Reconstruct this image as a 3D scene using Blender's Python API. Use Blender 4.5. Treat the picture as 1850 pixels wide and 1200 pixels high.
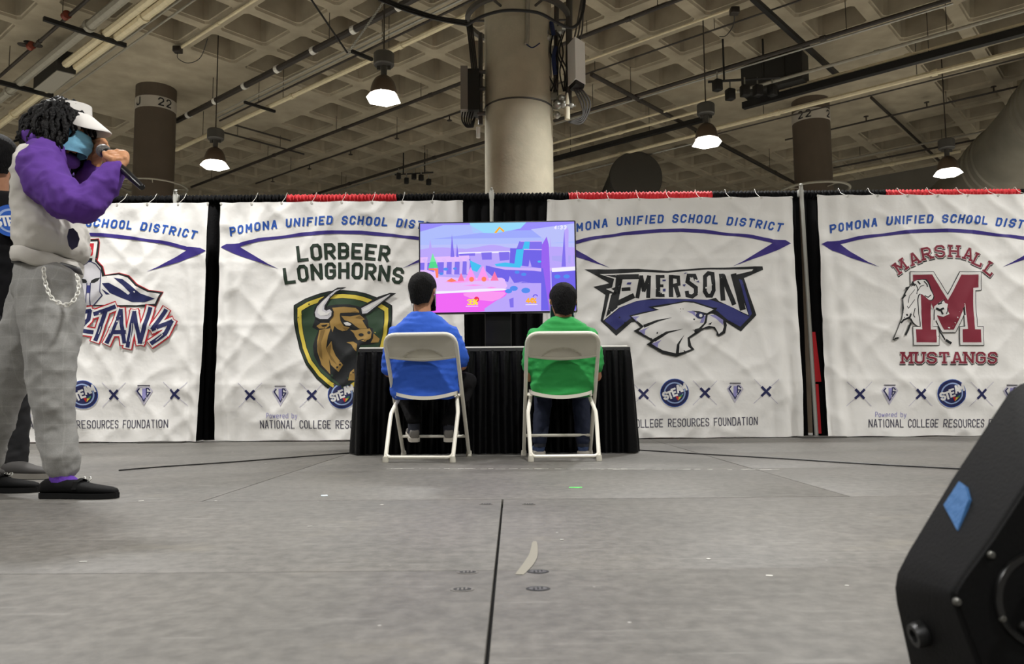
import bpy, bmesh, math, random
from mathutils import Vector, Matrix, noise

for o in list(bpy.data.objects):
    bpy.data.objects.remove(o)
scene = bpy.context.scene
COL = scene.collection
PI = math.pi

# ------------------------------------------------------------------ camera
FPX = 1400.0
CAM_H = 0.37
cam_data = bpy.data.cameras.new('camera')
cam_data.sensor_fit = 'HORIZONTAL'
cam_data.sensor_width = 36.0
cam_data.lens = FPX / 1850.0 * 36.0
cam_data.clip_start = 0.02
cam_data.clip_end = 300
cam_data.dof.use_dof = True
cam_data.dof.focus_distance = 5.6
cam_data.dof.aperture_fstop = 7.5
cam = bpy.data.objects.new('camera', cam_data)
COL.objects.link(cam)
CAM_M = (Matrix.Translation((0, 0, CAM_H)) @ Matrix.Rotation(math.radians(90 + 5.02), 4, 'X')
         @ Matrix.Rotation(math.radians(-0.45), 4, 'Z'))
cam.matrix_world = CAM_M
scene.camera = cam
C0 = Vector((0, 0, CAM_H))
CR = CAM_M.to_3x3()

def ray(px, py):
    return CR @ Vector(((px - 925.0) / FPX, (600.0 - py) / FPX, -1.0))
def P(px, py, D):
    """world point seen at photo pixel px,py on the vertical plane Y = D"""
    d = ray(px, py)
    return C0 + d * (D / d.y)
def PZ(px, py, z):
    """world point seen at photo pixel px,py at height z"""
    d = ray(px, py)
    return C0 + d * ((z - CAM_H) / d.z)
def project(v):
    q = CAM_M.inverted() @ Vector(v)
    return (925 + FPX * q.x / -q.z, 600 - FPX * q.y / -q.z, -q.z)

# ------------------------------------------------------------------ view, world
scene.view_settings.view_transform = 'Standard'
scene.view_settings.look = 'None'
scene.view_settings.gamma = 1.0
scene.view_settings.use_curve_mapping = False
scene.view_settings.exposure = 0.0
world = bpy.data.worlds.new('world')
scene.world = world
world.use_nodes = True
world.node_tree.nodes['Background'].inputs[0].default_value = (0.9, 0.95, 1.0, 1)
world.node_tree.nodes['Background'].inputs[1].default_value = 0.0

# ------------------------------------------------------------------ hall lattice (waffle slab modules of 1.218 m)
MOD = 1.218
CEIL = 7.57
TH = math.radians(48.9)
OU, OV = -0.198, 0.375
def UV(u, v):
    a = (u + OU) * MOD
    b = (v + OV) * MOD
    return Vector((a * math.cos(TH) - b * math.sin(TH), a * math.sin(TH) + b * math.cos(TH), 0))
def to_uv(p):
    c, s = math.cos(TH), math.sin(TH)
    return ((p.x * c + p.y * s) / MOD - OU, (-p.x * s + p.y * c) / MOD - OV)
U_DIR = Vector((math.cos(TH), math.sin(TH), 0))
V_DIR = Vector((-math.sin(TH), math.cos(TH), 0))

# ------------------------------------------------------------------ lamps: the hall's high-bay lights
LAMP_Z = 5.12
LAMP_W = 184.0
LAMP_COL = (1.0, 0.99, 0.975)
lamp_points = [PZ(388, 303, LAMP_Z), PZ(693, 183, LAMP_Z), PZ(1277, 262, LAMP_Z), PZ(1713, 317, LAMP_Z)]
N_SEEN = 4
for k in range(-5, 8):
    for u0, v0 in ((6.45, 7.2), (10.95, 5.0), (15.4, 2.65), (2.0, 9.4), (-2.5, 11.6), (-7.0, 13.8), (19.8, 0.4)):
        q = UV(u0, v0 + 4.45 * k)
        q.z = LAMP_Z
        x, y, d = project(q)
        if d > 0.3 and -120 < x < 1970 and y > -18:
            continue
        if q.length > 27 or q.y > 22 or q.y < -14:
            continue
        lamp_points.append(q)
for i, q in enumerate(lamp_points):
    ld = bpy.data.lights.new('high_bay_light', 'AREA')
    ld.shape = 'DISK'
    ld.size = 0.46
    ld.energy = LAMP_W
    ld.color = LAMP_COL
    ld.spread = math.radians(142)
    lo = bpy.data.objects.new('high_bay_light', ld)
    lo.location = (q.x, q.y, LAMP_Z - 0.03)
    COL.objects.link(lo)

# ------------------------------------------------------------------ material helpers
def lin(c):
    f = lambda v: v / 12.92 if v <= 0.04045 else ((v + 0.055) / 1.055) ** 2.4
    return tuple(f(v / 255.0) for v in c) + (1.0,)
MATS = {}
def mat(name, rgb, rough=0.6, metal=0.0, var=0.0, vscale=8.0, bump=0.0, bscale=40.0, sheen=0.0, spec=0.5, coat=0.0, bdetail=4.0, stretch=None):
    if name in MATS:
        return MATS[name]
    m = bpy.data.materials.new(name)
    m.use_nodes = True
    nt = m.node_tree
    b = nt.nodes['Principled BSDF']
    col = lin(rgb)
    b.inputs['Base Color'].default_value = col
    b.inputs['Roughness'].default_value = rough
    b.inputs['Metallic'].default_value = metal
    b.inputs['Specular IOR Level'].default_value = spec
    if sheen:
        b.inputs['Sheen Weight'].default_value = sheen
    if coat:
        b.inputs['Coat Weight'].default_value = coat
    tc = nt.nodes.new('ShaderNodeTexCoord')
    src = tc.outputs['Object']
    if stretch:
        mp = nt.nodes.new('ShaderNodeMapping')
        mp.inputs['Scale'].default_value = stretch
        nt.links.new(src, mp.inputs['Vector'])
        src = mp.outputs['Vector']
    if var:
        n = nt.nodes.new('ShaderNodeTexNoise')
        n.inputs['Scale'].default_value = vscale
        n.inputs['Detail'].default_value = 5
        nt.links.new(src, n.inputs['Vector'])
        r = nt.nodes.new('ShaderNodeValToRGB')
        r.color_ramp.elements[0].position = 0.3
        r.color_ramp.elements[1].position = 0.7
        r.color_ramp.elements[0].color = tuple(c * (1 - var) for c in col[:3]) + (1,)
        r.color_ramp.elements[1].color = tuple(min(1, c * (1 + var)) for c in col[:3]) + (1,)
        nt.links.new(n.outputs['Fac'], r.inputs['Fac'])
        nt.links.new(r.outputs['Color'], b.inputs['Base Color'])
    if bump:
        n2 = nt.nodes.new('ShaderNodeTexNoise')
        n2.inputs['Scale'].default_value = bscale
        n2.inputs['Detail'].default_value = bdetail
        nt.links.new(src, n2.inputs['Vector'])
        bp = nt.nodes.new('ShaderNodeBump')
        bp.inputs['Strength'].default_value = bump
        bp.inputs['Distance'].default_value = 0.02
        nt.links.new(n2.outputs['Fac'], bp.inputs['Height'])
        nt.links.new(bp.outputs['Normal'], b.inputs['Normal'])
    MATS[name] = m
    return m
def emis(name, rgb, strength=1.0):
    if name in MATS:
        return MATS[name]
    m = bpy.data.materials.new(name)
    m.use_nodes = True
    nt = m.node_tree
    nt.nodes.remove(nt.nodes['Principled BSDF'])
    e = nt.nodes.new('ShaderNodeEmission')
    e.inputs['Color'].default_value = lin(rgb)
    e.inputs['Strength'].default_value = strength
    nt.links.new(e.outputs[0], nt.nodes['Material Output'].inputs[0])
    MATS[name] = m
    return m

# ------------------------------------------------------------------ object helpers
def world_of(o):
    v = Vector((0, 0, 0))
    while o is not None:
        v = v + Vector(o.location)
        o = o.parent
    return v
def tag(o, label=None, cat=None, group=None, kind=None):
    if label: o['label'] = label
    if cat: o['category'] = cat
    if group: o['group'] = group
    if kind: o['kind'] = kind
    return o
def thing(name, label, cat, loc=(0, 0, 0), group=None):
    o = bpy.data.objects.new(name, None)
    o.empty_display_size = 0.1
    o.location = loc
    COL.objects.link(o)
    return tag(o, label, cat, group)
def dup(root, loc, rotz=0.0, label=None, group=None):
    r = root.copy(); COL.objects.link(r)
    r.location = loc
    r.rotation_euler = (0, 0, rotz)
    if label: r['label'] = label
    if group: r['group'] = group
    for ch in list(root.children):
        c = ch.copy(); COL.objects.link(c); c.parent = r
        for g in list(ch.children):
            d = g.copy(); COL.objects.link(d); d.parent = c
    return r

class MB:
    """collects shapes (world coordinates) and links them as one mesh object"""
    def __init__(s):
        s.v = []; s.f = []; s.m = []
    def add(s, vs, fs, mi=0):
        n = len(s.v)
        s.v += [Vector(v) for v in vs]
        s.f += [tuple(i + n for i in f) for f in fs]
        s.m += [mi] * len(fs)
        return s
    def box(s, c, size, rot=None, mi=0, bevel=0.0):
        hx, hy, hz = size[0] / 2, size[1] / 2, size[2] / 2
        R = rot if rot is not None else Matrix.Identity(3)
        if isinstance(R, (int, float)):
            R = Matrix.Rotation(R, 3, 'Z')
        c = Vector(c)
        if bevel <= 0:
            vs = [c + R @ Vector((x, y, z)) for x in (-hx, hx) for y in (-hy, hy) for z in (-hz, hz)]
            fs = [(0, 1, 3, 2), (4, 6, 7, 5), (0, 4, 5, 1), (2, 3, 7, 6), (0, 2, 6, 4), (1, 5, 7, 3)]
            return s.add(vs, fs, mi)
        b = min(bevel, hx * .9, hy * .9, hz * .9)
        bm = bmesh.new()
        bmesh.ops.create_cube(bm, size=1)
        for v in bm.verts:
            v.co = Vector((v.co.x * 2 * hx, v.co.y * 2 * hy, v.co.z * 2 * hz))
        bmesh.ops.bevel(bm, geom=list(bm.edges), offset=b, segments=2, affect='EDGES', profile=0.5)
        bm.verts.index_update()
        s.add([c + R @ v.co for v in bm.verts], [tuple(v.index for v in f.verts) for f in bm.faces], mi)
        bm.free()
        return s
    def tube(s, pts, r, seg=10, mi=0, closed=False, cap=True, flat=1.0, up=None):
        """swept tube; r a number or a list per point; flat scales the second section axis"""
        pts = [Vector(p) for p in pts]
        n = len(pts)
        rs = r if isinstance(r, (list, tuple)) else [r] * n
        fl = flat if isinstance(flat, (list, tuple)) else [flat] * n
        tang = []
        for i in range(n):
            if closed:
                t = pts[(i + 1) % n] - pts[i - 1]
            else:
                t = pts[min(i + 1, n - 1)] - pts[max(i - 1, 0)]
            tang.append(t.normalized() if t.length > 1e-9 else Vector((0, 0, 1)))
        ref = Vector(up) if up is not None else (Vector((0, 0, 1)) if abs(tang[0].z) < 0.9 else Vector((0, 1, 0)))
        a = (ref - tang[0] * ref.dot(tang[0])).normalized()
        vs = []
        for i in range(n):
            t = tang[i]
            a = (a - t * a.dot(t))
            if a.length < 1e-6:
                a = t.orthogonal()
            a.normalize()
            b = t.cross(a)
            for k in range(seg):
                w = 2 * PI * k / seg
                vs.append(pts[i] + a * (math.cos(w) * rs[i]) + b * (math.sin(w) * rs[i] * fl[i]))
        fs = []
        for i in range(n if closed else n - 1):
            j = (i + 1) % n
            for k in range(seg):
                l = (k + 1) % seg
                fs.append((i * seg + k, i * seg + l, j * seg + l, j * seg + k))
        if cap and not closed:
            fs.append(tuple(range(seg))[::-1])
            fs.append(tuple((n - 1) * seg + k for k in range(seg)))
        return s.add(vs, fs, mi)
    def limb(s, pts, rs, seg=14, flat=1.0, up=None, mi=0):
        """tube with rounded ends"""
        pts = [Vector(p) for p in pts]
        fl = list(flat) if isinstance(flat, (list, tuple)) else [flat] * len(pts)
        d0 = (pts[0] - pts[1]).normalized(); d1 = (pts[-1] - pts[-2]).normalized()
        P0 = []; R0 = []; P1 = []; R1 = []
        for a in (80, 55, 28):
            a = math.radians(a)
            P0.append(pts[0] + d0 * rs[0] * math.sin(a)); R0.append(rs[0] * math.cos(a))
        for a in (28, 55, 80):
            a = math.radians(a)
            P1.append(pts[-1] + d1 * rs[-1] * math.sin(a)); R1.append(rs[-1] * math.cos(a))
        return s.tube(P0 + pts + P1, R0 + list(rs) + R1, seg, mi, flat=[fl[0]] * 3 + fl + [fl[-1]] * 3, up=up)
    def rings(s, secs, seg=24, mi=0, power=2.0, cap=True):
        """stack of horizontal super-ellipses: (cx, cy, cz, rx, ry[, yaw])"""
        vs = []
        for sc in secs:
            cx, cy, cz, rx, ry = sc[:5]
            yaw = sc[5] if len(sc) > 5 else 0.0
            for k in range(seg):
                w = 2 * PI * k / seg
                c, sn = math.cos(w), math.sin(w)
                x = rx * math.copysign(abs(c) ** (2 / power), c)
                y = ry * math.copysign(abs(sn) ** (2 / power), sn)
                vs.append(Vector((cx + x * math.cos(yaw) - y * math.sin(yaw), cy + x * math.sin(yaw) + y * math.cos(yaw), cz)))
        fs = []
        n = len(secs)
        for i in range(n - 1):
            for k in range(seg):
                l = (k + 1) % seg
                fs.append((i * seg + k, i * seg + l, (i + 1) * seg + l, (i + 1) * seg + k))
        if cap:
            fs.append(tuple(range(seg))[::-1])
            fs.append(tuple((n - 1) * seg + k for k in range(seg)))
        return s.add(vs, fs, mi)
    def ball(s, c, r, seg=16, mi=0, rot=None):
        c = Vector(c)
        rr = r if isinstance(r, (list, tuple)) else (r, r, r)
        R = rot if rot is not None else Matrix.Identity(3)
        vs = []
        nlat = max(6, seg // 2)
        for i in range(nlat + 1):
            th = PI * min(max(i / nlat, 0.004), 0.996)
            for k in range(seg):
                w = 2 * PI * k / seg
                vs.append(c + R @ Vector((rr[0] * math.sin(th) * math.cos(w), rr[1] * math.sin(th) * math.sin(w), rr[2] * math.cos(th))))
        fs = []
        for i in range(nlat):
            for k in range(seg):
                l = (k + 1) % seg
                fs.append((i * seg + k, (i + 1) * seg + k, (i + 1) * seg + l, i * seg + l))
        fs.append(tuple(range(seg)))
        fs.append(tuple(nlat * seg + k for k in range(seg))[::-1])
        return s.add(vs, fs, mi)
    def lathe(s, c, prof, seg=24, mi=0, rot=None, cap=True):
        """prof: list of (radius, height) about local z at c"""
        c = Vector(c)
        R = rot if rot is not None else Matrix.Identity(3)
        vs = []
        for r, h in prof:
            for k in range(seg):
                w = 2 * PI * k / seg
                vs.append(c + R @ Vector((r * math.cos(w), r * math.sin(w), h)))
        fs = []
        n = len(prof)
        for i in range(n - 1):
            for k in range(seg):
                l = (k + 1) % seg
                fs.append((i * seg + k, i * seg + l, (i + 1) * seg + l, (i + 1) * seg + k))
        if cap:
            fs.append(tuple(range(seg))[::-1])
            fs.append(tuple((n - 1) * seg + k for k in range(seg)))
        return s.add(vs, fs, mi)
    def loftpoly(s, A, B, mi=0):
        """solid between two polygons with the same number of points"""
        n = len(A)
        fs = [tuple(range(n))[::-1], tuple(range(n, 2 * n))]
        for i in range(n):
            j = (i + 1) % n
            fs.append((i, j, n + j, n + i))
        return s.add(list(A) + list(B), fs, mi)
    def mesh(s, off=Vector((0, 0, 0))):
        me = bpy.data.meshes.new('mesh')
        me.from_pydata([tuple(v - off) for v in s.v], [], s.f)
        me.polygons.foreach_set('material_index', s.m)
        me.update()
        bm = bmesh.new(); bm.from_mesh(me)
        bmesh.ops.recalc_face_normals(bm, faces=bm.faces)
        bm.to_mesh(me); bm.free()
        return me
    def build(s, name, mats, parent=None, label=None, cat=None, group=None, kind=None, smooth=35, origin=None):
        if parent is not None:
            off = world_of(parent)
        elif origin is not None:
            off = Vector(origin)
        else:
            xs = [v.x for v in s.v]; ys = [v.y for v in s.v]; zs = [v.z for v in s.v]
            off = Vector(((min(xs) + max(xs)) / 2, (min(ys) + max(ys)) / 2, min(zs)))
        me = s.mesh(off)
        me.name = name
        return link_mesh(name, me, mats, parent, off, label, cat, group, kind, smooth)
def link_mesh(name, me, mats, parent=None, off=(0, 0, 0), label=None, cat=None, group=None, kind=None, smooth=35):
    for m in (mats if isinstance(mats, (list, tuple)) else [mats]):
        me.materials.append(m)
    if smooth:
        me.polygons.foreach_set('use_smooth', [True] * len(me.polygons))
        if smooth < 180:
            me.set_sharp_from_angle(angle=math.radians(smooth))
    o = bpy.data.objects.new(name, me)
    COL.objects.link(o)
    if parent is not None:
        o.parent = parent
    else:
        o.location = off
    return tag(o, label, cat, group, kind)

def blob(name, mb, m, parent, voxel=0.012, smooth=8, folds=None, label=None, post=None):
    """fuse overlapping closed shapes into one continuous skin, optionally with cloth folds"""
    me = mb.mesh()
    tmp = bpy.data.objects.new('tmp', me)
    COL.objects.link(tmp)
    r = tmp.modifiers.new('r', 'REMESH'); r.mode = 'VOXEL'; r.voxel_size = voxel
    s = tmp.modifiers.new('s', 'SMOOTH'); s.iterations = smooth; s.factor = 0.5
    dg = bpy.context.evaluated_depsgraph_get()
    me2 = bpy.data.meshes.new_from_object(tmp.evaluated_get(dg))
    bpy.data.objects.remove(tmp)
    if folds:
        nrm = [v.normal.copy() for v in me2.vertices]
        for v, n in zip(me2.vertices, nrm):
            d = 0.0
            for amp, sc, st in folds:
                q = Vector((v.co.x * st[0], v.co.y * st[1], v.co.z * st[2])) * sc
                d += amp * (1 - 2 * abs(noise.noise(q)) ** 0.8)
            v.co = v.co + n * d
    if post:
        for v in me2.vertices:
            v.co = post(v.co)
    off = world_of(parent)
    for v in me2.vertices:
        v.co = v.co - off
    me2.name = name
    me2.update()
    return link_mesh(name, me2, m, parent, label=label, smooth=180)

def fit_sec(l, r, py, D, ry, power=2.4):
    """horizontal super-ellipse about depth D whose silhouette spans photo columns l..r at photo row py"""
    a, b = P(l, py, D), P(r, py, D)
    cx, rx, z = (a.x + b.x) / 2, (b.x - a.x) / 2, a.z
    for it in range(12):
        xs = []
        for k in range(72):
            w = 2 * PI * k / 72
            c, s = math.cos(w), math.sin(w)
            xs.append(project((cx + rx * math.copysign(abs(c) ** (2 / power), c), D + ry * math.copysign(abs(s) ** (2 / power), s), z))[0])
        el, er = l - min(xs), r - max(xs)
        k = D / FPX
        cx += (el + er) / 2 * k
        rx = max(.02, rx + (er - el) / 2 * k)
    return (cx, D, z, rx, ry)

def bez(p0, p1, p2, n=8):
    p0, p1, p2 = Vector(p0), Vector(p1), Vector(p2)
    return [p0 * (1 - t) ** 2 + p1 * 2 * t * (1 - t) + p2 * t * t for t in [i / n for i in range(n + 1)]]
def spline(pts, n=6):
    """Catmull-Rom through the points"""
    pts = [Vector(p) for p in pts]
    out = []
    for i in range(len(pts) - 1):
        a = pts[max(i - 1, 0)]; b = pts[i]; c = pts[i + 1]; d = pts[min(i + 2, len(pts) - 1)]
        for k in range(n):
            t = k / n
            out.append(0.5 * ((2 * b) + (c - a) * t + (2 * a - 5 * b + 4 * c - d) * t * t + (3 * b - a - 3 * c + d) * t ** 3))
    out.append(pts[-1])
    return out
# ------------------------------------------------------------------ shared materials
M_CONC = mat('waffle_concrete', (160, 150, 129), 0.85, var=0.16, vscale=2.2, bump=0.25, bscale=9)
M_COLUMN = mat('column_concrete', (186, 180, 158), 0.85, var=0.08, vscale=5, bump=0.15, bscale=30)
M_TAUPE = mat('taupe_paint', (84, 73, 61), 0.75, var=0.06, vscale=3)
M_WALLDARK = mat('dark_wall_paint', (112, 108, 98), 0.9, var=0.08, vscale=1)
M_HALLFLOOR = mat('hall_floor_concrete', (196, 192, 182), 0.5, var=0.1, vscale=2)
M_BLACK = mat('black_metal', (22, 21, 20), 0.5)
M_DARKPIPE = mat('dark_pipe_paint', (46, 40, 34), 0.55, var=0.15, vscale=20)
M_GREYPIPE = mat('grey_pipe_paint', (150, 146, 132), 0.5, var=0.08, vscale=14)
M_CREAM = mat('cream_pipe_paint', (214, 202, 168), 0.45, var=0.08, vscale=14)
M_GALV = mat('galvanised_steel', (168, 168, 160), 0.38, metal=0.7, var=0.12, vscale=10)
M_WHITEMET = mat('white_enamel', (214, 212, 203), 0.4)
M_DARKGREY = mat('dark_grey_enamel', (74, 72, 68), 0.5)
M_BROWNMET = mat('brown_reflector', (92, 78, 66), 0.4, metal=0.3)
M_REDVALVE = mat('rusty_red_fitting', (120, 52, 34), 0.6, var=0.2, vscale=30)

# ------------------------------------------------------------------ the setting: stage floor
def floor_material():
    m = bpy.data.materials.new('grey_stage_deck')
    m.use_nodes = True
    nt = m.node_tree; N = nt.nodes; L = nt.links
    b = N['Principled BSDF']
    tc = N.new('ShaderNodeTexCoord')
    def noise_node(scale, detail=6, stretch=(1, 1, 1), rot=0.0):
        mp = N.new('ShaderNodeMapping'); mp.inputs['Scale'].default_value = stretch
        mp.inputs['Rotation'].default_value = (0, 0, rot)
        L.new(tc.outputs['Object'], mp.inputs['Vector'])
        n = N.new('ShaderNodeTexNoise'); n.inputs['Scale'].default_value = scale
        n.inputs['Detail'].default_value = detail; n.inputs['Roughness'].default_value = 0.62
        L.new(mp.outputs['Vector'], n.inputs['Vector'])
        return n.outputs['Fac']
    def ramp(f, stops):
        r = N.new('ShaderNodeValToRGB')
        e = r.color_ramp.elements
        while len(e) < len(stops): e.new(0.5)
        for el, (p, c) in zip(e, stops):
            el.position = p; el.color = c
        L.new(f, r.inputs['Fac'])
        return r.outputs['Color']
    def mix(a, c2, f, mode='MIX'):
        x = N.new('ShaderNodeMix'); x.data_type = 'RGBA'; x.blend_type = mode
        if isinstance(f, float): x.inputs[0].default_value = f
        else: L.new(f, x.inputs[0])
        for v, s in ((a, x.inputs[6]), (c2, x.inputs[7])):
            if isinstance(v, tuple): s.default_value = v
            else: L.new(v, s)
        return x.outputs[2]
    base = ramp(noise_node(1.6), [(0.30, lin((90, 88, 84))), (0.70, lin((106, 103, 98)))])
    fine = ramp(noise_node(26), [(0.36, (0.76, 0.76, 0.75, 1)), (0.64, (1.14, 1.14, 1.13, 1))])
    c = mix(base, fine, 1.0, 'MULTIPLY')
    # worn streaks and pale scratches, smears with a shape of their own
    st = ramp(noise_node(9, 4, (0.35, 3.0, 1), 0.12), [(0.60, (0, 0, 0, 1)), (0.74, (1, 1, 1, 1))])
    c = mix(c, lin((138, 136, 130)), mix((0, 0, 0, 1), st, 0.45))
    sm = ramp(noise_node(3.2, 5, (1, 1.4, 1), 0.8), [(0.60, (0, 0, 0, 1)), (0.78, (1, 1, 1, 1))])
    c = mix(c, lin((132, 126, 112)), mix((0, 0, 0, 1), sm, 0.34))
    dk = ramp(noise_node(4.3, 6, (1.3, 1, 1), 2.1), [(0.66, (0, 0, 0, 1)), (0.80, (1, 1, 1, 1))])
    c = mix(c, lin((76, 75, 72)), mix((0, 0, 0, 1), dk, 0.4))
    vo = N.new('ShaderNodeTexVoronoi'); vo.inputs['Scale'].default_value = 7.0
    L.new(tc.outputs['Object'], vo.inputs['Vector'])
    sp = ramp(vo.outputs['Distance'], [(0.012, (1, 1, 1, 1)), (0.03, (0, 0, 0, 1))])
    c = mix(c, lin((214, 212, 206)), mix((0, 0, 0, 1), sp, 0.5))
    L.new(c, b.inputs['Base Color'])
    b.inputs['Roughness'].default_value = 0.52
    b.inputs['Specular IOR Level'].default_value = 0.35
    bp = N.new('ShaderNodeBump'); bp.inputs['Strength'].default_value = 0.12; bp.inputs['Distance'].default_value = 0.01
    L.new(noise_node(40), bp.inputs['Height']); L.new(bp.outputs['Normal'], b.inputs['Normal'])
    return m
M_DECK = floor_material()
M_GAP = mat('dark_seam', (24, 23, 24), 0.9)
f = MB()
rows = [-1.925, -0.705, 0.515, 1.735, 2.955, 4.175, 5.395, 6.615, 8.3]
random.seed(4)
for i in range(len(rows) - 1):
    y0, y1 = rows[i], rows[i + 1]
    xo = -0.04 if y1 < 3.0 else 1.265
    for k in range(-4, 5):
        x0 = xo + 2.436 * k; x1 = x0 + 2.436
        g = 0.0030 if y1 < 3.0 else 0.0025
        gy = 0.0022
        dz = random.uniform(-0.001, 0.0)
        f.box(((x0 + x1) / 2, (y0 + y1) / 2, -0.02 + dz), (x1 - x0 - 2 * g, y1 - y0 - 2 * gy, 0.04), bevel=0.003)
n_top = len(f.f)
f.box((0.5, 3.2, -0.06), (23, 10.4, 0.05), mi=1)
floor = f.build('floor', [M_DECK, M_GAP], kind='structure', smooth=30, origin=(0, 0, 0))
sk = MB().box((0.5, 3.2, -0.55), (22.9, 10.3, 0.92))
sk.build('stage_skirt', mat('stage_fascia', (30, 30, 31), 0.8), parent=floor)
# marks on the deck
def floor_ellipse(mb, c, rx, ry, z0, z1, mi=0, seg=20):
    A = [Vector((c.x + rx * math.cos(2 * PI * k / seg), c.y + ry * math.sin(2 * PI * k / seg), z0)) for k in range(seg)]
    mb.loftpoly(A, [Vector((p.x, p.y, z1)) for p in A], mi)
M_PLATE = mat('deck_latch_metal', (84, 83, 84), 0.5, metal=0.4, var=0.3, vscale=60)
M_SLOT = mat('latch_slot', (22, 22, 25), 0.7)
for px, py, dark in ((972, 1033, 1), (972, 1064, 1), (845, 1034, 0), (835, 1065, 0), (955, 911, 0), (878, 911, 0)):
    c = PZ(px, py, 0)
    mb = MB()
    floor_ellipse(mb, c, 0.024, 0.019, -0.002, 0.0006, 0 if dark else 1)
    floor_ellipse(mb, c, 0.018, 0.013, 0.0004, 0.0010, 1 if dark else 0)
    for a in (-0.008, 0.0, 0.008):
        mb.box((c.x + a, c.y + a * 0.4, 0.0012), (0.004, 0.016, 0.0006), mi=0 if dark else 1)
    mb.build('latch_plate', [M_SLOT, M_PLATE if dark else M_DECK], parent=floor)
mb = MB()
pts = [PZ(966, 978, .0006), PZ(964, 1000, .0006), PZ(955, 1018, .0006), PZ(938, 1038, .0006)]
mb.tube(spline(pts, 4), [0.004, 0.007, 0.008, 0.009, 0.010, 0.011, 0.012, 0.012, 0.012, 0.012, 0.011, 0.010, 0.009][:len(spline(pts, 4))], 6, flat=0.03, up=(1, 0, 0))
mb.build('pale_scuff', mat('pale_scuff', (122, 118, 106), 0.6), parent=floor)
mb = MB()
random.seed(9)
for k in range(64):
    x = random.uniform(700, 1400); y = 847 + (x - 840) * 0.003 + random.uniform(-0.6, 0.6)
    c = PZ(x, y, 0.0004)
    mb.box(c, (random.uniform(0.01, 0.07), random.uniform(0.004, 0.012), 0.0008), rot=random.uniform(-.1, .1))
for x, y in ((330, 816), (420, 817), (180, 818), (365, 836), (390, 905), (560, 951), (150, 1015), (690, 912), (1280, 1010), (1530, 1058), (1390, 1040), (1015, 975), (255, 905), (480, 838)):
    c = PZ(x, y, 0.0004)
    mb.box(c, (random.uniform(.006, .02), random.uniform(.005, .010), 0.0008), rot=random.uniform(-.6, .6))
mb.build('paint_chip', mat('paint_chip_white', (184, 182, 175), 0.6), parent=floor, kind='stuff')
mb = MB()
c = PZ(1040, 881, 0)
mb.box((c.x, c.y, 0.0006), (0.055, 0.02, 0.0012), rot=0.05); mb.box((c.x + 0.005, c.y - 0.012, 0.0008), (0.022, 0.02, 0.0012), rot=-0.4)
mb.build('tape_mark', mat('green_tape', (96, 226, 104), 0.5), label='small bright green tape mark stuck on the grey stage floor', cat='tape')
c = PZ(586, 896, 0)
mb = MB().box((c.x, c.y, 0.001), (0.024, 0.03, 0.002), rot=0.3)
mb.build('paper_scrap', mat('paper_scrap', (205, 222, 228), 0.7), label='tiny pale paper scrap lying on the stage left of the tape mark', cat='litter')

# hall floor, walls, ceiling
hf = MB().box((2, 12, -1.1), (70, 70, 0.1)); hf.build('floor_hall', M_HALLFLOOR, kind='structure', origin=(0, 0, -1.05))
def uv_wall(name, u0, v0, u1, v1, z0=-1.05, z1=9.0, t=0.3, m=M_WALLDARK):
    a, b = UV(u0, v0), UV(u1, v1)
    c = (a + b) / 2; d = b - a
    mb = MB().box((c.x, c.y, (z0 + z1) / 2), (d.length, t, z1 - z0), rot=math.atan2(d.y, d.x))
    return mb.build(name, m, kind='structure')
uv_wall('wall_right', 22.2, -16, 22.2, 34)
uv_wall('wall_back', -16, 30, 22.2, 30)
uv_wall('wall_left', -16, -16, -16, 30)
uv_wall('wall_front', -16, -16, 22.2, -16)

CAPS = [(6.5, 5), (6.5, 14), (15.5, 5), (-2.5, 5), (-2.5, 14), (6.5, -4), (15.5, -4), (6.5, 23), (15.5, 23)]
def capped(i, j):
    return any(abs(i + .5 - cu) < 2.5 and abs(j + .5 - cv) < 2.0 for cu, cv in CAPS)
mb = MB()
def ring8(cu, cv, h, ch, z):
    out = []
    for su, sv in ((-1, -1), (1, -1), (1, 1), (-1, 1)):
        a = (su * h, sv * (h - ch)); b = (su * (h - ch), sv * h)
        prs = (a, b) if su * sv < 0 else (b, a)
        # order counter-clockwise
        if (su, sv) == (-1, -1): prs = ((-h, -(h - ch)), (-(h - ch), -h))
        elif (su, sv) == (1, -1): prs = ((h - ch, -h), (h, -(h - ch)))
        elif (su, sv) == (1, 1): prs = ((h, h - ch), (h - ch, h))
        else: prs = ((-(h - ch), h), (-h, h - ch))
        for q in prs:
            w = UV(cu + q[0], cv + q[1]); w.z = z
            out.append(w)
    return out
for i in range(-14, 22):
    for j in range(-14, 30):
        ctr = UV(i + .5, j + .5)
        if ctr.y < -9 or abs(ctr.x) > 30:
            continue
        S = []
        for su, sv in ((-.5, -.5), (.5, -.5), (.5, .5), (-.5, .5)):
            w = UV(i + .5 + su, j + .5 + sv); w.z = CEIL
            S.append(w)
        if capped(i, j):
            mb.add(S, [(0, 1, 2, 3)])
            continue
        vs = list(S)
        prof = [(0.405, 0.05, 0.0), (0.395, 0.05, 0.05), (0.375, 0.05, 0.055), (0.345, 0.06, 0.95)]
        for h, ch, z in prof:
            vs += ring8(i + .5, j + .5, h, ch, CEIL + z)
        fs = []
        for k in range(4):
            k2 = (k + 1) % 4
            fs.append((k, 4 + 2 * k, 4 + 2 * k + 1))
            fs.append((k, 4 + 2 * k + 1, 4 + 2 * k2, k2))
        for r in range(len(prof) - 1):
            for k in range(8):
                k2 = (k + 1) % 8
                fs.append((4 + 8 * r + k, 4 + 8 * r + k2, 12 + 8 * r + k2, 12 + 8 * r + k))
        r = len(prof) - 1
        fs.append(tuple(4 + 8 * r + k for k in range(8)))
        mb.add(vs, fs)
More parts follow.
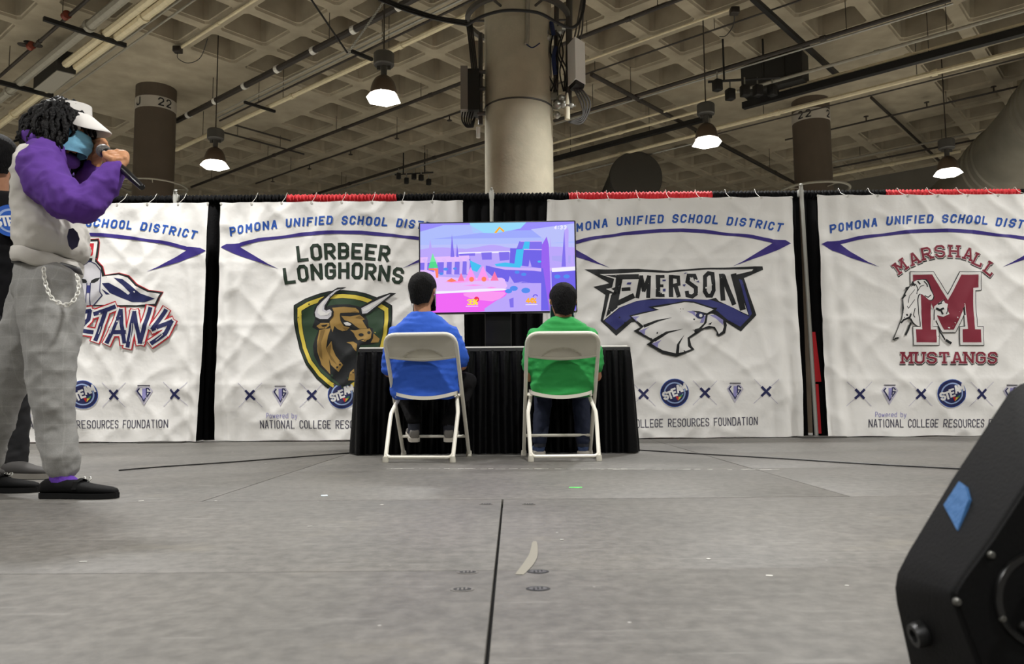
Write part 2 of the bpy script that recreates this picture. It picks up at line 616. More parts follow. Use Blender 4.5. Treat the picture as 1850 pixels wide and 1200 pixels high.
mb.build('ceiling', M_CONC, kind='structure', smooth=0, origin=(0, 0, CEIL))
mb = MB().box((2, 12, CEIL + 1.2), (80, 80, 0.3)); mb.build('ceiling_slab', M_CONC, kind='structure')

# ------------------------------------------------------------------ stroke lettering
def chamfer_glyphs():
    c, e = 0.26, 0.17
    loop = [(c, 0), (1 - c, 0), (1, e), (1, 1 - e), (1 - c, 1), (c, 1), (0, 1 - e), (0, e), (c, 0)]
    G = {}
    G['O'] = [loop]
    G['Q'] = [loop, [(.6, .3), (1, 0)]]
    G['L'] = [[(0, 1), (0, 0), (1, 0)]]
    G['R'] = [[(0, 0), (0, 1), (1 - c, 1), (1, 1 - e), (1, .6), (1 - c, .45), (0, .45)], [(.45, .45), (1, 0)]]
    G['P'] = [[(0, 0), (0, 1), (1 - c, 1), (1, 1 - e), (1, .6), (1 - c, .44), (0, .44)]]
    G['B'] = [[(0, 0), (0, 1), (1 - c, 1), (1, 1 - e), (1, .62), (.84, .52), (0, .52)], [(.84, .52), (1, .42), (1, e), (1 - c, 0), (0, 0)]]
    G['E'] = [[(1, 1), (0, 1), (0, 0), (1, 0)], [(0, .5), (.78, .5)]]
    G['F'] = [[(1, 1), (0, 1), (0, 0)], [(0, .5), (.78, .5)]]
    G['N'] = [[(0, 0), (0, 1), (1, 0), (1, 1)]]
    G['M'] = [[(0, 0), (0, 1), (.5, .35), (1, 1), (1, 0)]]
    G['A'] = [[(0, 0), (.42, 1), (.58, 1), (1, 0)], [(.18, .32), (.82, .32)]]
    G['G'] = [[(1, .78), (1, 1 - e), (1 - c, 1), (c, 1), (0, 1 - e), (0, e), (c, 0), (1 - c, 0), (1, e), (1, .5), (.55, .5)]]
    G['H'] = [[(0, 0), (0, 1)], [(1, 0), (1, 1)], [(0, .5), (1, .5)]]
    G['S'] = [[(1, .78), (1, 1 - e), (1 - c, 1), (c, 1), (0, 1 - e), (0, .63), (c, .53), (1 - c, .47), (1, .37), (1, e), (1 - c, 0), (c, 0), (0, e), (0, .22)]]
    G['U'] = [[(0, 1), (0, e), (c, 0), (1 - c, 0), (1, e), (1, 1)]]
    G['I'] = [[(.5, 0), (.5, 1)]]
    G['D'] = [[(0, 0), (0, 1), (1 - c, 1), (1, 1 - e), (1, e), (1 - c, 0), (0, 0)]]
    G['C'] = [[(1, .78), (1, 1 - e), (1 - c, 1), (c, 1), (0, 1 - e), (0, e), (c, 0), (1 - c, 0), (1, e), (1, .22)]]
    G['T'] = [[(0, 1), (1, 1)], [(.5, 1), (.5, 0)]]
    G['V'] = [[(0, 1), (.5, 0), (1, 1)]]
    G['J'] = [[(1, 1), (1, e), (1 - c, 0), (c, 0), (0, e), (0, .25)]]
    G['2'] = [[(0, .8), (0, 1 - e), (c, 1), (1 - c, 1), (1, 1 - e), (1, .6), (0, 0), (1, 0)]]
    G['3'] = [[(0, .85), (c, 1), (1 - c, 1), (1, 1 - e), (1, .62), (.7, .52), (.4, .52)], [(.7, .52), (1, .42), (1, e), (1 - c, 0), (c, 0), (0, .15)]]
    G['4'] = [[(.75, 0), (.75, 1), (0, .3), (1, .3)]]
    G['5'] = [[(1, 1), (0, 1), (0, .58), (.7, .58), (1, .45), (1, e), (1 - c, 0), (c, 0), (0, .15)]]
    G[':'] = [[(.5, .15), (.5, .3)], [(.5, .65), (.5, .8)]]
    G['%'] = [[(.0, 0), (1, 1)], [(0, .7), (.3, .7), (.3, 1), (0, 1), (0, .7)], [(.7, 0), (1, 0), (1, .3), (.7, .3), (.7, 0)]]
    G['o'] = [[(.2, 0), (.8, 0), (1, .15), (1, .5), (.8, .65), (.2, .65), (0, .5), (0, .15), (.2, 0)]]
    G['w'] = [[(0, .65), (.25, 0), (.5, .5), (.75, 0), (1, .65)]]
    G['e'] = [[(0, .34), (1, .34), (1, .5), (.8, .65), (.2, .65), (0, .5), (0, .15), (.2, 0), (.9, 0)]]
    G['r'] = [[(.1, 0), (.1, .65)], [(.1, .4), (.5, .65), (.9, .6)]]
    G['d'] = [[(1, 1), (1, 0), (.2, 0), (0, .15), (0, .5), (.2, .65), (1, .65)]]
    G['b'] = [[(0, 1), (0, 0), (.8, 0), (1, .15), (1, .5), (.8, .65), (0, .65)]]
    G['y'] = [[(0, .65), (.5, 0)], [(1, .65), (.3, -.3), (0, -.3)]]
    return G
GLYPH = chamfer_glyphs()
WID = {'I': .35, 'M': 1.2, ' ': .75, ':': .4, 'N': 1.05, 'w': 1.2, 'r': .7, '%': 1.1}
def stroke(pts, w, closed=False, ext=0.5):
    """polygons of a thick polyline with mitred corners (2-D)"""
    p = [Vector((a, b)) for a, b in pts]
    if (p[0] - p[-1]).length < 1e-9:
        closed = True; p = p[:-1]
    n = len(p)
    if not closed and ext:
        d = (p[0] - p[1]).normalized(); p[0] = p[0] + d * w * ext
        d = (p[-1] - p[-2]).normalized(); p[-1] = p[-1] + d * w * ext
    segs = []
    for i in range(n if closed else n - 1):
        segs.append((p[i], p[(i + 1) % n]))
    dirs = [(b - a).normalized() for a, b in segs]
    m = len(segs)
    out = []
    def joint(k0, k1, q, end):
        """left and right corners at the joint between segments k0 and k1, for segment k1 (end=0) or k0 (end=1)"""
        d0, d1 = dirs[k0], dirs[k1]
        n0 = Vector((-d0.y, d0.x)); n1 = Vector((-d1.y, d1.x))
        c = d0.dot(d1)
        if c > -0.05:
            mm = (n0 + n1).normalized()
            mm = mm / max(mm.dot(n0), 0.5)
            return q + mm * w / 2, q - mm * w / 2
        dd = d0 if end else -d1
        nn = n0 if end else n1
        e = q + dd * w * 0.30
        return e + nn * w / 2, e - nn * w / 2
    for k in range(m):
        a, b = segs[k]
        nn = Vector((-dirs[k].y, dirs[k].x)) * w / 2
        if k > 0 or closed: l0, r0 = joint((k - 1) % m, k, a, 0)
        else: l0, r0 = a + nn, a - nn
        if k < m - 1 or closed: l1, r1 = joint(k, (k + 1) % m, b, 1)
        else: l1, r1 = b + nn, b - nn
        if (l1 - l0).dot(dirs[k]) < 0: l0, l1 = (l0 + l1) / 2 - dirs[k] * .05, (l0 + l1) / 2 + dirs[k] * .05
        if (r1 - r0).dot(dirs[k]) < 0: r0, r1 = (r0 + r1) / 2 - dirs[k] * .05, (r0 + r1) / 2 + dirs[k] * .05
        out.append([tuple(l0), tuple(l1), tuple(r1), tuple(r0)])
    return out
def glyph_strokes(ch, serif=False):
    g = [list(s) for s in GLYPH[ch]]
    if serif:
        ends = []
        for s in g:
            if s[0] == s[-1]: continue
            for q in (s[0], s[-1]):
                if (abs(q[1]) < 1e-6 or abs(q[1] - 1) < 1e-6) and ch not in 'EFLTZ':
                    ends.append(q)
        if ch == 'N': ends = [(0, 0), (0, 1), (1, 1)]
        if ch == 'M': ends = [(0, 0), (0, 1), (1, 1), (1, 0)]
        if ch == 'A': ends = [(0, 0), (1, 0)]
        if ch == 'T': ends = [(.5, 0)]; g += [[(0, 1), (0, .78)], [(1, 1), (1, .78)]]
        if ch == 'L': ends = [(0, 1), (0, 0)]; g += [[(1, 0), (1, .28)]]
        if ch in 'SGC': ends = []
        for q in ends:
            g.append([(q[0] - .2, q[1]), (q[0] + .2, q[1])])
    return g
def text_layout(txt):
    xs = []; x = 0.0
    for ch in txt:
        w = WID.get(ch, 1.0)
        xs.append((ch, x, w)); x += w + 0.42
    return xs, x - 0.42
def text_polys(txt, place, w, cw, h, serif=False, ext=0.5):
    """place(t) with t in 0..1 along the line gives (x, y, angle); cw, h glyph size; photo-pixel 2-D, y down"""
    xs, tot = text_layout(txt)
    out = []
    for ch, x, wd in xs:
        if ch == ' ': continue
        X, Y, ang, sh = place((x + wd / 2) / tot)
        ca, sa = math.cos(ang), math.sin(ang)
        for s in glyph_strokes(ch, serif):
            q = []
            for gx, gy in s:
                lx = (gx - .5) * cw * min(wd, 1.15) + sh * (gy - .5) * h
                ly = -(gy - .5) * h
                if ch in 'I:': lx = (gx - .5) * cw + sh * (gy - .5) * h
                q.append((X + lx * ca - ly * sa, Y + lx * sa + ly * ca))
            out += stroke(q, w, ext=ext)
    return out
def circle2(cx, cy, r, n=28, a0=0, a1=2 * PI, ry=None):
    ry = ry or r
    return [(cx + r * math.cos(a0 + (a1 - a0) * k / n), cy + ry * math.sin(a0 + (a1 - a0) * k / n)) for k in range(n)]
def smooth2(pts, n=4, closed=True):
    p = [Vector((a, b)) for a, b in pts]
    out = []
    m = len(p)
    for i in range(m if closed else m - 1):
        a, b, c, d = p[(i - 1) % m], p[i], p[(i + 1) % m], p[(i + 2) % m]
        if not closed:
            a = p[max(i - 1, 0)]; d = p[min(i + 2, m - 1)]
        for k in range(n):
            t = k / n
            q = 0.5 * ((2 * b) + (c - a) * t + (2 * a - 5 * b + 4 * c - d) * t * t + (3 * b - a - 3 * c + d) * t ** 3)
            out.append((q.x, q.y))
    if not closed: out.append(tuple(p[-1]))
    return out
class Print:
    """flat inked shapes in photo-pixel coordinates, stacked in layers, laid on a surface"""
    def __init__(s): s.items = []
    def poly(s, pts, m, layer): s.items.append((pts, m, layer)); return s
    def polys(s, lst, m, layer):
        for p in lst: s.items.append((p, m, layer))
        return s
    def mesh(s, to_plane, surf, mats, grid=None, eps0=0.003, eps=0.0011):
        """to_plane((px,py)) -> (x, z); surf(x, z, offset) -> Vector"""
        idx = {m: i for i, m in enumerate(mats)}
        bm = bmesh.new()
        for pts, m, layer in s.items:
            q = [to_plane(p) for p in pts]
            ar = sum(q[i][0] * q[(i + 1) % len(q)][1] - q[(i + 1) % len(q)][0] * q[i][1] for i in range(len(q)))
            if abs(ar) < 1e-9: continue
            if ar > 0: q = q[::-1]
            vs = [bm.verts.new((a, layer, b)) for a, b in q]
            try:
                f_ = bm.faces.new(vs)
                f_.material_index = idx[m]
                f_.normal_update()
            except ValueError:
                pass
        bmesh.ops.triangulate(bm, faces=list(bm.faces), ngon_method='EAR_CLIP')
        if grid:
            gx0, gx1, gz0, gz1, st = grid
            k = math.ceil(gx0 / st)
            while k * st < gx1:
                bmesh.ops.bisect_plane(bm, geom=list(bm.verts) + list(bm.edges) + list(bm.faces), plane_co=(k * st, 0, 0), plane_no=(1, 0, 0)); k += 1
            k = math.ceil(gz0 / st)
            while k * st < gz1:
                bmesh.ops.bisect_plane(bm, geom=list(bm.verts) + list(bm.edges) + list(bm.faces), plane_co=(0, 0, k * st), plane_no=(0, 0, 1)); k += 1
        for v in bm.verts:
            v.co = surf(v.co.x, v.co.z, eps0 + eps * v.co.y)
        bm.normal_update()
        me = bpy.data.meshes.new('print')
        bm.to_mesh(me); bm.free()
        return me
# ------------------------------------------------------------------ columns
def cyl_text(center, R, z, txt, ang_px, h, cw, w, m, parent, name='number'):
    """characters wrapped on a column; ang_px list of photo x for each character"""
    mb_items = []
    bmv = MB()
    for ch, px in zip(txt, ang_px):
        # angle on the column whose projected x is px
        best = min(((abs(project((center.x + R * math.cos(a), center.y + R * math.sin(a), z))[0] - px), a) for a in [math.radians(180 + k * 0.5) for k in range(0, 361)]))[1]
        for s in glyph_strokes(ch):
            for poly in stroke([((gx - .5) * cw, (gy - .5) * h) for gx, gy in s], w):
                vs = []
                for q in poly:
                    a = best + q[0] / R
                    vs.append(Vector((center.x + (R + .004) * math.cos(a), center.y + (R + .004) * math.sin(a), z + q[1])))
                bmv.add(vs, [(0, 1, 2, 3)])
    return bmv.build(name, m, parent=parent)
M_BAND = mat('sign_band_white', (176, 170, 158), 0.7)
M_INK = mat('black_ink', (20, 20, 26), 0.7)
R_COL = 0.435
def column(u, v, m, label, band_z=None, hoop=None):
    c = UV(u, v)
    t = thing('concrete_column', label, 'column', (c.x, c.y, -1.05))
    mb = MB().lathe((c.x, c.y, 0), [(R_COL, -1.05), (R_COL, CEIL)], 48)
    mb.build('shaft', m, parent=t)
    if band_z:
        mb = MB().lathe((c.x, c.y, 0), [(R_COL + .002, band_z - .15), (R_COL + .003, band_z - .148), (R_COL + .003, band_z + .148), (R_COL + .002, band_z + .15)], 48)
        mb.build('sign_band', M_BAND, parent=t)
    if hoop:
        r, z = hoop
        mb = MB().tube([(c.x + r * math.cos(2 * PI * k / 40), c.y + r * math.sin(2 * PI * k / 40), z) for k in range(40)], 0.022, 8, closed=True)
        for k in range(4):
            a = 2 * PI * k / 4 + .4
            mb.tube([(c.x + (R_COL - .01) * math.cos(a), c.y + (R_COL - .01) * math.sin(a), z), (c.x + r * math.cos(a), c.y + r * math.sin(a), z)], 0.012, 6)
        mb.build('hoop', M_GREYPIPE, parent=t)
    return t, c
tj, cj = column(6.5, 14, M_TAUPE, 'brown round concrete column with white number band near the ceiling, behind the man with the microphone', band_z=0, hoop=None)
for o in [o for o in tj.children]: bpy.data.objects.remove(o)
bz = P(280, 181, cj.y - R_COL).z
MB().lathe((cj.x, cj.y, 0), [(R_COL, -1.05), (R_COL, CEIL)], 48).build('shaft', M_TAUPE, parent=tj)
MB().lathe((cj.x, cj.y, 0), [(R_COL + .001, bz - .13), (R_COL + .006, bz - .128), (R_COL + .006, bz + .128), (R_COL + .001, bz + .13)], 48).build('sign_band', M_BAND, parent=tj)
cyl_text(cj, R_COL + .011, bz, 'J22', [250, 291, 305], 0.16, 0.10, 0.03, M_INK, tj)
hz = P(300, 322, cj.y - .7).z
mb = MB().tube([(cj.x + .72 * math.cos(2 * PI * k / 40), cj.y + .72 * math.sin(2 * PI * k / 40), hz) for k in range(40)], 0.02, 8, closed=True)
for k in range(4):
    a = 2 * PI * k / 4 + .4
    mb.tube([(cj.x + (R_COL - .01) * math.cos(a), cj.y + (R_COL - .01) * math.sin(a), hz), (cj.x + .72 * math.cos(a), cj.y + .72 * math.sin(a), hz)], 0.012, 6)
mb.build('hoop', M_GREYPIPE, parent=tj)
# right-hand column
cr_ = UV(15.5, 5)
tr = thing('concrete_column', 'brown round concrete column behind the gap between the two banners on the right', 'column', (cr_.x, cr_.y, -1.05))
MB().lathe((cr_.x, cr_.y, 0), [(R_COL, -1.05), (R_COL, CEIL)], 48).build('shaft', M_TAUPE, parent=tr)
bz2 = P(1468, 203, cr_.y - R_COL).z
MB().lathe((cr_.x, cr_.y, 0), [(R_COL + .001, bz2 - .13), (R_COL + .006, bz2 - .128), (R_COL + .006, bz2 + .128), (R_COL + .001, bz2 + .13)], 48).build('sign_band', M_BAND, parent=tr)
cyl_text(cr_, R_COL + .011, bz2, '222', [1446, 1460, 1496], 0.16, 0.10, 0.03, M_INK, tr)
hz2 = P(1475, 330, cr_.y - .7).z
mb = MB().tube([(cr_.x + .8 * math.cos(2 * PI * k / 40), cr_.y + .8 * math.sin(2 * PI * k / 40), hz2) for k in range(40)], 0.03, 8, closed=True)
for k in range(4):
    a = 2 * PI * k / 4 + .4
    mb.tube([(cr_.x + (R_COL - .01) * math.cos(a), cr_.y + (R_COL - .01) * math.sin(a), hz2), (cr_.x + .8 * math.cos(a), cr_.y + .8 * math.sin(a), hz2)], 0.012, 6)
mb.build('hoop', M_GREYPIPE, parent=tr)
# main column with band, ring and equipment
cm = UV(6.5, 5)
R_MAIN = 59.5 / FPX * (cm.y * 1.06)
tm = thing('concrete_column', 'thick bare concrete column rising behind the television, hung with antenna boxes', 'column', (cm.x, cm.y, -1.05))
MB().lathe((cm.x, cm.y, 0), [(R_MAIN, -1.05), (R_MAIN, CEIL)], 64).build('shaft', M_COLUMN, parent=tm)
def col_z(py): return P(936, py, cm.y - R_MAIN).z
zb = col_z(176)
MB().lathe((cm.x, cm.y, 0), [(R_MAIN, zb - .012), (R_MAIN + .008, zb - .01), (R_MAIN + .008, zb + .01), (R_MAIN, zb + .012)], 64).build('steel_band', M_DARKGREY, parent=tm)
zr = col_z(6)
mb = MB().lathe((cm.x, cm.y, 0), [(R_MAIN + .20, zr - .03), (R_MAIN + .26, zr - .03), (R_MAIN + .26, zr + .03), (R_MAIN + .20, zr + .03), (R_MAIN + .20, zr - .03)], 56, cap=False)
for k in range(6):
    a = 2 * PI * k / 6
    mb.tube([(cm.x + (R_MAIN - .01) * math.cos(a), cm.y + (R_MAIN - .01) * math.sin(a), zr), (cm.x + (R_MAIN + .22) * math.cos(a), cm.y + (R_MAIN + .22) * math.sin(a), zr)], .018, 6)
mb.build('ring', M_DARKGREY, parent=tm)
def on_main(px, py, r):
    """point at radius r around the main column facing photo pixel px,py"""
    best = None
    for k in range(0, 361):
        a = math.radians(160 + k * (220 / 360))
        q = Vector((cm.x + r * math.cos(a), cm.y + r * math.sin(a), 0))
        d = abs(q.x - P(px, py, q.y).x)
        if best is None or d < best[0]: best = (d, q)
    q = best[1]; q.z = P(px, py, q.y).z
    return q
mb = MB()
mb.tube([on_main(954, 0, R_MAIN + .03), on_main(953, 68, R_MAIN + .03), on_main(951, 80, R_MAIN + .03)], [.028, .028, .03], 10)
mb.build('conduit', M_GREYPIPE, parent=tm)
mb = MB()
mb.tube(spline([on_main(951, 80, R_MAIN + .03), on_main(962, 86, R_MAIN + .05), on_main(975, 78, R_MAIN + .06)], 5), .008, 6)
mb.build('cable', mat('blue_cable', (26, 42, 84), 0.5), parent=tm)
# antenna mast right of the column with clamps and cables
def mast(px, y0, y1, r, D, m, parent, name):
    a = P(px, y0, D); b = P(px, y1, D)
    b.x = a.x
    MB().tube([a, b], r, 10).build(name, m, parent=parent)
ta = thing('antenna_mast', 'dark steel mast with clamps and cables bolted to the right side of the bare column', 'antenna', P(1017, 200, cm.y - .1))
Dm = cm.y - .12
mb = MB()
for px in (1006, 1029): mb.tube([P(px, -60, Dm), P(px - 2, 196, Dm)], .035 if px < 1020 else .045, 10)
mb.build('pole', M_DARKGREY, parent=ta)
mb = MB()
for py in (50, 175):
    a = P(996, py, Dm); b = P(1032, py, Dm)
    mb = MB()
    mb.tube([a, b], .025, 8)
    mb.box(P(1000, py, Dm), (.09, .08, .10), bevel=.01); mb.box(P(1010, py + 5, Dm), (.07, .09, .08), bevel=.01)
    mb.build('clamp', M_GALV, parent=ta)
random.seed(3)
for k in range(7):
    x = 990 + k * 5
    MB().tube(spline([P(x, 60 + random.uniform(-8, 8), Dm - .05), P(x + random.uniform(-10, 10), 95, Dm - .09), P(x + random.uniform(-6, 8), 130, Dm - .07), P(x + random.uniform(-14, 16), 165, Dm - .06)], 5), .011, 6).build('cable', M_BLACK, parent=ta)
mb = MB()
mb.tube(spline([P(1004, 85, Dm - .08), P(1000, 105, Dm - .11), P(1003, 135, Dm - .08)], 5), .03, 6)
mb.build('cable_bundle', mat('blue_cable', (26, 42, 84), 0.5), parent=ta)
mb = MB().tube(spline([P(996, 40, Dm - .07), P(1000, 62, Dm - .1)], 5), .03, 6)
mb.build('cable_bundle', mat('blue_cable', (26, 42, 84), 0.5), parent=ta)
mb = MB()
for x, y, s in ((1018, 187, .05), (1007, 190, .06), (1014, 178, .05), (984, 60, .06), (990, 68, .05), (1006, 208, .05)):
    MB().ball(P(x, y, Dm - .08), s, 8).build('connector', M_GALV, parent=ta)
# white radio box, right
tb = thing('radio_box', 'tall white radio equipment box on the mast right of the bare column', 'equipment box', P(1045, 160, Dm))
a = [P(1026, 150, Dm - .1), P(1040, 148, Dm - .34), P(1058, 160, Dm - .16), P(1046, 158, Dm + .08)]
zt = P(1040, 66, Dm - .34).z; zbx = P(1040, 142, Dm - .34).z
lo = [Vector((q.x, q.y, zbx)) for q in a]; hi = [Vector((q.x, q.y, zt)) for q in a]
MB().loftpoly(lo, hi).build('housing', mat('radio_white', (240, 240, 236), .4), parent=tb)
cx_ = sum((q.x for q in a)) / 4; cy_ = sum((q.y for q in a)) / 4
MB().loftpoly([Vector((cx_ + (q.x - cx_) * .8, cy_ + (q.y - cy_) * .8, zbx - .05)) for q in a], [Vector((cx_ + (q.x - cx_) * .9, cy_ + (q.y - cy_) * .9, zbx)) for q in a]).build('connector_plate', M_BLACK, parent=tb)
mb = MB()
for k in range(4):
    MB().tube(spline([Vector((cx_ + .03 * k - .05, cy_, zbx - .03)), Vector((cx_ + .05 + .04 * k, cy_, zbx - .25)), Vector((cx_ + .06, cy_, zbx - .42 - .03 * k)), Vector((cx_ - .12, cy_, zbx - .5))], 6), .012, 6).build('cable', M_DARKGREY, parent=tb)
for k in range(3):
    MB().tube(spline([Vector((cx_ + .03 * k - .05, cy_, zt - .01)), Vector((cx_ + .04 * k, cy_, zt + .2)), Vector((cx_ + .10, cy_, zt + .75))], 6), .012, 6).build('cable', M_DARKGREY, parent=tb)
ts = thing('antenna_stub', 'short cream antenna stub below the white radio box', 'antenna', P(1025, 215, Dm - .1))
mb = MB().tube([P(1025, 216, Dm - .2), P(1025, 194, Dm - .2)], .035, 12)
mb.tube([P(1025, 190, Dm - .2), P(1025, 168, Dm - .2)], [.032, .010], 12)
mb.build('rod', mat('cream_plastic', (222, 216, 190), 0.5), parent=ts)
mb = MB()
for s in (-1, 1): mb.box(P(1025 + 7 * s, 191, Dm - .2), (.06, .05, .05), bevel=.008)
mb.tube([P(1012, 191, Dm - .2), P(1040, 191, Dm - .2)], .015, 8)
mb.build('clamp', M_GALV, parent=ts)
# dark radio box, left
tl = thing('radio_box', 'dark radio equipment box with grey side panel left of the bare column', 'equipment box', P(848, 200, Dm))
c = P(854, 166, cm.y - .3)
zt = P(850, 126, cm.y - .3).z; zbx = P(850, 200, cm.y - .3).z
def bx(x0, x1, D0, D1, py): return [P(x0, py, D0), P(x1, py, D0), P(x1 + 1, py, D1), P(x0 + 1, py, D1)]
q = bx(845, 866, cm.y - .34, cm.y - .02, 166)
MB().loftpoly([Vector((p.x, p.y, zbx)) for p in q], [Vector((p.x, p.y, zt)) for p in q]).build('housing', M_BLACK, parent=tl)
q = bx(832, 845, cm.y - .36, cm.y - .06, 166)
MB().loftpoly([Vector((p.x, p.y, zbx)) for p in q], [Vector((p.x, p.y, zt + .03)) for p in q]).build('side_panel', mat('grey_panel', (126, 122, 114), 0.5), parent=tl)
mb = MB()
for k in range(5):
    MB().tube(spline([P(836 + 5 * k, 200, cm.y - .25), P(835 + 4 * k, 218, cm.y - .25), P(846 + 2 * k, 230, cm.y - .25), P(858, 212, cm.y - .22)], 5), .011, 6).build('cable', M_BLACK, parent=tl)
for k in range(4):
    MB().tube(spline([P(843 + 3 * k, 40, cm.y - .25), P(848 + 3 * k, 80, cm.y - .3), P(853 + 3 * k, 127, cm.y - .25)], 5), .012, 6).build('cable', M_BLACK, parent=tl)
mb = MB()
for y in (130, 160, 205): mb.tube([P(862, y, cm.y - .2), P(877, y, cm.y - .2)], .03, 8)
mb.tube([P(868, 60, cm.y - .15), P(868, 225, cm.y - .15)], .03, 8)
mb.build('bracket', M_DARKGREY, parent=tl)
mb = MB().tube([P(864, 249, cm.y - .2), P(864, 230, cm.y - .2)], .028, 10)
mb.build('antenna_rod', M_WHITEMET, parent=tl)
# black cable ring draped round the head of the column
mb = MB()
loop = [P(843, 46, cm.y - .6), P(870, 30, cm.y - .72), P(905, 20, cm.y - .78), P(940, 19, cm.y - .8), P(975, 24, cm.y - .78), P(1005, 40, cm.y - .7), P(1030, 50, cm.y - .6), P(1046, 40, cm.y - .5), P(1055, 10, cm.y - .45), P(1057, -30, cm.y - .4)]
mb.tube(spline(loop, 6), .02, 8)
mb.build('cable_loop', mat('black_cable', (18, 18, 20), 0.5), label='thick black cable looped round the head of the bare column', cat='cable')

# ------------------------------------------------------------------ high-bay lamps in view
M_LENS = emis('lamp_lens', (255, 250, 238), 9.0)
lab = ['hanging high-bay lamp second from left, nearest to the brown number-banded column', 'hanging high-bay lamp left of the bare column, largest and highest in view',
       'hanging high-bay lamp right of the bare column, over the eagle banner', 'hanging high-bay lamp far right beside the big round duct']
lab[0] = 'leftmost hanging high-bay lamp, right beside the brown number-banded column'
for i in range(N_SEEN):
    q = lamp_points[i]
    t = thing('high_bay_lamp', lab[i], 'lamp', (q.x, q.y, LAMP_Z - .02), group=None)
    O = Vector((q.x, q.y, LAMP_Z))
    MB().tube([O + Vector((0, 0, .78)), Vector((q.x, q.y, CEIL + (.94 if i != 2 else .01)))], .012, 8).build('stem', M_DARKPIPE, parent=t)
    MB().lathe(O, [(.02, .80), (.15, .79), (.165, .77), (.165, .60), (.15, .58), (.02, .575)], 20).build('ballast_box', M_DARKGREY, parent=t)
    mb = MB().lathe(O, [(.05, .60), (.05, .36)], 14)
    for s in (-1, 1): mb.box(O + Vector((.085 * s, 0, .555)), (.05, .03, .07), rot=0)
    mb.build('neck', M_DARKGREY, parent=t)
    MB().lathe(O, [(.05, .42), (.09, .40), (.14, .36), (.18, .29), (.205, .20), (.215, .11), (.20, .11), (.185, .20), (.16, .28), (.12, .34), (.05, .37)], 24).build('reflector', M_BROWNMET, parent=t)
    # faceted lens skirt
    mb = MB().lathe(O, [(.215, .115), (.285, .02), (.24, 0.0), (.0005, -.004)], 6, rot=Matrix.Rotation(.5, 3, 'Z'), cap=False)
    mb.build('lens', M_LENS, parent=t, smooth=0)

# ------------------------------------------------------------------ pipe and drape
D_BAN = 7.28
D_BAR = 7.46
Z_BAR = P(925, 356, D_BAR).z
M_DRAPE = mat('black_drape_cloth', (8, 8, 9), 0.9, spec=0.2, bump=0.2, bscale=60)
M_REDDRAPE = mat('red_drape_cloth', (205, 30, 40), 0.75, sheen=0.2, bump=0.2, bscale=60)
M_POLE = mat('pole_aluminium', (196, 196, 188), 0.4, metal=0.25)
def drape(px0, px1, m, label, seed, Dp=D_BAR, z0=0.012, gap=None):
    x0 = P(px0, 356, Dp).x; x1 = P(px1, 356, Dp).x
    if gap: x0, x1 = gap
    t = thing('drape_curtain', label, 'curtain', ((x0 + x1) / 2, Dp, 0))
    rnd = random.Random(seed)
    nx = int((x1 - x0) / .012) + 2
    vs = []; fs = []
    zs = [Z_BAR - .025, Z_BAR - .06, Z_BAR - .15, Z_BAR - .5, 1.5, 1.0, .5, .2, z0]
    for k, z in enumerate(zs):
        for i in range(nx):
            x = x0 + (x1 - x0) * i / (nx - 1)
            ph = x * 2 * PI / .115 + 1.1 * math.sin(x * 7.3 + seed) + .9 * noise.noise(Vector((x * 3, z * .6, seed)))
            amp = [.008, .014, .022, .028, .03, .03, .03, .03, .03][k]
            vs.append((x + .012 * math.cos(ph), Dp + amp * math.sin(ph) + .012, z))
    for k in range(len(zs) - 1):
        for i in range(nx - 1):
            fs.append((k * nx + i, k * nx + i + 1, (k + 1) * nx + i + 1, (k + 1) * nx + i))
    MB().add(vs, fs).build('cloth', m, parent=t, smooth=180)
    vs = []; fs = []
    n2 = int((x1 - x0) / .008) + 2; sg = 12
    for i in range(n2):
        x = x0 + (x1 - x0) * i / (n2 - 1)
        r = .036 + .007 * math.sin(x * 2 * PI / .035 + 2 * math.sin(x * 9 + seed)) + .004 * noise.noise(Vector((x * 30, seed, 0)))
        for k in range(sg):
            w = 2 * PI * k / sg
            vs.append((x + .004 * math.sin(w * 2 + x * 90), Dp + r * math.cos(w), Z_BAR + r * 1.05 * math.sin(w)))
    for i in range(n2 - 1):
        for k in range(sg):
            l = (k + 1) % sg
            fs.append((i * sg + k, i * sg + l, (i + 1) * sg + l, (i + 1) * sg + k))
    MB().add(vs, fs).build('pole_sleeve', m, parent=t, smooth=60)
    return t
drape(-200, 60, M_DRAPE, 'black drape panel at the far left behind the two standing people', 1)
drape(60, 195, M_REDDRAPE, 'red drape panel mostly hidden behind the man in purple sleeves', 2)
drape(195, 318, M_DRAPE, 'black drape panel behind the top right corner of the spartan banner', 3)
drape(320, 519, M_DRAPE, 'black drape panel behind the left half of the bull banner', 4)
drape(519, 717, M_REDDRAPE, 'red drape panel behind the bull banner', 5)
drape(717, 887, M_DRAPE, 'black drape panel left of the white pole behind the television', 6)
drape(889, 1027, M_DRAPE, 'black drape panel right of the white pole behind the television', 7)
drape(1027, 1285, M_REDDRAPE, 'red drape panel behind the eagle banner', 8)
drape(1285, 1446, M_DRAPE, 'black drape panel behind the right edge of the eagle banner', 9)
drape(1450, 1597, M_DRAPE, 'black drape panel behind the left edge of the mustang banner', 10)
drape(1597, 1840, M_REDDRAPE, 'red drape panel behind the mustang banner', 11)
drape(1840, 2060, M_DRAPE, 'black drape panel at the far right edge', 12)
